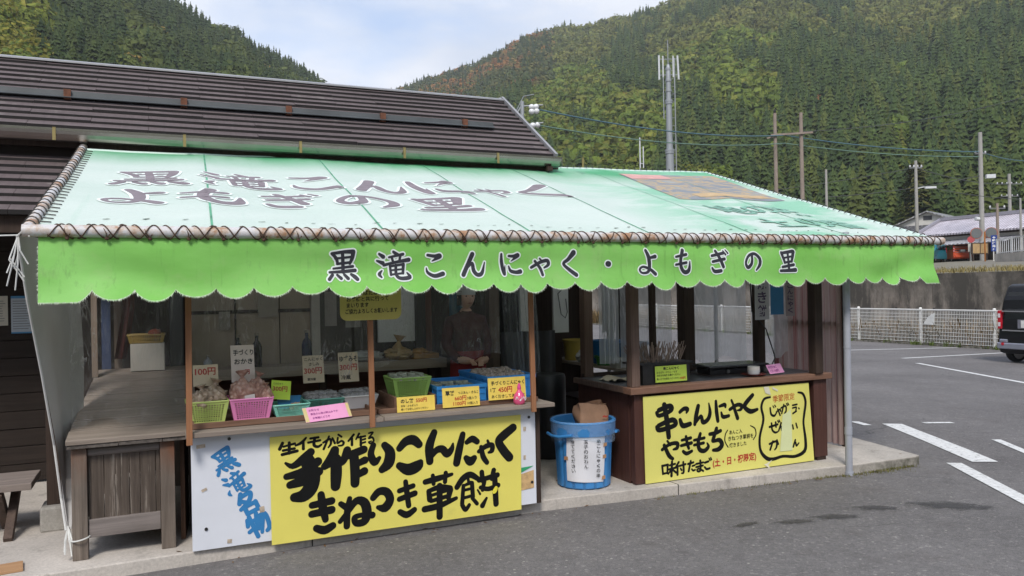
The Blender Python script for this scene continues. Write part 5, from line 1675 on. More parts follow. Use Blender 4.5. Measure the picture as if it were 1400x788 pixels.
vsheet("vinyl_curtain", -0.50, 0.13, 5.42, 2.1, 0.84, M_VINYL, "creased clear plastic curtain hanging over the bare table", 0.02)
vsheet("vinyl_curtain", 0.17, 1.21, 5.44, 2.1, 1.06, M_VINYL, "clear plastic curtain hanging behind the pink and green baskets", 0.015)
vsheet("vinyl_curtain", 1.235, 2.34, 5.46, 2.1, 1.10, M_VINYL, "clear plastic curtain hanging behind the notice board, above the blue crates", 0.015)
mbx = MB()
def gather(u, vv):
    w_ = 0.10 + 0.03 * math.sin(vv * 3.0) + 0.03 * vv
    x = 2.545 + (u - .5) * w_ * 2 + 0.18 * vv * 0.4
    return (x, 5.62 + 0.035 * math.sin(u * 40) + 0.02 * math.sin(u * 13 + 1), 2.12 - vv * 1.18 + 0.02 * math.sin(u * 21))
mbx.sheet(gather, 120, 16)
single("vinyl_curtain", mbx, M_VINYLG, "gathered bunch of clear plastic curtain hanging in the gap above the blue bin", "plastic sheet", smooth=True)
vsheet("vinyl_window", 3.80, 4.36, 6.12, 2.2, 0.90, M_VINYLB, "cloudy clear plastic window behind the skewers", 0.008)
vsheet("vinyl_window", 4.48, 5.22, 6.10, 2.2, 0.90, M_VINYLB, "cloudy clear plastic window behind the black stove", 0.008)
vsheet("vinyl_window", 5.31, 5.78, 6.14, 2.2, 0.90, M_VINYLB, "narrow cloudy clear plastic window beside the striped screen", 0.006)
mbx = MB()
mbx.sheet(lambda u, vv: (3.60 + 0.19 * u, 6.15 + 0.03 * math.sin(u * 25), 2.25 - vv * 1.33), 50, 8)
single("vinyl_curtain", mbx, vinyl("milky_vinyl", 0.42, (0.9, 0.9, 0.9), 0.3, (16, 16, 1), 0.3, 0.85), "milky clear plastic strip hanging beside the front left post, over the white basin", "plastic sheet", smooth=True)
# ================================================================== goods on the counters
def perforated(mbx, c, w0, d0, w1, d1, h, nx, nz, solid=False, bar=0.0045, rim=0.008, nd=None):
    """tapered basket: (w0,d0) bottom, (w1,d1) top; walls are a lattice of bars"""
    cx, cy, cz = c
    nd = nd or max(4, int(nx * d0 / w0))
    def P(side, u, v_, inset=0.0):
        w_, d_ = w0 + (w1 - w0) * v_, d0 + (d1 - d0) * v_
        w_ -= inset * 2; d_ -= inset * 2
        z = cz + h * v_
        if side == 0: return (cx + (u - .5) * w_, cy - d_ / 2, z)
        if side == 1: return (cx + w_ / 2, cy + (u - .5) * d_, z)
        if side == 2: return (cx + (.5 - u) * w_, cy + d_ / 2, z)
        return (cx - w_ / 2, cy + (.5 - u) * d_, z)
    for side in range(4):
        n = nx if side % 2 == 0 else nd
        L_ = w0 if side % 2 == 0 else d0
        def quad(u0, u1, v0, v1):
            a = [P(side, u0, v0), P(side, u1, v0), P(side, u1, v1), P(side, u0, v1)]
            b_ = [P(side, u0, v0, .003), P(side, u1, v0, .003), P(side, u1, v1, .003), P(side, u0, v1, .003)]
            mbx.add(a + b_, [(0, 1, 2, 3), (7, 6, 5, 4), (0, 4, 5, 1), (1, 5, 6, 2), (2, 6, 7, 3), (3, 7, 4, 0)])
        if solid:
            quad(0, 1, 0, 0.97)
            continue
        e = 0.09
        quad(0, e, 0, 1); quad(1 - e, 1, 0, 1)
        quad(e, 1 - e, 0, 0.10); quad(e, 1 - e, 0.86, 0.97)
        for i in range(1, n):
            u = e + (1 - 2 * e) * i / n
            quad(u - bar / L_ / 2, u + bar / L_ / 2, 0.10, 0.86)
        for j in range(1, nz):
            v_ = 0.10 + 0.76 * j / nz
            quad(e, 1 - e, v_ - bar / h / 2, v_ + bar / h / 2)
    mbx.box(cx - w0 / 2 + .002, cx + w0 / 2 - .002, cy - d0 / 2 + .002, cy + d0 / 2 - .002, cz, cz + 0.004)
    z1 = cz + h
    r = rim
    pts = []
    for (sx_, sy_) in ((-1, -1), (1, -1), (1, 1), (-1, 1)):
        for k in range(5):
            a = math.atan2(sy_, sx_) + (k / 4 - .5) * math.pi / 2
            pts.append((cx + sx_ * (w1 / 2 - .02) + .02 * math.cos(a), cy + sy_ * (d1 / 2 - .02) + .02 * math.sin(a), z1))
    pts.append(pts[0])
    mbx.tube(pts, r * 0.75, 6, caps=False)
    return mbx
def plastic(name, c, rough=0.4, tr=0.0):
    return plain(name, c, rough, 0.06, 4)
def pack_mat(name, c1, c2, sc=40, rough=0.12, c3=(0.75, 0.74, 0.72), cells=False):
    m, t, b = new_mat(name)
    v = tex_vec(t)
    if cells:
        vo = N(t, 'ShaderNodeTexVoronoi'); vo.inputs['Scale'].default_value = 34.0
        t.links.new(v, vo.inputs['Vector'])
        col = ramp(t, vo.outputs['Distance'], [(0.2, c2), (0.5, c1), (0.8, tuple(q * 0.72 for q in c1))])
    else:
        col = ramp(t, noise_fac(t, v, sc, 5, 0.65), [(0.35, c1), (0.62, c2)])
    g = noise_fac(t, v, sc * 1.6, 6, 0.75, 1.5)
    col = mixc(t, ramp(t, g, [(0.58, 0.0), (0.68, 0.36)]), col, c3)
    t.links.new(col, b.inputs['Base Color'])
    b.inputs['Roughness'].default_value = rough
    b.inputs['Coat Weight'].default_value = 0.6
    b.inputs['Coat Roughness'].default_value = 0.08
    bump(t, b, g, 0.9, 0.012)
    return m
M_CRACKER = pack_mat("cracker_bag", (0.56, 0.40, 0.28), (0.76, 0.62, 0.48), cells=True)
M_PINKSNACK = pack_mat("pink_snack_bag", (0.56, 0.30, 0.23), (0.72, 0.50, 0.41), cells=True)
M_KONNYAKU = pack_mat("grey_konnyaku_pack", (0.24, 0.235, 0.24), (0.46, 0.45, 0.46), 30, 0.1)
M_MOCHI = pack_mat("green_mochi_pack", (0.24, 0.27, 0.19), (0.50, 0.52, 0.42), 30, 0.1)
M_CLUMP = pack_mat("brown_konnyaku_bag", (0.33, 0.26, 0.22), (0.55, 0.46, 0.40), 36, 0.15)
def bag(c, rad, m_, label, cat="bag", grp="bagged snacks in the baskets", seed=1, neck=None, name="snack_bag"):
    mbx = MB()
    mbx.blob(c, rad, seed, 0.30, 3.2, 14)
    if neck:
        p = Vector(c) + Vector((0, 0, rad[2] * 0.8))
        q = p + Vector(neck)
        mbx.tube([p, p + (q - p) * 0.45, p + (q - p) * 0.55, q], [rad[0] * 0.45, rad[0] * 0.16, rad[0] * 0.14, rad[0] * 0.5], 11)
    return single(name, mbx, m_, label, cat, grp, smooth=True)
# wooden trays under the goods
M_TRAY = wood("tray_wood", (0.13, 0.07, 0.045), (0.24, 0.14, 0.095), 'X', 0.65)
def tray(x0, x1, y0, y1, h, label):
    t_ = thing("wooden_tray", ((x0 + x1) / 2, (y0 + y1) / 2, 0.803), label, "tray", "wooden trays on the counter")
    mbx = MB(); mbx.box(x0 + .013, x1 - .013, y0 + .013, y1 - .013, 0.8035, 0.811)
    obj("base", mbx, M_TRAY, t_)
    mbx = MB(); mbx.box(x0, x1, y0, y0 + .012, 0.8035, 0.8035 + h); mbx.box(x0, x1, y1 - .012, y1, 0.8035, 0.8035 + h)
    mbx.box(x0, x0 + .0125, y0 + .0122, y1 - .0122, 0.8035, 0.803 + h); mbx.box(x1 - .0125, x1, y0 + .0122, y1 - .0122, 0.8035, 0.803 + h)
    obj("rim", mbx, M_TRAY, t_, bevel=0.002)
tray(0.165, 1.285, 5.085, 5.62, 0.035, "long brown wooden tray holding the pink and teal baskets")
tray(1.30, 2.46, 5.09, 5.66, 0.032, "long brown wooden tray under the blue crates")
tray(1.40, 1.74, 5.145, 5.60, 0.075, "small deep wooden tray under the olive green basket") if False else None
mbx = MB()
mbx.add([(1.42, 5.14, 0.813), (1.44, 5.14, 0.813), (1.44, 5.58, 0.813), (1.42, 5.58, 0.813), (1.42, 5.14, 0.90), (1.44, 5.14, 0.90), (1.44, 5.58, 0.90), (1.42, 5.58, 0.90)],
        [(0, 1, 2, 3), (4, 7, 6, 5), (0, 4, 5, 1), (1, 5, 6, 2), (2, 6, 7, 3), (3, 7, 4, 0)])
mbx.box(1.445, 1.70, 5.14, 5.152, 0.813, 0.885); mbx.box(1.70, 1.712, 5.14, 5.58, 0.813, 0.90); mbx.box(1.445, 1.70, 5.568, 5.58, 0.813, 0.90); mbx.box(1.445, 1.70, 5.155, 5.565, 0.813, 0.865)
single("wooden_box", mbx, M_TRAY, "small open wooden box under the olive green basket", "box", bevel=0.002)
BASE = 0.812
def basket(name, c, dims, nx, nz, m_, label, grp="perforated plastic baskets", **kw):
    mbx = perforated(MB(), c, *dims, nx, nz, **kw)
    return single(name, mbx, m_, label, "basket", grp)
basket("plastic_basket", (0.262, 5.31, BASE), (0.19, 0.17, 0.245, 0.22, 0.135), 12, 9, plastic("yellow_green_plastic", (0.56, 0.68, 0.20)), "yellow green basket of cracker bags beside the left lath post")
basket("plastic_basket", (0.520, 5.325, BASE), (0.21, 0.19, 0.265, 0.24, 0.135), 13, 9, plastic("pink_plastic", (0.85, 0.28, 0.56)), "pink basket heaped with snack bags")
basket("plastic_basket", (0.765, 5.325, BASE), (0.185, 0.17, 0.235, 0.21, 0.078), 22, 2, plastic("teal_plastic", (0.26, 0.68, 0.55)), "low pale teal basket with a blue cloth under the lime price card", bar=0.003)
basket("plastic_basket", (1.00, 5.47, BASE), (0.20, 0.20, 0.27, 0.26, 0.082), 24, 2, plastic("dark_teal_plastic", (0.14, 0.42, 0.34)), "dark teal strainer basket of grey packs", bar=0.003)
basket("plastic_basket", (1.245, 5.47, BASE), (0.18, 0.20, 0.24, 0.26, 0.085), 4, 2, plastic("white_tub_plastic", (0.72, 0.72, 0.71)), "whitish plastic tub of grey packs beside the middle lath post", solid=True)
basket("plastic_basket", (1.575, 5.36, 0.868), (0.215, 0.20, 0.275, 0.26, 0.142), 15, 10, plastic("olive_green_plastic", (0.30, 0.50, 0.12)), "olive green basket of wrapped packs on the small wooden box")
bag((0.235, 5.28, 0.945), (0.072, 0.08, 0.065), M_CRACKER, "clear bag of pale crackers at the front left of the yellow green basket", seed=1, neck=(-.01, 0, .05))
bag((0.30, 5.33, 0.955), (0.08, 0.09, 0.075), M_CRACKER, "bigger clear bag of pale crackers at the right of the yellow green basket", seed=2, neck=(.02, 0, .06))
bag((0.475, 5.31, 0.975), (0.085, 0.085, 0.085), M_PINKSNACK, "large crumpled snack bag at the left of the pink basket, bearing a white label", seed=3, neck=(.0, 0.02, .07))
bag((0.565, 5.33, 0.97), (0.065, 0.08, 0.09), M_PINKSNACK, "tall snack bag in the middle of the pink basket", seed=4, neck=(.02, 0, .06))
bag((0.615, 5.27, 0.95), (0.042, 0.06, 0.06), M_PINKSNACK, "small pink snack bag at the right of the pink basket", seed=5, neck=(.0, 0, .04))
mbx = MB(); mbx.obox((0.51, 5.222, 0.955), (0.062, 0.002, 0.036), Matrix.Rotation(R(-8), 3, 'Y'))
single("label", mbx, M_PAPER, "small white sticker on the large snack bag in the pink basket", "sticker")
mbx = MB()
mbx.add([(0.69, 5.30, 0.86), (0.82, 5.30, 0.86), (0.855, 5.41, 0.925), (0.70, 5.41, 0.93), (0.69, 5.305, 0.856), (0.82, 5.305, 0.856), (0.855, 5.415, 0.921), (0.70, 5.415, 0.926)],
        [(0, 1, 2, 3), (4, 7, 6, 5), (0, 4, 5, 1), (1, 5, 6, 2), (2, 6, 7, 3), (3, 7, 4, 0)])
single("blue_folder", mbx, plastic("blue_sheet", (0.02, 0.17, 0.38)), "blue plastic sheet leaning inside the pale teal basket", "sheet")
bag((0.80, 5.28, 0.868), (0.042, 0.04, 0.028), pack_mat("brown_snack_bag", (0.40, 0.22, 0.12), (0.55, 0.40, 0.28)), "small brown snack bag in the pale teal basket", seed=8)
k = 0
for (cx_, n_, wd_) in ((1.00, 6, .20), (1.245, 6, .18)):
    where = "dark teal strainer basket" if k == 0 else "whitish plastic tub"
    for i in range(n_):
        x = cx_ - wd_ / 2 + wd_ * ((i % 3) + .5) / 3
        y = 5.41 + 0.12 * (i // 3)
        mbx = MB()
        mbx.blob((x, y, 0.895 + 0.012 * (i // 3) + random.uniform(0, .008)), (0.052, 0.068, 0.022), i + 10 * k, 0.25, 2.5, 10)
        row = "front" if i < 3 else "back"
        pos = ("left", "middle", "right")[i % 3]
        single("konnyaku_pack", mbx, M_KONNYAKU, f"grey vacuum pack at the {row} {pos} of the {where}", "pack", "grey vacuum packs", smooth=True)
    k += 1
for i in range(8):
    x = 1.575 - 0.09 + 0.06 * (i % 4); y = 5.29 + 0.13 * (i // 4)
    mbx = MB(); mbx.obox((x, y, 1.005 + 0.012 * (i // 4)), (0.055, 0.115, 0.028), Matrix.Rotation(R(random.uniform(-12, 12)), 3, 'Z') @ Matrix.Rotation(R(random.uniform(-14, 14)), 3, 'Y'))
    row = "front" if i < 4 else "back"
    pos = ("first", "second", "third", "fourth")[i % 4]
    single("mochi_pack", mbx, M_MOCHI, f"{pos} wrapped pack from the left in the {row} row of the olive green basket", "pack", "wrapped packs", bevel=0.006)
# blue crates
M_BLUE = plastic("blue_crate_plastic", (0.04, 0.25, 0.62), 0.4)
def crate(x0, x1, y0, y1, z0, z1, label):
    mbx = MB()
    th = 0.006
    mbx.box(x0 + th, x1 - th, y0 + th, y1 - th, z0, z0 + th)
    mbx.box(x0, x1, y0, y0 + th, z0, z1); mbx.box(x0, x1, y1 - th, y1, z0, z1)
    mbx.box(x0, x0 + th, y0 + th + 1e-4, y1 - th - 1e-4, z0, z1 - 1e-4); mbx.box(x1 - th, x1, y0 + th + 1e-4, y1 - th - 1e-4, z0, z1 - 1e-4)
    mbx.box(x0 - .010, x1 + .010, y0 - .010, y0 - .0005, z1 - .022, z1 + .003); mbx.box(x0 - .010, x1 + .010, y1 + .0005, y1 + .010, z1 - .022, z1 + .003)
    mbx.box(x0 - .010, x0 - .0005, y0, y1, z1 - .0215, z1 + .0028); mbx.box(x1 + .0005, x1 + .010, y0, y1, z1 - .0215, z1 + .0028)
    for zz in (z0 + .02, (z0 + z1) / 2):
        mbx.box(x0 - .004, x1 + .004, y0 - .004, y0 - .0004, zz, zz + .007)
    n = 7
    for k in range(n + 1):
        x = x0 + (x1 - x0) * k / n
        mbx.box(x - .003, x + .003, y0 - .007, y0 - .0045, z0 + .004, z1 - .024)
    for k in range(6):
        y = y0 + (y1 - y0) * k / 5
        mbx.box(x0 - .007, x0 - .0004, y - .003, y + .003, z0 + .004, z1 - .024); mbx.box(x1 + .0004, x1 + .007, y - .003, y + .003, z0 + .004, z1 - .024)
    return single("blue_crate", mbx, M_BLUE, label, "crate", "blue plastic crates")
crate(1.735, 2.085, 5.17, 5.68, BASE, 0.945, "low blue crate of flat packs beside the olive green basket")
crate(2.125, 2.485, 5.20, 5.78, BASE, 0.985, "taller blue crate full of lumpy bags at the counter's right end")
for i in range(6):
    x = 1.80 + 0.11 * (i % 3); y = 5.30 + 0.22 * (i // 3)
    mbx = MB(); mbx.obox((x, y, 0.915 + .012 * (i // 3)), (0.095, 0.18, 0.025), Matrix.Rotation(R(random.uniform(-10, 10)), 3, 'Z') @ Matrix.Rotation(R(random.uniform(-8, 8)), 3, 'X'))
    row = "front" if i < 3 else "back"
    single("flat_pack", mbx, M_MOCHI, f"{('left', 'middle', 'right')[i % 3]} flat pack in the {row} row of the low blue crate", "pack", "flat packs in the low blue crate", bevel=0.006)
for i in range(8):
    x = 2.19 + 0.075 * (i % 4) - 0.02 * (i // 4); y = 5.34 + 0.2 * (i // 4)
    bag((x, y, 0.965 + 0.012 * (i // 4)), (0.05, 0.09, 0.038), M_CLUMP, f"{('first', 'second', 'third', 'fourth')[i % 4]} lumpy bag from the left in the {'front' if i < 4 else 'back'} row of the taller blue crate", "bag", "lumpy bags in the taller blue crate", 30 + i, name="konnyaku_bag")
# little pink vinegar bottle
mbt = thing("pink_bottle", (2.285, 5.03, 0.802), "small pink pear shaped bottle with white marks on the counter edge", "bottle")
mbx = MB(); mbx.lathe([(0.0, 0), (0.030, 0), (0.041, 0.012), (0.043, 0.04), (0.036, 0.068), (0.018, 0.09), (0.013, 0.10), (0.012, 0.112)], (2.285, 5.03, 0.802), 20)
m_, t_, b_ = new_mat("pink_clear_plastic")
b_.inputs['Base Color'].default_value = (0.68, 0.09, 0.22, 1); b_.inputs['Roughness'].default_value = 0.15
obj("body", mbx, m_, mbt, smooth=True)
mbx = MB(); mbx.lathe([(0.0125, 0.108), (0.015, 0.11), (0.010, 0.135), (0.004, 0.148), (0.0, 0.149)], (2.285, 5.03, 0.802), 16)
obj("cap", mbx, plain("magenta_cap", (0.62, 0.04, 0.25), 0.4), mbt, smooth=True)
mbx = MB()
for k in range(7):
    a = -math.pi / 2 + (k - 3) * 0.33
    for j in range(2):
        aa = a + 0.08 * j
        c = Vector((2.285 + 0.0445 * math.cos(aa), 5.03 + 0.0445 * math.sin(aa), 0.802 + 0.036 + 0.010 * math.sin(k * 2 + j)))
        mbx.tube([c, c + Vector((0.004 * (-1) ** k, 0, 0.013))], 0.0025, 4)
obj("white_mark", mbx, plain("white_mark", (0.75, 0.72, 0.72), 0.5), mbt)

# ------------------------------------------------------------------ price cards
def card(x, y, z, w_, h_, c, label, lines, yaw=0.0, tilt=-12.0, roll=0.0, thick=0.0015, name="price_card", edge=None, cat="price card", grp="handwritten price cards"):
    """lines: (text, u, v, height, colour key, bold) in fractions of the card"""
    Mx = Matrix.Rotation(R(yaw), 3, 'Z') @ Matrix.Rotation(R(tilt), 3, 'X') @ Matrix.Rotation(R(roll), 3, 'Y')
    o_ = Vector((x, y, z))
    def put(u, v_, d): return tuple(o_ + Mx @ Vector((u, -d, v_)))
    root = thing(name, (x + w_ / 2, y, z), label, cat, grp)
    mbx = MB()
    vs = [put(u, v_, d) for d in (thick, 0) for (u, v_) in ((0, 0), (w_, 0), (w_, h_), (0, h_))]
    mbx.add(vs, [(0, 1, 2, 3), (7, 6, 5, 4), (0, 4, 5, 1), (1, 5, 6, 2), (2, 6, 7, 3), (3, 7, 4, 0)])
    obj("card", mbx, c, root)
    if edge:
        mbx = MB()
        for (u0, u1) in edge[1]:
            mbx.add([put(u0 * w_, 0.02 * h_, thick + .0006), put(u1 * w_, 0.02 * h_, thick + .0006), put(u1 * w_, .98 * h_, thick + .0006), put(u0 * w_, .98 * h_, thick + .0006)], [(0, 1, 2, 3)])
        obj("tape", mbx, edge[0], root)
    by = {}
    for (s_, u, v_, hh, ck, bold) in lines:
        q = by.setdefault(ck, MB())
        n = len(s_)
        w0 = text_flat(s_, bold)
        ww = hh * h_ * w0[2] / w0[3]
        kw = min(1.0, (0.97 - u) * w_ / ww) if ww > 0 else 1
        write(q, s_, put, u * w_, v_ * h_, h=hh * h_, w=ww * kw, bold=bold, d=thick + .0015, wob=hh * h_ * 0.05)
    names_ = {'k': "black_lettering", 'r': "red_lettering", 'p': "purple_lettering"}
    for ck, q in by.items():
        obj(names_[ck], q, {'k': M_INK, 'r': M_REDINK, 'p': M_PURPLE}[ck], root)
    return root
M_PURPLE = plain("purple_ink", (0.25, 0.03, 0.22), 0.6)
M_BEIGECARD = plain("beige_card", (0.62, 0.51, 0.36), 0.6, 0.06, 12)
M_WHITECARD = plain("pinkish_white_card", (0.70, 0.60, 0.55), 0.6, 0.06, 12)
M_LIME = plain("lime_card", (0.53, 0.74, 0.05), 0.55, 0.05, 8)
M_YCARD = plain("yellow_card", (0.78, 0.58, 0.11), 0.4, 0.08, 12)
M_PINKCARD = plain("pink_card", (0.76, 0.33, 0.56), 0.55, 0.05, 12)
card(0.185, 5.36, 1.03, 0.15, 0.135, M_BEIGECARD, "beige card reading 100 yen above the yellow green basket", [("100円", .08, .50, .36, 'r', .02)], yaw=2)
card(0.415, 5.38, 1.04, 0.145, 0.24, M_WHITECARD, "tall pale card standing behind the snack bags in the pink basket", [("手づくり", .10, .72, .16, 'k', .02), ("おかき", .14, .48, .15, 'k', .02), ("400円", .2, .20, .13, 'r', .03)], yaw=1)
card(0.645, 5.32, 0.925, 0.125, 0.125, M_LIME, "lime green card with 300 yen leaning on the pale teal basket", [("こんにゃく", .10, .78, .10, 'k', .02), ("300円", .08, .42, .28, 'r', .02)], yaw=3, roll=8, tilt=-18)
card(0.895, 5.56, 0.985, 0.145, 0.19, M_BEIGECARD, "beige 300 yen card standing behind the dark teal strainer basket", [("こんにゃく", .1, .80, .13, 'k', .02), ("さしみ", .3, .62, .12, 'k', .02), ("300円", .06, .32, .24, 'r', .02), ("要冷蔵", .2, .08, .1, 'k', .02)])
card(1.145, 5.57, 0.975, 0.14, 0.21, M_BEIGECARD, "beige 300 yen card standing behind the whitish tub", [("ゆずみそ", .05, .68, .20, 'k', .03), ("300円", .05, .38, .22, 'r', .02), ("冷蔵", .1, .08, .16, 'k', .02)])
card(0.815, 4.985, 0.803, 0.305, 0.105, M_PINKCARD, "pink notice card lying on the counter edge below the dark teal basket", [("お知らせ", .12, .70, .16, 'p', .01), ("商品の価格は税込みです", .14, .44, .15, 'p', .01), ("お気軽にどうぞ", .16, .16, .15, 'p', .01)], yaw=10, tilt=-38, roll=-2, edge=(plain("masking_tape", (0.62, 0.50, 0.24), 0.6), ((0, .08), (.93, 1))))
card(1.418, 5.07, 0.806, 0.262, 0.10, M_YCARD, "yellow card with 550 yen in front of the olive green basket", [("のし餅", .10, .58, .30, 'k', .03), ("550円", .50, .58, .28, 'r', .02), ("玄米・よもぎ入り", .10, .34, .14, 'k', .01), ("焼いてお召し上がりください", .10, .12, .14, 'k', .01)], tilt=-6)
card(1.735, 5.07, 0.812, 0.27, 0.132, M_YCARD, "yellow card with two red prices in front of the low blue crate", [("草餅", .08, .60, .25, 'k', .03), ("つぶあん・きなこ", .42, .64, .14, 'k', .01), ("660円", .32, .32, .24, 'r', .02), ("5個入り", .66, .34, .15, 'k', .01), ("1100円", .28, .06, .22, 'r', .02), ("10個入り", .66, .08, .15, 'k', .01)], tilt=-6)
card(2.07, 5.07, 0.838, 0.285, 0.152, M_YCARD, "yellow card with 450 yen in front of the taller blue crate", [("手づくりこんにゃく", .08, .66, .20, 'k', .02), ("1丁", .06, .36, .18, 'k', .02), ("450円", .26, .32, .26, 'r', .025), ("あく抜きしてあります", .08, .08, .16, 'k', .01)], tilt=-5)
# yellow notice board on the middle post
nb = thing("notice_board", (1.22, 4.94, 1.43), "yellow notice board with rounded corners on the middle lath post, tucked under the valance", "sign")
mbx = MB()
def rr(x0, x1, z0, z1, r):
    pts = []
    for (cx_, cz_, a0) in ((x1 - r, z0 + r, -90), (x1 - r, z1 - r, 0), (x0 + r, z1 - r, 90), (x0 + r, z0 + r, 180)):
        for k in range(6):
            a = R(a0 + 18 * k)
            pts.append((cx_ + r * math.cos(a), cz_ + r * math.sin(a)))
    return pts
mbx.prism(rr(1.027, 1.42, 1.428, 1.72, 0.045), 'y', 4.935, 4.941)
obj("board", mbx, plain("mustard_board", (0.50, 0.42, 0.10), 0.4, 0.06, 5), nb)
mbx = MB()
pt = flat_put(4.9335)
for s_, u, v_, h_, w_ in (("ただ今ばたばたと", 1.08, 1.583, .032, .25), ("お客様と共に行って", 1.068, 1.545, .032, .27), ("まいります", 1.068, 1.508, .030, .14), ("ご協力よろしくお願いします", 1.06, 1.468, .032, .335)):
    write(mbx, s_, pt, u, v_, h=h_, w=w_, bold=.02, d=0.0, rot=R(1), wob=.002)
obj("board_lettering", mbx, M_INK, nb)

# ------------------------------------------------------------------ on the grill counter
ZC = 0.832
bx = thing("skewer_box", (3.68, 5.34, ZC), "black steel warmer box with a bundle of bamboo skewers standing in it", "warmer")
mbx = MB()
mbx.box(3.46, 3.47, 5.26, 5.50, ZC, 0.985); mbx.box(3.90, 3.91, 5.26, 5.50, ZC, 0.985); mbx.box(3.4702, 3.8998, 5.49, 5.50, ZC, 0.985); mbx.box(3.4702, 3.8998, 5.262, 5.27, ZC, 0.985); mbx.box(3.4702, 3.8998, 5.2702, 5.4898, ZC, 0.95)
obj("body", mbx, plain("dark_steel", (0.035, 0.035, 0.036), 0.4, 0.2, metal=0.4), bx)
mbx = MB(); mbx.box(3.43, 3.94, 5.25, 5.512, 0.986, 1.0)
obj("tray", mbx, M_BLACK, bx)
mbx = MB()
for k in range(85):
    x = random.uniform(3.45, 3.85); y = random.uniform(5.28, 5.48)
    l = random.uniform(0.10, 0.165)
    dx = (x - 3.66) * 0.35 + random.uniform(-.03, .03); dy = random.uniform(-.03, .03)
    mbx.tube([(x, y, 1.0), (x + dx, y + dy, 1.0 + l)], 0.0032, 5)
obj("skewers", mbx, wood("bamboo", (0.20, 0.14, 0.11), (0.36, 0.27, 0.21), 'Z', 0.6), bx)
for k in range(14):
    pass
card(3.568, 5.245, 0.846, 0.302, 0.128, plain("lime_menu_card", (0.46, 0.62, 0.08), 0.4, 0.05, 8), "lime green menu card on the front of the skewer warmer", [("串こんにゃく", .26, .74, .20, 'k', .03), ("みそだれ・からし・ゆず", .04, .54, .13, 'k', .01), ("お好きな味をお選びください", .04, .36, .13, 'k', .01), ("熱いのでお気をつけください", .04, .14, .13, 'k', .01), ("100円", .78, .10, .16, 'r', .02)], tilt=-3)
st_ = thing("table_stove", (4.55, 5.62, ZC), "flat black portable stove on the grill counter", "stove")
mbx = MB()
mbx.prism([(4.30, 5.50), (4.86, 5.46), (4.90, 5.70), (4.34, 5.74)], 'z', ZC, ZC + 0.055)
obj("body", mbx, plain("stove_black", (0.015, 0.015, 0.016), 0.3, 0.2), st_, bevel=0.012)
mbx = MB(); mbx.prism([(4.27, 5.47), (4.89, 5.43), (4.93, 5.73), (4.31, 5.77)], 'z', ZC + 0.058, ZC + 0.085)
obj("hotplate", mbx, plain("plate_black", (0.02, 0.018, 0.018), 0.25, 0.3), st_, bevel=0.010)
mbx = MB(); mbx.tube([(4.47, 5.482, ZC + 0.03), (4.47, 5.465, ZC + 0.03)], 0.016, 14)
obj("knob", mbx, M_STEEL, st_)
mbx = MB(); mbx.prism([(4.26, 5.46), (4.96, 5.42), (5.0, 5.78), (4.30, 5.82)], 'z', ZC, ZC + 0.004)
single("stove_mat", mbx, plain("dark_mat", (0.05, 0.035, 0.03), 0.6), "thin dark mat under the black stove", "mat")
pl = MB(); pl.lathe([(0.0, 0.004), (0.06, 0.004), (0.10, 0.014), (0.104, 0.018), (0.098, 0.018), (0.06, 0.009), (0.0, 0.008)], (4.60, 5.30, ZC), 32)
single("red_plate", pl, plain("red_lacquer", (0.16, 0.025, 0.02), 0.25), "shallow dark red plate under the white cup", "plate", smooth=True)
cu = MB(); cu.lathe([(0.0, 0.010), (0.032, 0.010), (0.048, 0.018), (0.052, 0.05), (0.050, 0.082), (0.046, 0.082), (0.047, 0.05), (0.04, 0.022), (0.0, 0.02)], (4.60, 5.30, ZC), 28)
def cup_mat():
    m, t, b = new_mat("grey_white_glaze")
    tc = N(t, 'ShaderNodeTexCoord'); sx = N(t, 'ShaderNodeSeparateXYZ')
    t.links.new(tc.outputs['Object'], sx.inputs[0])
    t.links.new(ramp(t, sx.outputs['Z'], [(0.0, (0.42, 0.44, 0.46)), (0.035, (0.5, 0.52, 0.53)), (0.05, (0.62, 0.60, 0.56))]), b.inputs['Base Color'])
    b.inputs['Roughness'].default_value = 0.35
    return m
single("cup", cu, cup_mat(), "stout pale grey cup standing on the dark red plate", "cup", smooth=True)
card(4.72, 5.235, 0.845, 0.21, 0.085, M_PINKCARD, "pink card reading 110 yen beside the white cup", [("味付たまご", .08, .56, .28, 'p', .02), ("1コ 110円", .10, .12, .32, 'p', .03)], yaw=14, tilt=-30)
cl = MB()
cl.sheet(lambda u, vv: (3.36 + u * 0.32, 5.52 + vv * 0.26 + 0.02 * math.sin(u * 7), ZC + 0.004 + 0.022 * max(0, math.sin(u * 9 + vv * 5) * math.sin(vv * 7 + 1) + 0.3)), 24, 18)
single("cloth", cl, plain("crumpled_cloth", (0.55, 0.47, 0.36), 0.85, 0.1), "crumpled pale cloth lying on the grill counter behind the left post", "cloth", smooth=True)
# hanging banners
def banner(x0, x1, z0, z1, c, text, ink, label, y=5.30):
    root = thing("banner", ((x0 + x1) / 2, y, z0), label, "banner", "small banners hanging over the grill counter")
    mbx = MB(); mbx.box(x0, x1, y, y + .002, z0, z1)
    obj("cloth", mbx, c, root)
    if text:
        mbx = MB()
        n = len(text)
        hh = (z1 - z0 - .30) / n
        for k, ch in enumerate(text):
            write(mbx, ch, flat_put(y - .0015), x0 + (x1 - x0) * .2, z1 - .28 - hh * (k + 1) + .008, h=hh * .85, w=(x1 - x0) * .62, bold=.02)
        obj("banner_lettering", mbx, ink, root)
M_GREYBAN = plain("pale_banner_cloth", (0.34, 0.33, 0.36), 0.8, 0.08)
M_BANINK = plain("dark_purple_ink", (0.05, 0.025, 0.08), 0.7)
banner(4.628, 4.782, 1.306, 1.95, M_GREYBAN, "焼き餅", M_BANINK, "pale banner reading grilled mochi, hanging left of the blue banner")
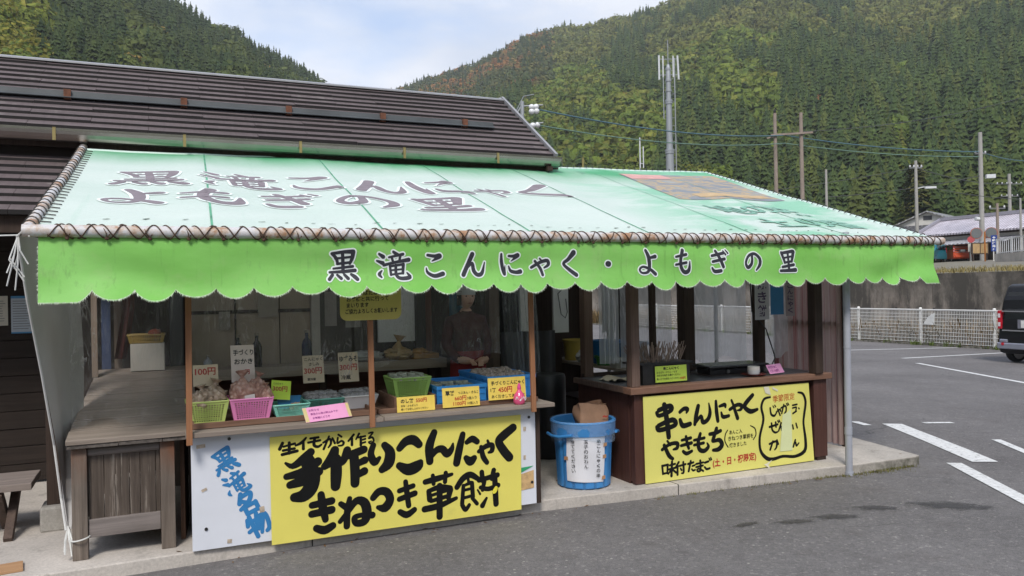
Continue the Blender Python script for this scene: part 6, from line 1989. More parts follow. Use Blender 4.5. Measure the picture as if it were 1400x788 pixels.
banner(4.80, 4.945, 1.345, 1.95, plain("blue_banner_cloth", (0.03, 0.14, 0.30), 0.8, 0.1), None, None, "plain blue banner hanging over the grill counter")
banner(4.968, 5.068, 1.328, 1.95, plain("mauve_banner_cloth", (0.26, 0.21, 0.23), 0.8, 0.08), "串こんにゃく", M_BANINK, "narrow mauve banner reading skewered konnyaku, hanging right of the blue banner")
# power cable at the screen
mbx = MB()
mbx.tube([(5.05, 5.62, ZC + .05), (5.12, 5.66, ZC + .03), (5.22, 5.72, ZC + .09), (5.30, 5.82, ZC + .12), (5.28, 5.9, ZC + .35), (5.2, 6.0, 1.35), (5.2, 6.02, 1.7)], 0.006, 6)
single("stove_cable", mbx, M_BLACK, "thin black cable looping up behind the pink 110 yen card", "cable")

# ------------------------------------------------------------------ blue bin in the gap
bn = thing("bin", (3.0, 5.38, 0.08), "blue ribbed plastic bin with a handwritten paper notice in the gap between the counters", "bin")
BX, BY = 2.995, 5.405
def bin_mat():
    m, t, b = new_mat("blue_bin_plastic")
    f = noise_fac(t, tex_vec(t), 4, 5)
    t.links.new(ramp(t, f, [(0.3, (0.035, 0.19, 0.48)), (0.7, (0.055, 0.25, 0.56))]), b.inputs['Base Color'])
    b.inputs['Roughness'].default_value = 0.35
    return m
M_BIN = bin_mat()
mbx = MB()
nn = 120
prof = [(0.190, 0.0), (0.206, 0.012), (0.210, 0.10), (0.220, 0.30), (0.231, 0.44), (0.234, 0.47)]
vs, fs = [], []
for (r, z) in prof:
    for k in range(nn):
        a = 2 * math.pi * k / nn
        g = 0.006 if (k % 8) in (0, 1) and 0.0 < z < 0.45 else 0.0
        vs.append((BX + (r - g) * math.cos(a), BY + (r - g) * math.sin(a), 0.082 + z))
for i in range(len(prof) - 1):
    for k in range(nn):
        fs.append((i * nn + k, i * nn + (k + 1) % nn, (i + 1) * nn + (k + 1) % nn, (i + 1) * nn + k))
fs.append(tuple(range(nn)))
mbx.add(vs, fs)
mbx.lathe([(0.219, 0.46), (0.205, 0.1), (0.185, 0.02), (0, 0.02)], (BX, BY, 0.082), 40)
obj("tub", mbx, M_BIN, bn, smooth=True)
mbx = MB(); mbx.lathe([(0.232, 0.40), (0.246, 0.405), (0.250, 0.44), (0.252, 0.485), (0.256, 0.50), (0.246, 0.512), (0.227, 0.508), (0.224, 0.46)], (BX, BY, 0.082), 48)
obj("rim", mbx, M_BIN, bn, smooth=True)
for sx_ in (-1, 1):
    mbx = MB()
    mbx.tube([(BX + sx_ * 0.19, BY - 0.175, 0.50), (BX + sx_ * 0.258, BY - 0.10, 0.485), (BX + sx_ * 0.272, BY, 0.48), (BX + sx_ * 0.258, BY + 0.10, 0.485)], 0.012, 8)
    obj("handle", mbx, M_BIN, bn, smooth=True)
mbx = MB()
mbx.sheet(lambda u, vv: (BX + (0.2565 - 0.012 * vv + 0.006 * math.sin(u * 31) * vv) * math.cos(2 * math.pi * u), BY + (0.2565 - 0.012 * vv + 0.006 * math.sin(u * 43 + 1) * vv) * math.sin(2 * math.pi * u), 0.597 - 0.15 * vv - 0.02 * math.sin(u * 17) * vv), 120, 8)
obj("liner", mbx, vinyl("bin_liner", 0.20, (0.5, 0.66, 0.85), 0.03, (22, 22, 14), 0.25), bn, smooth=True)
# notice on the bin: curved round the tub, facing the camera
A0 = math.atan2(-BY, -BX) + 0.06
def binput(u, v_, d):
    zz = 0.15 + v_
    r = 0.2125 + (zz - 0.082 - 0.10) * 0.054 + 0.0065 + d
    a = A0 + u / 0.225
    return (BX + r * math.cos(a), BY + r * math.sin(a), zz)
mbx = MB()
mbx.sheet(lambda u, vv: binput(-0.152 + 0.305 * u + 0.010 * vv, 0.0 + 0.355 * vv - 0.012 * u, 0.0 + 0.004 * math.sin(u * 6 + vv * 5)), 16, 12)
note = obj("paper_notice", mbx, plain("white_notice_paper", (0.68, 0.68, 0.72), 0.7, 0.04), bn, smooth=True)
for col_, u0, top in (("串こんにゃくの串", 0.085, 0.325), ("玉子のおわん", -0.01, 0.325), ("捨ててください", -0.105, 0.325)):
    mbx = MB()
    for k, ch in enumerate(col_):
        write(mbx, ch, binput, u0, top - 0.037 * (k + 1), h=0.028, w=0.03, bold=.01, d=0.007, wob=.002)
    obj("notice_lettering", mbx, M_INK, note)
M_BTAPE = plain("brown_tape", (0.44, 0.24, 0.12), 0.35, 0.1)
for (u, v_, a) in ((-0.15, 0.17, 20), (0.155, 0.18, 0), (0.15, 0.02, 10), (0.16, 0.27, 60), (0.14, 0.35, 0), (-0.13, 0.345, 0)):
    vs = [binput(u + x, v_ + z, 0.006) for (x, z) in ((-.018, -.014), (.018, -.012), (.017, .016), (-.015, .014))]
    mbx = MB(); mbx.add(vs, [(0, 1, 2, 3)])
    obj("packing_tape", mbx, M_BTAPE, note)
# paper carrier bag standing in the bin mouth
pb = thing("paper_bag", (3.06, 5.42, 0.56), "brown paper bag with red print poking out of the blue bin", "bag")
mbx = MB()
def bagf(u, vv):
    a = 2 * math.pi * u
    k = 1.0 / max(abs(math.cos(a)), abs(math.sin(a)) * 1.0)
    k = min(k, 1.3)
    w_ = 0.125 + 0.012 * math.sin(vv * 5 + u * 12); d_ = 0.085 * (1 - 0.45 * vv)
    return (3.075 + w_ * k * math.cos(a) - 0.02 * vv, 5.40 + d_ * k * math.sin(a), 0.54 + 0.165 * vv + 0.015 * math.sin(u * 12.5) * vv)
mbx.sheet(bagf, 48, 10)
mbx.sheet(lambda u, vv: (2.955 + 0.225 * u, 5.352 + 0.085 * vv, 0.703 + 0.012 * math.sin(u * 6) - .012 * vv), 8, 4)
obj("sack", mbx, plain("brown_kraft_paper", (0.27, 0.155, 0.095), 0.75, 0.12, 14), pb, smooth=True)
mbx = MB()
write(mbx, "〜", flat_put(5.300), 3.11, 0.60, h=0.018, w=0.05, bold=.08)
obj("red_print", mbx, M_REDINK, pb)
mbx = MB(); mbx.tube([(2.985, 5.30, 0.71), (2.965, 5.34, 0.735), (2.975, 5.38, 0.75)], 0.006, 5)
single("red_tongs", mbx, plain("red_plastic", (0.6, 0.05, 0.02), 0.4), "thin red handle sticking up beside the paper bag", "handle") if False else None
# ================================================================== inside the stall
M_BEIGEWALL = plain("dim_beige_panel", (0.46, 0.37, 0.285), 0.7, 0.12, 2)
M_PALEWOOD = wood("pale_shelf_wood", (0.32, 0.26, 0.21), (0.48, 0.41, 0.35), 'X', 0.7, 0.7)
iw = thing("back_partition", (1.0, 7.4, 0.08), "beige panelled partition with a pale upright behind the baskets", "partition")
mb = MB()
for x0, x1 in ((0.20, 0.60), (0.61, 0.98), (0.99, 1.255)):
    mb.box(x0, x1, 7.36, 7.38, 0.60, 2.1)
obj("panel", mb, M_BEIGEWALL, iw)
mb = MB(); mb.box(1.26, 1.335, 7.30, 7.38, 0.08, 2.1)
obj("upright", mb, plain("pale_upright", (0.60, 0.55, 0.50), 0.6, 0.08), iw)
mb = MB(); mb.box(0.19, 1.255, 7.345, 7.358, 1.44, 1.47); mb.box(0.60, 0.612, 7.335, 7.36, 0.6, 2.1)
obj("rail", mb, M_DARKWOOD, iw)
mb = MB(); mb.box(1.34, 1.86, 7.37, 7.39, 0.6, 2.1)
obj("dark_panel", mb, plain("dark_panel", (0.07, 0.06, 0.055), 0.4, 0.2), iw)
mb = MB(); mb.box(0.19, 2.35, 7.28, 7.34, 0.08, 0.93)
obj("lower_panel", mb, wood("reddish_panel", (0.10, 0.040, 0.027), (0.18, 0.085, 0.06), 'X', 0.65, 0.6), iw)
mb = MB(); mb.box(1.88, 2.24, 7.33, 7.36, 1.13, 2.1)
single("whiteboard", mb, plain("white_board", (0.82, 0.82, 0.83), 0.35, 0.03), "blank white board on the back wall behind the notice board", "board")
mb = MB(); mb.box(2.245, 2.34, 7.30, 7.36, 0.08, 2.2)
single("pillar", mb, M_BLACK, "dark pillar between the white board and the shopkeeper", "pillar")
mb = MB(); mb.box(2.345, 2.44, 7.42, 7.5, 0.08, 2.2)
single("pillar", mb, wood("red_timber", (0.13, 0.045, 0.025), (0.22, 0.09, 0.055), 'Z'), "reddish timber pillar beside the shopkeeper", "pillar")
mb = MB(); mb.box(2.985, 3.09, 7.25, 7.36, 0.08, 2.3)
single("pillar", mb, wood("grey_brown_timber", (0.12, 0.085, 0.065), (0.20, 0.15, 0.12), 'Z'), "grey brown timber pillar behind the taller blue crate", "pillar")
sh = thing("plank_shelf", (1.2, 7.1, 0.08), "pale plank shelf along the back partition of the stall", "shelf")
mb = MB(); mb.box(0.25, 2.42, 6.95, 7.27, 0.945, 0.985); mb.box(0.25, 2.42, 6.938, 6.949, 0.90, 0.986)
obj("plank", mb, M_PALEWOOD, sh)
for x in (0.4, 1.3, 2.3):
    mb = MB(); mb.box(x - .03, x + .03, 7.0, 7.06, 0.08, 0.944)
    obj("leg", mb, M_DARKWOOD, sh)
def bottle(x, y, z, r, h, c, label):
    b_ = thing("bottle", (x, y, z), label, "bottle", "bottles on the back shelf")
    mbx = MB(); mbx.lathe([(0, 0), (r, 0), (r, h * .58), (r * .8, h * .68), (r * .35, h * .78), (r * .33, h * .93)], (x, y, z), 18)
    obj("glass", mbx, plain("bottle_glass", c, 0.12, 0.1), b_, smooth=True)
    mbx = MB(); mbx.lathe([(r * .4, h * .92), (r * .4, h), (0, h)], (x, y, z), 14)
    obj("cap", mbx, plain("bottle_cap", (0.3, 0.26, 0.2), 0.4), b_, smooth=True)
bottle(0.60, 7.05, 0.986, 0.04, 0.28, (0.012, 0.010, 0.012), "dark bottle on the back shelf, the left one of a pair")
bottle(0.755, 7.08, 0.986, 0.042, 0.29, (0.016, 0.012, 0.016), "dark bottle on the back shelf, the right one of a pair")
bottle(1.17, 7.05, 0.986, 0.045, 0.30, (0.01, 0.02, 0.07), "blue bottle on the back shelf beside the pale upright")
bottle(0.36, 7.02, 0.986, 0.035, 0.12, (0.35, 0.36, 0.38), "short clear bottle at the far left end of the back shelf")
def paper(x0, z0, x1, z1, y, c, label):
    mbx = MB(); mbx.box(x0, x1, y - .002, y, z0, z1)
    return single("paper_note", mbx, plain("note_paper", c, 0.7, 0.08, 15), label, "note", "notes pinned inside the stall")
paper(0.80, 1.40, 0.97, 1.60, 7.334, (0.42, 0.37, 0.31), "pale note with a red pin in the middle of the beige partition")
paper(0.47, 1.30, 0.56, 1.46, 7.334, (0.36, 0.32, 0.27), "pale note on the beige partition above the dark bottles")
paper(1.39, 1.30, 1.50, 1.62, 7.365, (0.40, 0.36, 0.34), "tall note on the dark panel right of the pale upright")
paper(1.58, 1.28, 1.72, 1.50, 7.365, (0.36, 0.34, 0.33), "grey note on the dark panel left of the white board")
mbx = MB(); mbx.obox((0.885, 7.328, 1.595), (0.04, .008, .035), Matrix.Rotation(R(20), 3, 'Y'))
single("red_pin", mbx, plain("red_pin", (0.35, 0.03, 0.02), 0.5), "red square pin holding the middle note", "pin")
bag((1.98, 7.02, 1.04), (0.12, 0.09, 0.06), plain("bread_yellow", (0.45, 0.30, 0.13), 0.4, 0.2, 20), "clear bag of yellow buns on the back shelf under the white board", seed=21, neck=(0.02, 0, 0.12), grp=None)
bag((1.68, 7.05, 1.03), (0.16, 0.1, 0.05), plain("white_bag", (0.45, 0.45, 0.45), 0.25, 0.15, 12), "flat white plastic bag on the back shelf behind the lath post", seed=22, grp=None)
mbx = MB(); mbx.box(2.12, 2.36, 6.98, 7.2, 0.987, 1.03); mbx.blob((2.2, 7.06, 1.045), (0.08, 0.06, 0.035), 5, 0.2, 3, 8)
single("food_tray", mbx, plain("amber_food", (0.42, 0.22, 0.05), 0.4, 0.3, 18), "amber food tray at the right end of the back shelf", "tray")
# the covered heap and dark sheets behind the shopkeeper
mbx = MB(); mbx.blob((2.80, 7.35, 1.06), (0.30, 0.16, 0.17), 9, 0.15, 2, 14)
single("covered_heap", mbx, plain("grey_brown_cloth", (0.15, 0.12, 0.10), 0.8, 0.2), "grey brown cloth bundle behind the shopkeeper's shoulder", "bundle", smooth=True)
mbx = MB(); mbx.box(2.45, 3.0, 7.2, 7.5, 0.08, 0.93)
single("low_cabinet", mbx, wood("cabinet_wood", (0.07, 0.05, 0.04), (0.13, 0.10, 0.08), 'X'), "low brown cabinet behind the shopkeeper", "cabinet", bevel=0.006)
mbx = MB(); mbx.sheet(lambda u, vv: (2.66 + 0.18 * u, 7.52 + 0.02 * math.sin(u * 12), 2.1 - vv * 0.75), 20, 4)
single("blue_cloth", mbx, plain("teal_blue_cloth", (0.03, 0.14, 0.20), 0.8, 0.15), "teal blue cloth hanging behind the shopkeeper", "cloth", smooth=True)
mbx = MB(); mbx.sheet(lambda u, vv: (3.10 + 0.26 * u, 7.35 + 0.02 * math.sin(u * 26), 2.2 - vv * 1.25), 40, 4)
single("black_curtain", mbx, plain("black_curtain_cloth", (0.016, 0.016, 0.018), 0.7, 0.2), "black curtain hanging behind the taller blue crate", "curtain", smooth=True)
mbx = MB(); mbx.box(3.345, 3.50, 7.30, 7.33, 1.145, 2.1)
single("white_board_narrow", mbx, plain("cream_board", (0.78, 0.77, 0.75), 0.4, 0.04), "narrow white board behind the right lath post", "board")
wb = thing("white_door", (3.81, 7.31, 1.15), "white panel with a hanging grey cord deep in the gap above the yellow bucket", "panel")
mbx = MB(); mbx.box(3.725, 3.90, 7.30, 7.33, 1.15, 2.1)
obj("panel", mbx, plain("white_panel_far", (0.80, 0.80, 0.80), 0.4, 0.04), wb)
mbx = MB(); mbx.tube([(3.82, 7.285, 1.75), (3.82, 7.28, 1.60), (3.77, 7.28, 1.555), (3.78, 7.27, 1.45), (3.80, 7.275, 1.34), (3.85, 7.275, 1.30), (3.875, 7.28, 1.36), (3.86, 7.28, 1.50)], 0.005, 6)
obj("cord", mbx, plain("grey_cord", (0.12, 0.12, 0.13), 0.5), wb)
# dim curtain below the boards in the gap
mbx = MB(); mbx.sheet(lambda u, vv: (3.10 + 0.62 * u, 7.24 + 0.03 * math.sin(u * 21), 1.18 - vv * 1.05), 50, 3)
single("grey_curtain", mbx, plain("dark_grey_cloth", (0.05, 0.05, 0.055), 0.6, 0.2), "dark grey pleated curtain at the back of the gap", "curtain", smooth=True)
mbx = MB(); mbx.lathe([(0, 0), (0.15, 0), (0.16, 0.03), (0.16, 0.72), (0.15, 0.75), (0, 0.75)], (3.22, 6.45, 0.082), 28)
single("black_drum", mbx, plain("black_plastic", (0.012, 0.012, 0.013), 0.35, 0.2), "tall black drum standing in the shadow behind the blue bin", "drum", smooth=True)
# long shelf on the right with tubs
ls = thing("tub_shelf", (4.25, 7.0, 0.08), "long dark shelf carrying the coloured tubs behind the grill counter", "shelf")
mb = MB(); mb.box(4.0, 4.50, 6.35, 8.05, 0.80, 0.826)
obj("plank", mb, M_PALEWOOD, ls)
for y in (6.45, 7.2, 7.95):
    mb = MB(); mb.box(4.02, 4.07, y - .025, y + .025, 0.08, 0.799)
    obj("leg", mb, M_DARKWOOD, ls)
mb = MB(); mb.box(4.10, 4.48, 6.4, 8.0, 0.40, 0.425)
obj("lower_plank", mb, M_DARKWOOD, ls)
def tub(x, y, r, h, c, label, name="tub", z=0.827):
    t_ = thing(name, (x, y, z), label, "tub", "coloured tubs on the shelf")
    mbx = MB(); mbx.lathe([(0, 0.0), (r * .86, 0), (r * .88, 0.01), (r, h), (r * .975, h), (r * .86, 0.015), (0, 0.012)], (x, y, z), 32)
    obj("body", mbx, plain(name + "_plastic", c, 0.35, 0.06), t_, smooth=True)
    mbx = MB(); mbx.lathe([(r, h - .02), (r + .012, h - .018), (r + .012, h + .004), (r * .97, h + .004)], (x, y, z), 32)
    obj("rim", mbx, plain(name + "_rim", tuple(q * .9 for q in c), 0.35, 0.06), t_, smooth=True)
tub(4.16, 7.62, 0.145, 0.22, (0.62, 0.46, 0.10), "yellow bucket on the tub shelf", "yellow_bucket")
tub(4.22, 7.08, 0.16, 0.235, (0.02, 0.16, 0.42), "blue tub behind the green basin", "blue_tub")
tub(4.36, 6.80, 0.15, 0.22, (0.02, 0.14, 0.36), "second blue tub, half hidden behind the milky curtain", "blue_tub")
tub(4.12, 6.92, 0.11, 0.09, (0.05, 0.22, 0.04), "low green basin in front of the blue tub", "green_basin")
tub(4.10, 6.60, 0.125, 0.085, (0.50, 0.48, 0.45), "low white basin at the near end of the tub shelf", "white_basin")
bag((4.08, 7.30, 0.89), (0.09, 0.08, 0.065), plain("white_plastic_bag", (0.55, 0.55, 0.55), 0.25, 0.15, 14), "crumpled white plastic bag beside the yellow bucket", seed=41, grp=None)
mbx = MB(); mbx.box(4.06, 4.40, 6.5, 6.9, 0.60, 0.76)
single("foam_box", mbx, plain("grey_foam_box", (0.33, 0.33, 0.35), 0.7, 0.05), "pale grey box under the tub shelf", "box", bevel=0.008)
mbx = MB(); mbx.box(3.99, 4.42, 8.0, 8.06, 0.08, 2.4); mbx.box(4.42, 4.56, 7.95, 8.07, 0.08, 2.6)
single("dark_partition", mbx, M_DARKWOOD, "dark timber partition at the far end of the tub shelf", "partition")
cu_ = MB(); cu_.sheet(lambda u, vv: (4.71 + 0.17 * u, 7.98 + 0.03 * math.sin(u * 22), 2.3 - vv * 1.25 + 0.05 * math.sin(u * 7)), 40, 4)
def stripe_mat():
    m, t, b = new_mat("blue_striped_cloth")
    f = noise_fac(t, tex_vec(t, (26, 4, 0.4)), 1.0, 3)
    t.links.new(ramp(t, f, [(0.42, (0.03, 0.035, 0.05)), (0.5, (0.10, 0.15, 0.24)), (0.58, (0.32, 0.34, 0.36))]), b.inputs['Base Color'])
    b.inputs['Roughness'].default_value = 0.8
    return m
single("striped_curtain", cu_, stripe_mat(), "blue and black striped curtain bunched beside the bright opening", "curtain", smooth=True)
mbx = MB(); mbx.box(4.9, 5.0, 7.9, 8.0, 0.08, 2.5)
single("pillar", mbx, M_DARKWOOD, "dark pillar right of the striped curtain at the far side of the stall", "pillar")
# things on the bare table
wbx = MB(); wbx.box(-0.215, 0.03, 6.86, 7.02, 1.02, 1.235)
single("white_box", wbx, plain("dim_white_box", (0.52, 0.48, 0.43), 0.6, 0.08), "dull white box at the back of the bare table", "box", bevel=0.004)
basket("plastic_basket", (-0.10, 6.94, 1.238), (0.24, 0.16, 0.27, 0.19, 0.065), 16, 2, plastic("dull_yellow_plastic", (0.34, 0.23, 0.06)), "dull yellow basket standing on the white box")
mbx = MB(); mbx.blob((-0.04, 6.94, 1.31), (0.05, 0.05, 0.035), 3, 0.3, 3, 8)
single("orange_packet", mbx, plain("orange_packet", (0.26, 0.05, 0.025), 0.4), "small orange packet in the dull yellow basket", "packet", smooth=True)
mbx = MB(); mbx.sheet(lambda u, vv: (-0.28 + 0.09 * u - 0.16 * max(0, vv - .6), 7.2 + 0.03 * math.sin(u * 8), 2.1 - vv * 1.0), 14, 12)
single("red_cloth", mbx, plain("dark_red_cloth", (0.12, 0.03, 0.025), 0.8, 0.2), "dark red cloth hanging behind the bare table", "cloth", smooth=True)
mbx = MB(); mbx.box(-0.345, -0.285, 7.25, 7.31, 0.08, 2.2)
single("pillar", mbx, wood("tan_timber", (0.16, 0.12, 0.09), (0.25, 0.19, 0.15), 'Z'), "tan timber pillar behind the bare table's left edge", "pillar")
mbx = MB(); mbx.box(-0.475, -0.435, 6.75, 6.80, 1.0, 2.2)
single("pillar", mbx, bpy.data.materials["tan_timber"], "thin tan upright at the bare table's back left corner", "pillar")
mbx = MB(); mbx.box(-0.425, -0.36, 7.05, 7.07, 1.02, 1.75)
bl = single("blue_bag", mbx, plain("dark_blue_print", (0.03, 0.045, 0.10), 0.5, 0.3, 12), "narrow dark blue printed bag hanging behind the bare table", "bag")
mbx = MB(); mbx.box(0.075, 0.18, 7.1, 7.4, 0.08, 2.2)
single("dark_cabinet", mbx, plain("dark_cabinet", (0.03, 0.03, 0.035), 0.4, 0.2), "tall dark cabinet left of the beige partition", "cabinet")

# ------------------------------------------------------------------ the shopkeeper
def person():
    px_, py_ = 2.56, 6.78
    root = thing("person", (px_, py_, 0.08), "person in a dark jacket, red apron and pale headscarf standing behind the counter", "person")
    J = [  # joints (x, y, z, radius)
        (0, 0, .90, .145), (0, 0, 1.05, .135), (0, .01, 1.22, .15), (0, .015, 1.33, .12), (0, .0, 1.40, .055), (0, -.01, 1.455, .055),
        (.15, .01, 1.325, .065), (.205, .0, 1.12, .05), (.14, -.13, 0.98, .042), (.06, -.19, 0.965, .034),
        (-.15, .01, 1.325, .065), (-.205, .0, 1.12, .05), (-.14, -.13, 0.99, .042), (-.06, -.19, 0.975, .034),
        (.085, 0, .84, .10), (.09, -.01, .48, .07), (.09, .0, .12, .048), (.095, -.13, .085 - .0, .035),
        (-.085, 0, .84, .10), (-.09, -.01, .48, .07), (-.09, .0, .12, .048), (-.095, -.13, .085, .035)]
    E = [(0, 1), (1, 2), (2, 3), (3, 4), (4, 5), (3, 6), (6, 7), (7, 8), (8, 9), (3, 10), (10, 11), (11, 12), (12, 13), (0, 14), (14, 15), (15, 16), (16, 17), (0, 18), (18, 19), (19, 20), (20, 21)]
    # fingers
    for sx_, w_ in ((1, 9), (-1, 13)):
        for f in range(4):
            bx_, by_, bz_ = J[w_][0] - sx_ * (.012 * f - .02), J[w_][1] - .03, J[w_][2]
            i0 = len(J)
            J.append((bx_ - sx_ * .02, by_ - .02, bz_ - .004, .009)); J.append((bx_ - sx_ * .03, by_ - .045, bz_ - .018, .008)); J.append((bx_ - sx_ * .034, by_ - .055, bz_ - .035, .007))
            E += [(w_, i0), (i0, i0 + 1), (i0 + 1, i0 + 2)]
        i0 = len(J)
        J.append((J[w_][0] - sx_ * .035, J[w_][1] + .005, J[w_][2] + .01, .010)); J.append((J[w_][0] - sx_ * .055, J[w_][1] - .015, J[w_][2] + .005, .009))
        E += [(w_, i0), (i0, i0 + 1)]
    me = bpy.data.meshes.new("body")
    me.from_pydata([j[:3] for j in J], E, [])
    ob = bpy.data.objects.new("body_cage", me)
    COL.objects.link(ob)
    sk = ob.modifiers.new("skin", 'SKIN')
    for i, j in enumerate(J):
        me.skin_vertices[0].data[i].radius = (j[3], j[3] * (0.72 if i in (1, 2, 3) else 1.0))
        me.skin_vertices[0].data[i].use_root = (i == 0)
    sb = ob.modifiers.new("sub", 'SUBSURF'); sb.levels = 2; sb.render_levels = 2
    dg = bpy.context.evaluated_depsgraph_get()
    m2 = bpy.data.meshes.new_from_object(ob.evaluated_get(dg))
    bpy.data.objects.remove(ob)
    # head joined on the neck
    bm = bmesh.new(); bm.from_mesh(m2)
    r_ = bmesh.ops.create_uvsphere(bm, u_segments=28, v_segments=20, radius=1.0)
    for v in r_['verts']:
        d = v.co.copy()
        x, y, z = d.x * .075, d.y * .093, d.z * .112
        if d.z < -.2: x *= 1 + .30 * (d.z + .2); y *= 1 + .1 * (d.z + .2)
        fy = max(0, -d.y)
        y -= .024 * math.exp(-((d.x / .16) ** 2 + ((d.z + .12) / .22) ** 2)) * fy          # nose
        y += .010 * (math.exp(-(((d.x - .36) / .16) ** 2 + ((d.z - .08) / .13) ** 2)) + math.exp(-(((d.x + .36) / .16) ** 2 + ((d.z - .08) / .13) ** 2))) * fy
        y -= .006 * math.exp(-((d.x / .3) ** 2 + ((d.z + .50) / .10) ** 2)) * fy          # lips
        x += math.copysign(.012, d.x) * math.exp(-(((abs(d.x) - 1) / .2) ** 2 + ((d.z) / .2) ** 2 + (d.y / .2) ** 2))   # ears
        v.co = Vector((x, y - .015, z + 1.545))
    bm.to_mesh(m2); bm.free()
    skin = plain("skin", (0.55, 0.34, 0.25), 0.5, 0.06)
    jacket = plain("dark_jacket", (0.05, 0.010, 0.011), 0.85, 0.3, 12)
    trousers = plain("dark_trousers", (0.02, 0.02, 0.025), 0.85, 0.2)
    for m_ in (jacket, skin, trousers): m2.materials.append(m_)
    for p in m2.polygons:
        c = p.center
        hand = c.y < -.165 and .85 < c.z < 1.05
        p.material_index = 1 if (c.z > 1.415 or hand) else (2 if c.z < .86 else 0)
        p.use_smooth = True
    body = bpy.data.objects.new("body", m2)
    COL.objects.link(body); body.parent = root
    WLOC[body.name] = wloc(root)
    def off(mb_): return mb_
    base = Vector((px_, py_, 0.0))
    body.location = (0, 0, -0.08)
    def P(x, y, z): return (px_ + x, py_ + y, z)
    mbx = MB()
    mbx.sheet(lambda u, vv: P(math.sin((u - .5) * 3.0) * (.165 + .03 * vv), -.02 - math.cos((u - .5) * 3.0) * (.135 + .03 * vv), 1.06 - vv * .55), 24, 10)
    obj("apron", mbx, plain("red_apron", (0.20, 0.012, 0.015), 0.8, 0.15), root, smooth=True)
    mbx = MB()
    mbx.lathe([(.0, .122), (.045, .108), (.072, .075), (.084, .03), (.085, .0)], (px_, py_ - .012, 1.565), 24, 0, 1.0, 1.2)
    obj("headscarf", mbx, plain("pale_headscarf", (0.42, 0.43, 0.42), 0.8, 0.08), root, smooth=True)
    mbx = MB()
    for sx_ in (-1, 1):
        mbx.blob(P(sx_ * .027, -.094, 1.553), (.011, .006, .006), 1, 0, 1, 6)
    obj("eyes", mbx, plain("dark_eye", (0.01, 0.008, 0.008), 0.2), root, smooth=True)
    mbx = MB(); mbx.blob(P(0, -.104, 1.49), (.022, .006, .005), 1, 0, 1, 6)
    obj("mouth", mbx, plain("lip", (0.30, 0.10, 0.09), 0.5), root, smooth=True)
    mbx = MB()
    mbx.sheet(lambda u, vv: P(math.sin((u - .5) * 4.4 + math.pi) * .083, -.012 - math.cos((u - .5) * 4.4 + math.pi) * .102, 1.60 - vv * .13), 20, 5)
    obj("hair", mbx, plain("black_hair", (0.012, 0.010, 0.010), 0.5), root, smooth=True)
person()

# ================================================================== the far side of the car park
# retaining wall
def stained_concrete():
    m, t, b = new_mat("stained_concrete")
    v = tex_vec(t)
    f = noise_fac(t, v, 0.55, 7, 0.65)
    col = ramp(t, f, [(0.3, (0.20, 0.165, 0.135)), (0.55, (0.34, 0.295, 0.25)), (0.75, (0.45, 0.40, 0.345))])
    s1 = noise_fac(t, tex_vec(t, (1.1, 1.1, 0.38)), 1.0, 7, 0.72)
    col = mixc(t, ramp(t, s1, [(0.44, 0.0), (0.58, 0.9)]), col, (0.05, 0.046, 0.04))
    tc = N(t, 'ShaderNodeTexCoord'); sx = N(t, 'ShaderNodeSeparateXYZ')
    t.links.new(tc.outputs['Object'], sx.inputs[0])
    mz = N(t, 'ShaderNodeMapRange'); mz.inputs['From Min'].default_value = 1.05; mz.inputs['From Max'].default_value = 2.1
    t.links.new(sx.outputs['Z'], mz.inputs['Value'])
    s2 = noise_fac(t, tex_vec(t, (0.5, 0.5, 0.8)), 1.3, 6, 0.7)
    q = mixc(t, 1.0, mz.outputs[0], ramp(t, s2, [(0.35, 0.2), (0.6, 1.0)]), 'MULTIPLY')
    col = mixc(t, q, col, (0.07, 0.063, 0.052))
    t.links.new(col, b.inputs['Base Color'])
    b.inputs['Roughness'].default_value = 0.9
    return m
rw = thing("retaining_wall", (WALLX, 20, -0.38), "stained grey concrete retaining wall behind the white fence", "wall")
M_STAIN = stained_concrete()
y = -30.0
while y < 62:
    mb = MB(); mb.box(WALLX, WALLX + 0.4, y + 0.012, y + 3.98, -0.45, WALLTOP)
    obj("wall_panel", mb, M_STAIN, rw)
    y += 4.0
mb = MB(); mb.box(WALLX + 0.03, WALLX + 0.38, -30, 62, -0.45, WALLTOP - 0.02)
obj("joint_fill", mb, plain("joint_mortar", (0.38, 0.36, 0.33), 0.9), rw)
mb = MB()
yy = 2.0
while yy < 40:
    for zz in (0.72,):
        mb.tube([(WALLX - 0.012, yy, zz), (WALLX + 0.01, yy, zz)], 0.035, 8)
    yy += 1.45
obj("drain_hole", mb, plain("drain_shadow", (0.01, 0.01, 0.01), 0.9), rw)
# fence of welded mesh
FX = 21.95
FZ = lot_z(FX)
M_FENCE = plain("white_fence_coat", (0.80, 0.79, 0.76), 0.5, 0.08, 2)
fn = thing("mesh_fence", (FX, 18, FZ), "white welded mesh fence along the back of the car park", "fence")
PSP = 2.42
posts = [15.12 + PSP * k for k in range(-5, 10)]
for y in posts:
    mb = MB(); mb.tube([(FX, y, FZ - .05), (FX, y, FZ + 1.16)], 0.045, 10); mb.lathe([(0.045, 0), (0.03, 0.02), (0, 0.025)], (FX, y, FZ + 1.16), 10)
    obj("post", mb, M_FENCE, fn, smooth=True)
for a, c in zip(posts[:-1], posts[1:]):
    mb = MB()
    n = 46
    for k in range(1, n):
        y = a + (c - a) * k / n
        mb.box(FX - .052, FX - .047, y - .0045, y + .0045, FZ + .08, FZ + 1.10)
    for k in range(10):
        z = FZ + .10 + k * .11
        mb.box(FX - .060, FX - .0525, a, c, z - .006, z + .006)
    mb.tube([(FX - .05, a, FZ + 1.115), (FX - .05, c, FZ + 1.115)], 0.02, 6)
    obj("mesh_panel", mb, M_FENCE, fn)
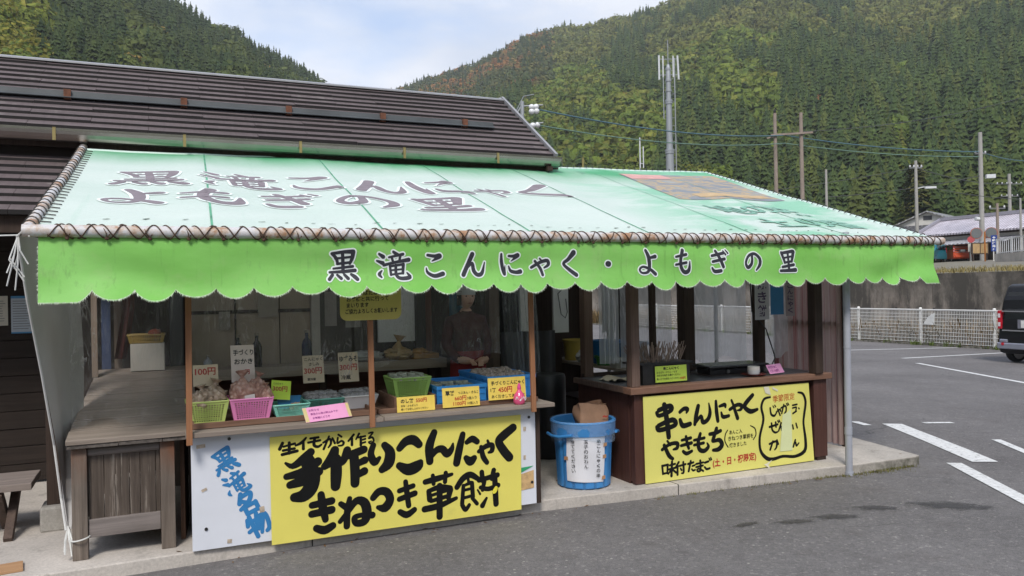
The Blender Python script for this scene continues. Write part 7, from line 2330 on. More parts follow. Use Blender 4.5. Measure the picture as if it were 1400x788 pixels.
mb = MB(); mb.prism([(FX - .12, -40), (FX + .12, -40), (FX + .12, 62), (FX - .12, 62)], 'z', FZ - .2, FZ + .05)
tag(obj("fence_kerb", mb, M_CONC), "low concrete kerb under the white mesh fence", "kerb")
bpy.data.objects["fence_kerb"].name = "kerb_stone"
mb = MB(); mb.add([(FX - .075, 17.40, FZ + .66), (FX - .075, 17.02, FZ + .64), (FX - .075, 16.98, FZ + 1.02), (FX - .075, 17.10, FZ + .98), (FX - .075, 17.25, FZ + .86)], [(0, 1, 2, 3, 4)])
for v_ in range(1): pass
mb2 = MB(); mb2.prism([(17.40, FZ + .66), (17.02, FZ + .64), (16.98, FZ + 1.02), (17.10, FZ + .98), (17.25, FZ + .86)], 'x', FX - .075, FX - .068)
single("white_sheet", mb2, plain("white_scrap", (0.7, 0.7, 0.68), 0.6), "white triangular scrap of sheet caught on the mesh fence", "sheet")
mb = MB(); mb.box(FX - .08, FX - .066, 22.0, 22.5, FZ + .55, FZ + 1.0)
single("yellow_plate", mb, plain("yellow_plate", (0.75, 0.62, 0.08), 0.5), "yellow plate fixed on the mesh fence, seen through the cloudy window", "plate")
# dry weeds behind and under the fence
mb = MB(); mbd = MB(); mbg = MB()
for _ in range(9000):
    y = random.uniform(4, 42)
    dens = 0.5 + 0.5 * mnoise.noise(Vector((y * 0.5, 0, 0)))
    if random.random() > 0.35 + dens: continue
    tuft(random.choice((mb, mbd)), random.uniform(FX + .15, WALLX - .05), y, FZ - .02, 4, random.uniform(.2, .85) * (0.5 + dens), .06)
for _ in range(500):
    y = random.uniform(4, 42)
    if mnoise.noise(Vector((y * 0.9, 4, 0))) < 0.05: continue
    tuft(mbg, random.uniform(FX - .22, FX - .08), y, FZ, 5, random.uniform(.08, .2), .04)
for q in (mb, mbd, mbg): q.keep = True
tag(obj("dry_weeds", mb, leaf_mat("dry_weed", (0.26, 0.17, 0.075))), "dry tan weeds between the mesh fence and the wall", "weeds", kind='stuff')
tag(obj("dark_weeds", mbd, leaf_mat("dark_weed", (0.11, 0.095, 0.05))), "dark brown weeds between the mesh fence and the wall", "weeds", kind='stuff')
tag(obj("green_weeds", mbg, leaf_mat("green_weed", (0.10, 0.14, 0.03))), "green weeds at the foot of the mesh fence", "weeds", kind='stuff')
mb = MB()
for _ in range(5200):
    x = WALLX + 0.4 + abs(random.gauss(0, 2.6)); y = random.uniform(8, 45)
    tuft(mb, x, y, terr_z(x) - .01, 3, random.uniform(.06, .17), .05)
mb.keep = True
tag(obj("verge_grass", mb, leaf_mat("verge_grass", (0.25, 0.205, 0.085))), "short straw coloured grass on top of the retaining wall", "grass", kind='stuff')

# ------------------------------------------------------------------ vehicles
M_TYRE = plain("tyre_rubber", (0.015, 0.015, 0.015), 0.8, 0.2)
M_RIM = plain("wheel_rim", (0.35, 0.35, 0.36), 0.3, 0.1, metal=0.8)
def glass_mat():
    m, t, b = new_mat("car_glass")
    b.inputs['Base Color'].default_value = (0.010, 0.012, 0.014, 1); b.inputs['Roughness'].default_value = 0.05
    b.inputs['Specular IOR Level'].default_value = 0.4
    return m
M_CARGLASS = glass_mat()
def car(name, pos, yaw, Ln, Wd, Ht, paint, label, cat, black_trim=False, metallic=0.0):
    """kei wagon: rear at local x = 0, nose at x = Ln"""
    Mx = Matrix.Rotation(yaw, 3, 'Z'); o_ = Vector(pos)
    def T(p): return tuple(o_ + Mx @ Vector(p))
    def TM(mb_):
        mb_.v = [T(p) for p in mb_.v]; return mb_
    root = thing(name, pos, label, cat)
    m_, t_, b_ = new_mat("car_paint")
    b_.inputs['Base Color'].default_value = rgba(paint); b_.inputs['Roughness'].default_value = 0.3; b_.inputs['Specular IOR Level'].default_value = 0.3; b_.inputs['Coat Weight'].default_value = 0.12; b_.inputs['Coat Roughness'].default_value = 0.04
    H = Ht
    hw = Wd / 2
    prof = [(0.02, .30), (0.0, .42), (0.0, .62), (0.03, .95), (0.10, H * .80), (0.20, H - .05), (0.32, H), (Ln * .58, H), (Ln * .66, H - .04), (Ln * .83, 1.08), (Ln * .86, 1.0), (Ln * .975, .90), (Ln, .75), (Ln, .35), (Ln - .05, .22), (0.06, .22)]
    mb_ = MB()
    # cross sections narrowed towards the roof
    def sect(z): return hw * (1 - 0.16 * max(0, (z - 0.9) / max(.1, H - .9)) ** 1.2)
    n = len(prof)
    vs = [(x, -sect(z), z) for x, z in prof] + [(x, sect(z), z) for x, z in prof]
    mb_.add(vs, [tuple(range(n)), tuple(range(2 * n - 1, n - 1, -1))] + [(i, i + n, (i + 1) % n + n, (i + 1) % n) for i in range(n)])
    obj("body", TM(mb_), m_, root, bevel=0.045)
    # glass
    mb_ = MB()
    zb, zt = H * .56, H * .90
    def rearx(z): return float(np.interp(z, [.62, .95, H * .8, H - .05], [0, .03, .10, .20])) - .012
    s1, s2 = sect(zb) - .09, sect(zt) - .09
    mb_.add([(rearx(zb), -s1, zb), (rearx(zb), s1, zb), (rearx(zt), s2, zt), (rearx(zt), -s2, zt)], [(0, 1, 2, 3)])
    obj("rear_window", TM(mb_), M_CARGLASS, root)
    mb_ = MB()
    mb_.add([(Ln * .83 + .015, -sect(1.1) + .1, 1.12), (Ln * .83 + .015, sect(1.1) - .1, 1.12), (Ln * .675, sect(H - .1) - .08, H - .09), (Ln * .675, -sect(H - .1) + .08, H - .09)], [(0, 1, 2, 3)])
    obj("windscreen", TM(mb_), M_CARGLASS, root)
    for sg in (-1, 1):
        for (a, c, nm) in ((.22, Ln * .30, "quarter_window"), (Ln * .33, Ln * .53, "side_window"), (Ln * .55, Ln * .70, "side_window")):
            mb_ = MB()
            z0, z1 = 1.02, H - .16
            mb_.add([(a, sg * (sect(z0) + .004), z0), (c, sg * (sect(z0) + .004), z0), (c - (.16 if c > Ln * .6 else .03), sg * (sect(z1) + .004), z1), (a + .03, sg * (sect(z1) + .004), z1)], [(0, 1, 2, 3)])
            obj(nm, TM(mb_), M_CARGLASS, root)
        # tail light
        mb_ = MB(); mb_.box(-.02, .12, sg * hw - .10 if sg > 0 else -hw + .012, sg * hw - .012 if sg > 0 else -hw + .10, .78, 1.20)
        tl = obj("tail_light", TM(mb_), plain("tail_red", (0.45, 0.015, 0.03), 0.15), root, bevel=0.012)
        mb_ = MB()
        for zc in (.86, 1.06):
            mb_.box(-.026, -.005, (sg * hw - .082) if sg > 0 else -hw + .03, (sg * hw - .03) if sg > 0 else -hw + .082, zc - .02, zc + .07)
        obj("lens", TM(mb_), plain("clear_lens", (0.72, 0.66, 0.68), 0.1), tl)
        mb_ = MB(); mb_.box(Ln - .06, Ln + .012, sg * hw * .72 - .12, sg * hw * .72 + .12, .66, .82)
        obj("headlight", TM(mb_), plain("headlight_lens", (0.7, 0.72, 0.74), 0.1), root, bevel=0.01)
        mb_ = MB(); mb_.box(Ln * .72, Ln * .78, sg * (hw + .02) - .06, sg * (hw + .02) + .06, 1.02, 1.16)
        obj("wing_mirror", TM(mb_), m_, root, bevel=0.02)
        for xw in (.48, Ln - .52):
            mb_ = MB()
            yc = sg * (hw - .09)
            ring = [(.22, -.08), (.27, -.075), (.285, -.04), (.285, .04), (.27, .075), (.22, .08)]
            vs = []; nn_ = 24
            for (r, yo) in ring:
                for k in range(nn_):
                    a = 2 * math.pi * k / nn_
                    vs.append((xw + r * math.cos(a), yc + yo, .285 + r * math.sin(a)))
            mb_.add(vs, [(i * nn_ + k, i * nn_ + (k + 1) % nn_, (i + 1) * nn_ + (k + 1) % nn_, (i + 1) * nn_ + k) for i in range(len(ring) - 1) for k in range(nn_)])
            wh = obj("wheel", TM(mb_), M_TYRE, root, smooth=True)
            mb_ = MB(); mb_.tube([(xw, yc - .07, .285), (xw, yc + .07, .285)], .215, 20)
            obj("rim", TM(mb_), M_RIM, wh)
    # bumper, trim and plate at the back
    mb_ = MB(); mb_.box(-.05, .20, -hw + .01, hw - .01, .33, .47); mb_.box(-.045, .1, -hw + .06, -hw + .24, .475, .55); mb_.box(-.045, .1, hw - .24, hw - .06, .475, .55)
    bp = obj("bumper", TM(mb_), plain("silver_bumper", (0.34, 0.35, 0.42), 0.3, 0.05, metal=0.5) if black_trim else m_, root, bevel=0.02)
    for sg in (-1, 1):
        mb_ = MB(); mb_.tube([(-.062, sg * (hw - .15), .44), (-.04, sg * (hw - .15), .44)], .035, 10)
        obj("reflector", TM(mb_), bpy.data.materials["tail_red"], bp)
    mb_ = MB(); mb_.box(-.022, .02, -hw + .12, hw - .12, .735, .765); mb_.box(-.02, .02, -hw + .12, hw - .12, 1.17, 1.20)
    obj("trim_strip", TM(mb_), plain("chrome_strip", (0.5, 0.5, 0.53), 0.2, 0.05, metal=0.8), root)
    mb_ = MB(); mb_.box(-.018, .01, -.25, .25, .80, 1.0)
    obj("plate_recess", TM(mb_), plain("recess_grey", (0.17, 0.17, 0.2), 0.5), root)
    mb_ = MB(); mb_.box(-.032, -.02, -.165, .165, .82, .985)
    obj("number_plate", TM(mb_), plain("plate_white", (0.72, 0.72, 0.68), 0.5), root)
    return root
car("black_van", (17.55, 11.30, lot_z(18.2)), R(-2), 3.40, 1.475, 1.80, (0.008, 0.008, 0.010), "black boxy van parked with its tail towards the stall at the photo's right edge", "van", True)
car("red_car", (62.3, 45.6, terr_z(62.5)), R(55), 3.35, 1.475, 1.55, (0.55, 0.085, 0.03), "red small car parked before the tiled house", "car")
car("teal_car", (61.6, 47.4, terr_z(62)), R(200), 3.3, 1.45, 1.5, (0.01, 0.15, 0.20), "teal car just showing past the awning's right corner", "car")

# ------------------------------------------------------------------ houses
def tile_mat(name, c, sc=4.2):
    m, t, b = new_mat(name)
    v = tex_vec(t)
    w1 = N(t, 'ShaderNodeTexWave', wave_type='BANDS', bands_direction='Y'); w1.inputs['Scale'].default_value = sc * 0.27
    t.links.new(v, w1.inputs['Vector'])
    w2 = N(t, 'ShaderNodeTexWave', wave_type='BANDS', bands_direction='X'); w2.inputs['Scale'].default_value = sc * 0.33
    t.links.new(v, w2.inputs['Vector'])
    f = noise_fac(t, v, 1.5, 5, 0.7)
    col = ramp(t, f, [(0.3, tuple(q * .75 for q in c)), (0.7, tuple(q * 1.2 for q in c))])
    col = mixc(t, 0.75, col, ramp(t, w1.outputs['Color'], [(0.1, (0.45, 0.45, 0.45)), (0.6, (1.15, 1.15, 1.15))]), 'MULTIPLY')
    col = mixc(t, 0.6, col, ramp(t, w2.outputs['Color'], [(0.1, (0.5, 0.5, 0.5)), (0.5, (1.1, 1.1, 1.1))]), 'MULTIPLY')
    t.links.new(col, b.inputs['Base Color'])
    b.inputs['Roughness'].default_value = 0.4
    bump(t, b, w1.outputs['Color'], 0.8, 0.06)
    return m
M_TILE = tile_mat("silver_roof_tile", (0.62, 0.57, 0.63))
M_HWALL = wood("dark_house_boards", (0.05, 0.035, 0.028), (0.10, 0.075, 0.06), 'Z', 0.8)
M_HWHITE = plain("house_plaster", (0.62, 0.60, 0.56), 0.8, 0.06, 1)
def roof_slab(mb_, a, b_, c, d, th=0.14):
    vs = [a, b_, c, d] + [(p[0], p[1], p[2] - th) for p in (a, b_, c, d)]
    return mb_.add(vs, [(0, 1, 2, 3), (7, 6, 5, 4), (0, 4, 5, 1), (1, 5, 6, 2), (2, 6, 7, 3), (3, 7, 4, 0)])
h1 = thing("tiled_house", (66, 41, terr_z(64)), "long dark timber house with a silver tiled roof beyond the car park", "house")
g0 = terr_z(63)
mb = MB(); mb.box(63.6, 69.0, 28.0, 50.0, g0 - .3, 5.9)
obj("wall", mb, M_HWALL, h1)
mb = MB(); mb.box(63.56, 63.598, 28.0, 50.0, 5.0, 5.55)
obj("plaster_band", mb, M_HWHITE, h1)
mb = MB(); roof_slab(mb, (62.8, 27.5, 5.85), (62.8, 50.6, 5.80), (66.2, 50.6, 7.25), (66.2, 27.5, 7.3)); roof_slab(mb, (66.2, 27.5, 7.298), (66.2, 50.6, 7.248), (69.8, 50.6, 5.7), (69.8, 27.5, 5.75))
r1 = obj("roof", mb, M_TILE, h1)
mb = MB(); mb.box(66.0, 66.4, 27.4, 50.7, 7.22, 7.52); mb.beam((62.75, 50.55, 5.9), (66.2, 50.55, 7.4), 0.2, 0.22)
obj("ridge_tiles", mb, plain("grey_ridge", (0.30, 0.29, 0.33), 0.5, 0.1), r1)
mb = MB(); roof_slab(mb, (61.7, 41.5, 4.85), (61.7, 50.2, 4.80), (63.55, 50.2, 5.25), (63.55, 41.5, 5.3), 0.08)
obj("porch_roof", mb, tile_mat("grey_porch_sheet", (0.52, 0.51, 0.54), 3.0), h1)
for y in (42.0, 44.6, 47.3, 50.0):
    mb = MB(); mb.box(61.8, 61.92, y - .06, y + .06, g0 - .2, 4.78)
    obj("porch_post", mb, M_HWALL, h1)
for (y0, y1) in ((42.6, 44.0), (45.2, 46.8), (47.8, 49.4)):
    mb = MB(); mb.box(63.54, 63.59, y0, y1, g0 + .1, 4.6)
    wnd = obj("door", mb, plain("brown_shutter", (0.10, 0.075, 0.05), 0.7, 0.15), h1)
for (y0, y1) in ((30, 32), (33.5, 35.5), (37, 39)):
    mb = MB(); mb.box(63.54, 63.59, y0, y1, g0 + .9, 4.7)
    wnd = obj("window", mb, M_CARGLASS, h1)
    mb = MB(); mb.box(63.50, 63.538, y0 - .06, y0, g0 + .84, 4.76); mb.box(63.50, 63.538, y1, y1 + .06, g0 + .84, 4.76); mb.box(63.50, 63.538, y0, y1, 4.7, 4.76); mb.box(63.50, 63.538, y0, y1, g0 + .84, g0 + .9); mb.box(63.50, 63.538, (y0 + y1) / 2 - .03, (y0 + y1) / 2 + .03, g0 + .9, 4.7)
    obj("frame", mb, M_HWHITE, wnd)
h2 = thing("gabled_house", (86, 66, 4.0), "house with a white plastered gable and grey roof behind the tiled house", "house")
# gable faces the camera: ridge runs away along d2
gd = Vector((0.37, -0.929, 0)); ga = Vector((0.929, 0.37, 0)); gc = Vector((87.2, 68.4, 0))
def GP(a, b_, z): 
    p = gc + gd * a + ga * b_
    return (p.x, p.y, z)
mb = MB()
poly = [(-3.6, 3.8), (3.6, 3.8), (3.6, 8.8), (0, 10.25), (-3.6, 8.8)]
vs = [GP(a, 0, z) for a, z in poly] + [GP(a, 13, z) for a, z in poly]
mb.add(vs, [(0, 1, 2, 3, 4), (9, 8, 7, 6, 5)] + [(i, i + 5, (i + 1) % 5 + 5, (i + 1) % 5) for i in range(5)])
obj("wall", mb, M_HWHITE, h2)
mb = MB()
roof_slab(mb, GP(0, -.5, 10.45), GP(4.2, -.5, 8.75), GP(4.2, 13.5, 8.75), GP(0, 13.5, 10.45), .16)
roof_slab(mb, GP(0, -.5, 10.448), GP(-4.2, -.5, 8.75), GP(-4.2, 13.5, 8.75), GP(0, 13.5, 10.448), .16)
obj("roof", mb, tile_mat("slate_grey_roof", (0.33, 0.33, 0.335), 3.0), h2)
mb = MB(); mb.add([GP(-.5, -.03, 9.3), GP(.5, -.03, 9.3), GP(.5, -.03, 9.85), GP(-.5, -.03, 9.85)], [(0, 1, 2, 3)])
obj("gable_vent", mb, plain("vent_dark", (0.05, 0.05, 0.055), 0.6), h2)
mb = MB(); roof_slab(mb, GP(-6.5, -1.5, 7.2), GP(3.5, -3.5, 7.2), GP(3.4, -.1, 8.7), GP(-4.5, -.1, 8.7), .15)
obj("lower_roof", mb, tile_mat("dark_lower_roof", (0.10, 0.10, 0.11), 3.0), h2)
mb = MB()
vs = [GP(-6, -1.2, 3.6), GP(3.2, -3.0, 3.6), GP(3.2, -.1, 3.6), GP(-6, -.1, 3.6), GP(-6, -1.2, 7.3), GP(3.2, -3.0, 7.3), GP(3.2, -.1, 7.3), GP(-6, -.1, 7.3)]
mb.add(vs, [(0, 1, 2, 3), (4, 7, 6, 5), (0, 4, 5, 1), (1, 5, 6, 2), (2, 6, 7, 3), (3, 7, 4, 0)])
obj("lower_wall", mb, M_HWALL, h2)
# raised kerb wall with white railing on the right
rl = thing("white_railing", (47, 31, 3.2), "white upright bar railing on the low wall by the tiled house", "railing")
A_, B_ = Vector((48.46, 33.13, 0)), Vector((40.0, 21.65, 0))
lw = MB(); lw.beam((A_.x, A_.y, 2.95), (B_.x, B_.y, 2.85), 0.25, 0.7)
single("low_wall", lw, M_CONC, "low concrete wall under the white railing", "wall")
d_ = (B_ - A_)
mb = MB()
for k in range(int(d_.length / .30)):
    p = A_ + d_ * (k / int(d_.length / .30))
    mb.box(p.x - .015, p.x + .015, p.y - .015, p.y + .015, 3.30, 4.18)
obj("bars", mb, plain("white_rail_paint", (0.72, 0.72, 0.72), 0.4), rl)
mb = MB(); mb.beam((A_.x, A_.y, 4.2), (B_.x, B_.y, 4.18), .05, .06); mb.beam((A_.x, A_.y, 3.36), (B_.x, B_.y, 3.34), .05, .05)
obj("rails", mb, bpy.data.materials["white_rail_paint"], rl)
for k in range(7):
    p = A_ + d_ * k / 6
    mb = MB(); mb.box(p.x - .035, p.x + .035, p.y - .035, p.y + .035, 3.2, 4.25)
    obj("post", mb, bpy.data.materials["white_rail_paint"], rl)
# notice board, blue street sign, mirrors
n_ = thing("notice_case", (58.9, 41.6, terr_z(59)), "glazed community notice case with tan papers before the tiled house", "notice board")
fdir = Vector((59.39 - 58.35, 41.38 - 41.84, 0)).normalized(); fn_ = Vector((-fdir.y, fdir.x, 0))
def NP(a, d, z):
    p = Vector((58.35, 41.84, 0)) + fdir * a - fn_ * -d
    return (p.x, p.y, z)
def nbox(mb_, a0, a1, d0, d1, z0, z1):
    vs = [NP(a, d, z) for z in (z0, z1) for d in (d0, d1) for a in (a0, a1)]
    return mb_.add(vs, [(0, 2, 3, 1), (4, 5, 7, 6), (0, 1, 5, 4), (2, 6, 7, 3), (0, 4, 6, 2), (1, 3, 7, 5)])
mb = nbox(nbox(nbox(MB(), -.1, 1.25, 0, .1, 3.72, 4.62), 0, .08, .02, .08, 3.0, 3.72), 1.07, 1.15, .02, .08, 3.0, 3.72)
obj("case", mb, M_HWALL, n_)
mb = nbox(nbox(MB(), .0, .54, -.02, -.005, 3.80, 4.54), .61, 1.15, -.02, -.005, 3.80, 4.54)
obj("paper_panel", mb, plain("tan_papers", (0.45, 0.30, 0.14), 0.6, 0.2, 5), n_)
bs = thing("blue_sign", (53.1, 36.5, terr_z(53)), "blue upright roadside sign with white marks on a white post", "sign")
Mf = Matrix.Rotation(YAW - R(90) - R(30), 3, 'Z')
mb = MB(); mb.obox((53.1, 36.5, 4.22), (0.36, 0.05, 1.12), Mf)
obj("plate", mb, plain("blue_sign_plate", (0.01, 0.045, 0.26), 0.4), bs)
mb = MB(); mb.obox((53.1, 36.54, 3.4), (0.07, 0.07, 1.7), Mf)
obj("post", mb, M_HWHITE, bs)
mb = MB()
bo = Vector((53.1, 36.5, 4.22))
def bput(u, v_, d): return tuple(bo + Mf @ Vector((u, -0.027 - d, v_)))
brush([[-.07, .40, .05, .07, .40, .05], [0, .46, .05, 0, .34, .05]], bput, .002, 0, 1e-4, mb)
for k, ch in enumerate("郵便局"):
    write(mb, ch, bput, -.12, .12 - .2 * k, h=.16, w=.2, bold=.03, d=.003)
write(mb, "P", bput, -.08, -.5, h=.14, bold=.03, d=.003)
obj("sign_marks", mb, plain("white_sign_marks", (0.8, 0.8, 0.8), 0.5), bs)
wp_ = thing("white_signpost", (58.6, 42.2, terr_z(58)), "thin white post with a round red sign and a white plate before the red car", "sign")
mb = MB(); mb.tube([(58.6, 42.2, terr_z(58.6) - .1), (58.6, 42.2, 5.0)], .05, 8)
obj("post", mb, M_HWHITE, wp_)
mb = MB(); mb.obox((58.55, 42.12, 4.25), (.42, .03, .62), Mf)
obj("plate", mb, M_HWHITE, wp_)
mb = MB(); c0 = Vector((58.55, 42.12, 4.9)); ax = Mf @ Vector((0, 1, 0)); mb.tube([c0 - ax * .02, c0 + ax * .02], .26, 18)
obj("round_sign", mb, plain("red_round_sign", (0.5, 0.08, 0.09), 0.5), wp_)
mr = thing("traffic_mirror", (53.5, 37.45, terr_z(53)), "pair of round grey traffic mirrors beside the thick utility pole", "mirror")
mb = MB(); mb.tube([(53.5, 37.45, 2.8), (53.5, 37.45, 5.1)], .05, 8)
obj("post", mb, plain("orange_mirror_post", (0.45, 0.16, 0.03), 0.5), mr)
for (px3, py3, ang, col3) in ((53.05, 37.75, 20, (0.30, 0.31, 0.33)), (53.85, 37.2, -12, (0.34, 0.36, 0.38))):
    mb = MB(); c0 = Vector((px3, py3, 5.0)); ax = Matrix.Rotation(R(ang), 3, 'Z') @ (Mf @ Vector((0, 1, 0))); mb.tube([c0 - ax * .03, c0 + ax * .06], .40, 22)
    fr_ = obj("mirror_frame", mb, plain("mirror_hood", (0.35, 0.12, 0.08), 0.6), mr)
    mb = MB(); mb.tube([c0 - ax * .045, c0 - ax * .032], .355, 22)
    obj("glass", mb, plain("mirror_glass", col3, 0.2, 0.05, metal=0.6), fr_)

# ------------------------------------------------------------------ poles, mast and wires
M_POLE = plain("concrete_pole", (0.34, 0.33, 0.31), 0.8, 0.1, 0.6)
M_POLEWOOD = plain("grey_timber_pole", (0.27, 0.22, 0.185), 0.85, 0.2, 1.0)
M_MAST = plain("mast_steel", (0.33, 0.35, 0.37), 0.45, 0.08, 0.5, metal=0.3)
M_WHITEP = plain("antenna_white", (0.62, 0.64, 0.66), 0.5, 0.05)
M_CERAM = plain("white_ceramic", (0.75, 0.76, 0.78), 0.25, 0.05)
mt = thing("phone_mast", (41.5, 58.1, 2.5), "tall grey steel phone mast with white panel antennas above the awning", "mast")
mx_, my_ = 41.5, 58.1
mb = MB(); mb.lathe([(.40, 0), (.36, 8.5), (.345, 11.2)], (mx_, my_, 2.5), 20); mb.lathe([(.29, 11.2), (.27, 12.6), (.26, 15.6)], (mx_, my_, 2.5), 20); mb.lathe([(.225, 15.6), (.215, 17.2), (.205, 18.5), (.12, 18.8), (.02, 18.9)], (mx_, my_, 2.5), 20)
obj("shaft", mb, M_MAST, mt, smooth=True)
mb = MB()
for z, r in ((11.2, .42), (11.0, .40), (15.6, .34), (15.4, .32), (17.4, .27), (16.5, .27), (18.4, .25)):
    mb.lathe([(r, -.09), (r, .09), (.2, .12)], (mx_, my_, 2.5 + z), 20); mb.lathe([(.2, -.12), (r, -.09)], (mx_, my_, 2.5 + z), 20)
obj("flange", mb, M_MAST, mt)
mb = MB(); mb.tube([(mx_, my_, 21.3), (mx_, my_, 23.5)], .04, 8)
obj("lightning_rod", mb, M_MAST, mt)
rdir = Vector((math.sin(YAW), -math.cos(YAW), 0))
for (a, z0, z1, rr_) in ((-.80, 20.0, 22.15, .085), (-.45, 20.2, 22.1, .06), (.45, 20.2, 22.1, .06), (.84, 20.0, 22.1, .085)):
    p = Vector((mx_, my_, 0)) + rdir * a
    mb = MB(); mb.tube([(p.x + (.10 if a > .6 else 0), p.y, z0), (p.x, p.y, z1)], rr_, 10)
    obj("panel_antenna", mb, M_WHITEP, mt)
mb = MB()
for z in (20.4, 21.8):
    p0, p1 = Vector((mx_, my_, z)) - rdir * .82, Vector((mx_, my_, z)) + rdir * .84
    mb.tube([p0, p1], .035, 6)
obj("antenna_arm", mb, M_MAST, mt)
mb = MB()
p = Vector((mx_, my_, 0)) + rdir * .56
mb.tube([(p.x, p.y, 3), (p.x, p.y, 21.9)], .05, 6)
q = Vector((mx_, my_, 0)) - rdir * .45
mb.tube([(q.x, q.y, 16.5), (q.x, q.y, 20.4)], .045, 6)
for k in range(26):
    z = 4 + k * .7
    mb.tube([(p.x, p.y, z), (mx_ + rdir.x * .28, my_ + rdir.y * .28, z)], .02, 5)
obj("cable_ladder", mb, M_MAST, mt)
def pole(x, y, ztop, r, m_, label, zb=None, grp="utility poles"):
    zb = terr_z(x) - .4 if zb is None else zb
    root = thing("utility_pole", (x, y, zb + .4), label, "pole", grp)
    mbx = MB(); mbx.tube([(x, y, zb), (x, y, ztop)], [r, r * .72], 12)
    obj("shaft", mbx, m_, root, smooth=True)
    return root
def arm(root, x, y, z, l, d, m_=None, r=.06, n=2):
    dv = Vector(d).normalized()
    c = Vector((x, y, z))
    mbx = MB(); mbx.beam(c - dv * l, c + dv * l, .09, .09)
    a_ = obj("crossarm", mbx, m_ or M_STEEL, root)
    for k in range(n * 2):
        p = c + dv * l * (-.9 + 1.8 * k / (2 * n - 1))
        mbx = MB(); mbx.lathe([(.03, 0), (.08, .05), (.05, .09), (.07, .14), (.0, .18)], (p.x, p.y, p.z + .045), 8)
        obj("insulator", mbx, M_CERAM, a_)
RD = (rdir.x, rdir.y, 0)
p1 = pole(42.9, 46.52, 14.65, .175, M_POLEWOOD, "left timber pole of the twin pole frame above the awning")
p2 = pole(44.7, 45.71, 14.65, .185, M_POLEWOOD, "right timber pole of the twin pole frame above the awning")
mb = MB(); mb.beam((42.45, 46.5, 12.95), (45.35, 45.2, 13.1), .14, .14); mb.beam((42.3, 46.75, 12.75), (42.9, 46.35, 12.9), .1, .1)
obj("crossbar", mb, M_POLEWOOD, p1)
bird = MB(); bird.blob((42.9, 46.52, 14.78), (.10, .10, .17), 4, .1, 2, 8); bird.blob((42.9, 46.42, 14.98), (.06, .07, .06), 5, .05, 2, 6)
single("crow", bird, M_BLACK, "small black crow perched on the left timber pole", "bird", smooth=True)
pole(46.38, 44.98, 10.3, .12, M_POLE, "slim short concrete pole right of the twin timber poles")
p4 = pole(54.36, 43.6, 11.15, .15, M_POLE, "concrete pole with a street lamp, in front of the dark conifer")
mb = MB(); mb.tube([(54.36, 43.6, 8.95), (54.8, 43.3, 9.05), (55.0, 43.15, 9.03)], .04, 6); mb.obox((55.2, 43.0, 9.0), (.8, .25, .16), Matrix.Rotation(R(-35), 3, 'Z'))
obj("street_lamp", mb, M_WHITEP, p4)
arm(p4, 54.36, 43.6, 10.6, .5, RD)
p5 = pole(61.9, 43.55, 13.85, .21, M_POLE, "thick concrete utility pole rising behind the traffic mirrors")
arm(p5, 61.9, 43.55, 12.1, .45, RD)
mb = MB(); mb.obox((62.5, 43.15, 10.2), (.7, .35, .3), Matrix.Rotation(R(-35), 3, 'Z')); mb.tube([(61.7, 43.65, 6.7), (61.4, 43.75, 6.75)], .16, 10)
obj("equipment_box", mb, M_WHITEP, p5)
p6 = pole(88.6, 58.96, 13.75, .22, M_POLE, "distant concrete pole with two crossarms at the photo's right edge")
arm(p6, 88.6, 58.96, 12.6, 1.5, RD, n=3)
arm(p6, 88.6, 58.96, 11.2, 1.0, RD, n=2)
p7 = pole(58.2, 39.7, 7.5, .13, M_POLEWOOD, "slender pole between the thick utility pole and the railing")
arm(p7, 58.2, 39.7, 7.1, .6, RD, n=1)
pole(60.3, 39.3, 7.9, .10, M_POLE, "second slender pole beside the railing with a small crossarm")
ip = thing("utility_pole", (16.93, 36.22, -.3), "steel pole with white ceramic insulators rising just past the roof's gable", "pole", "utility poles")
mb = MB(); mb.tube([(16.93, 36.22, -.4), (16.93, 36.22, 11.15)], .10, 8); mb.beam((16.55, 36.4, 10.3), (16.95, 36.2, 11.05), .06, .06)
obj("shaft", mb, M_MAST, ip)
mb = MB(); mb.tube([(16.93, 36.22, 10.9), (17.9, 35.8, 10.95)], .035, 6); mb.tube([(16.93, 36.22, 9.95), (17.9, 35.8, 10.05)], .035, 6); mb.tube([(16.6, 36.3, 10.6), (17.0, 36.2, 11.4), (17.5, 36.0, 11.5)], .02, 5)
obj("arm", mb, M_MAST, ip)
for (ax_, az_) in ((17.35, 10.85), (17.6, 10.88), (17.35, 10.62), (17.62, 10.66), (17.4, 9.92), (17.66, 9.96)):
    mb = MB(); mb.blob((ax_, 36.0, az_ ), (.15, .15, .14), int(az_ * 7), .05, 2, 8)
    obj("insulator", mb, M_CERAM, ip, smooth=True)
sa_ = MB(); sa_.tube([(39.09, 59.17, 2.5), (39.09, 59.17, 14.9)], .06, 6); sa_.tube([(39.35, 59.05, 12.2), (39.35, 59.05, 14.1)], .05, 6); sa_.tube([(39.09, 59.17, 12.6), (39.35, 59.05, 12.6)], .03, 5)
single("aerial", sa_, M_WHITEP, "thin white radio aerial peeping over the awning left of the phone mast", "aerial")
def wire(a, b_, sag, r, m_, label):
    a, b_ = Vector(a), Vector(b_)
    pts = []
    for k in range(25):
        t = k / 24
        p = a + (b_ - a) * t
        p.z -= sag * 4 * t * (1 - t)
        pts.append(p)
    mbx = MB(); mbx.tube(pts, r, 5, caps=False)
    return single("overhead_wire", mbx, m_, label, "wire", "overhead wires", smooth=True)
M_WIREBLUE = plain("blue_grey_cable", (0.07, 0.15, 0.19), 0.6)
M_WIREGREEN = plain("green_grey_cable", (0.14, 0.24, 0.19), 0.6)
M_WIREDARK = plain("dark_cable", (0.06, 0.065, 0.06), 0.6)
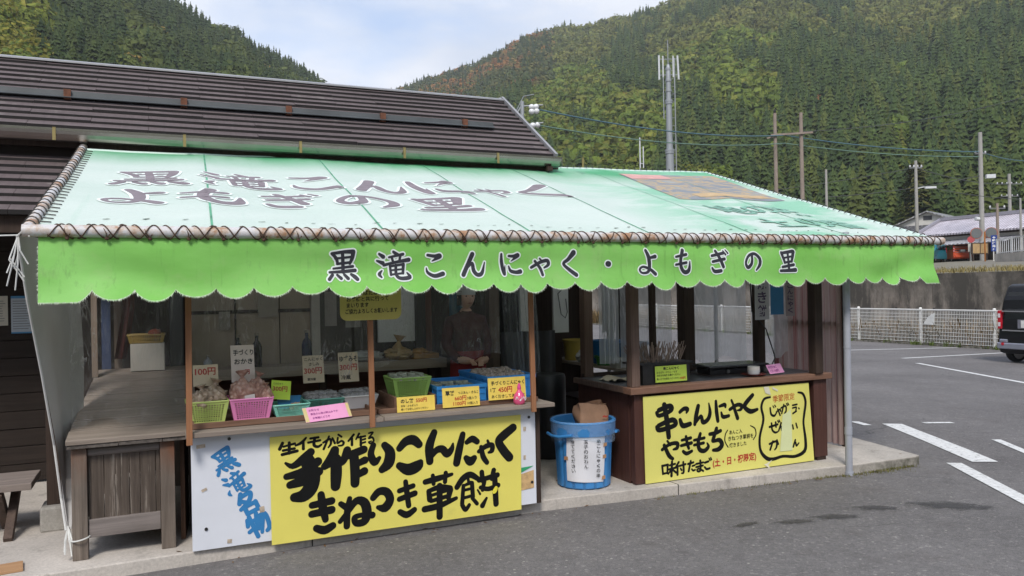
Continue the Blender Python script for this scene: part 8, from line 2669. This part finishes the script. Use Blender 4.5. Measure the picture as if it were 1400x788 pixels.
wire((17.65, 36.0, 10.75), (43.5, 46.2, 12.95), .5, .042, M_WIREBLUE, "upper blue grey cable from the insulator pole to the twin timber poles")
wire((17.65, 36.0, 9.95), (43.5, 46.2, 12.35), .5, .034, M_WIREGREEN, "lower green grey cable from the insulator pole to the twin timber poles")
wire((43.5, 46.2, 12.95), (61.9, 43.55, 12.25), .3, .042, M_WIREBLUE, "blue grey cable from the twin timber poles to the thick utility pole")
wire((43.5, 46.2, 12.35), (61.9, 43.55, 11.85), .3, .034, M_WIREGREEN, "green grey cable from the twin timber poles to the thick utility pole")
wire((61.9, 43.55, 12.25), (78, 47.5, 13.2), .5, .036, M_WIREBLUE, "blue grey cable leaving the thick utility pole to the right")
wire((44.7, 45.7, 13.2), (85, 52, 21.5), .8, .03, M_WIREDARK, "thin cable rising from the twin timber poles to the photo's right edge")
wire((41.0, 58.0, 9.2), (54.36, 43.6, 10.6), .3, .028, M_WIREDARK, "thin dark cable from behind the mast to the street lamp pole")
wire((54.36, 43.6, 10.6), (88.6, 58.96, 12.6), .4, .034, M_WIREDARK, "thin dark cable from the street lamp pole to the distant crossarm pole")
wire((46.38, 44.98, 8.2), (61.9, 43.55, 10.3), .25, .03, M_WIREDARK, "thin dark cable from the slim pole to the thick utility pole")
wire((54.36, 43.6, 9.3), (60.3, 39.3, 7.8), .2, .026, M_WIREDARK, "thin dark cable from the street lamp pole down to the slender poles")
# one tall conifer standing apart from the forest
ct_ = thing("conifer_tree", (96.4, 77.3, 4.0), "tall yellowish conifer standing apart behind the street lamp pole", "tree")
mb = MB(); mb.tube([(96.4, 77.3, 3.0), (96.4, 77.3, 10), (96.4, 77.3, 17.5)], [.35, .22, .05], 8)
obj("trunk", mb, plain("bark", (0.06, 0.04, 0.03), 0.9, 0.2), ct_)
mb = MB()
for k in range(700):
    f = random.random() ** 0.8
    z = 5.5 + 13 * f
    rad = 3.0 * (1 - f) ** 0.7 + .12
    a = random.uniform(0, 6.28)
    rr_ = rad * random.uniform(.45, 1.05)
    c = Vector((96.4 + rr_ * math.cos(a), 77.3 + rr_ * math.sin(a), z - rr_ * .25))
    d = Vector((math.cos(a), math.sin(a), -.5 + random.uniform(-.3, .3))).normalized()
    s_ = d.cross(Vector((0, 0, 1))).normalized()
    l, w_ = random.uniform(.5, 1.0), random.uniform(.2, .4)
    mb.add([c - s_ * w_, c + s_ * w_, c + d * l + s_ * w_ * .3, c + d * l - s_ * w_ * .3 + Vector((0, 0, .1))], [(0, 1, 2, 3)])
mb.keep = True
obj("crown", mb, leaf_mat("conifer_needles", (0.10, 0.10, 0.025)), ct_)
# slab joint and a few fallen leaves by the kerb
mb = MB()
for x, yk in ((3.62, 5.045), (0.86, 5.11)):
    mb.box(x - .004, x + .004, yk - .002, yk + .8, 0.0795, 0.0812)
    mb.box(x - .004, x + .004, yk - .0035, yk + .002, 0.0, 0.08)
struct("slab_joint", mb, plain("joint_dirt", (0.07, 0.062, 0.052), 0.95))
mb = MB()
for _ in range(70):
    x = random.uniform(-0.5, 6.0)
    yk = float(np.interp(x, [-0.45, 0.16, 1.0, 2.5, 2.9, 3.34, 4.1, 4.8, 5.25, 6.0], [5.055, 5.085, 5.115, 5.135, 5.10, 5.065, 5.005, 4.955, 4.91, 4.885]))
    if random.random() < .7: y, z = yk - abs(random.gauss(0.0, .05)) - .01, .006
    else: y, z = yk + random.uniform(.02, .5), .084
    a = random.uniform(0, 6.28); l = random.uniform(.008, .022); w_ = l * .4
    d = Vector((math.cos(a), math.sin(a), random.uniform(-.1, .3))); s_ = Vector((-math.sin(a), math.cos(a), .1))
    c = Vector((x, y, z))
    mb.add([c - d * l, c + s_ * w_, c + d * l, c - s_ * w_], [(0, 1, 2, 3)])
mb.keep = True
tag(obj("fallen_leaves", mb, leaf_mat("dead_leaf", (0.16, 0.09, 0.04))), "scattered small dead leaves along the kerb", "leaves", kind='stuff')
# thin valley air
def haze_box():
    mbx = MB(); mbx.box(-480, 720, -480, 720, -5, 300)
    m = bpy.data.materials.new("valley_air"); m.use_nodes = True
    t = m.node_tree; t.nodes.clear()
    o = N(t, 'ShaderNodeOutputMaterial'); p = N(t, 'ShaderNodeVolumePrincipled')
    p.inputs['Color'].default_value = (0.86, 0.90, 0.96, 1); p.inputs['Density'].default_value = 0.0004; p.inputs['Anisotropy'].default_value = 0.2
    t.links.new(p.outputs[0], o.inputs['Volume'])
    h = obj("haze", mbx, m)
    tag(h, "thin pale valley air", "haze", kind='stuff')
haze_box()
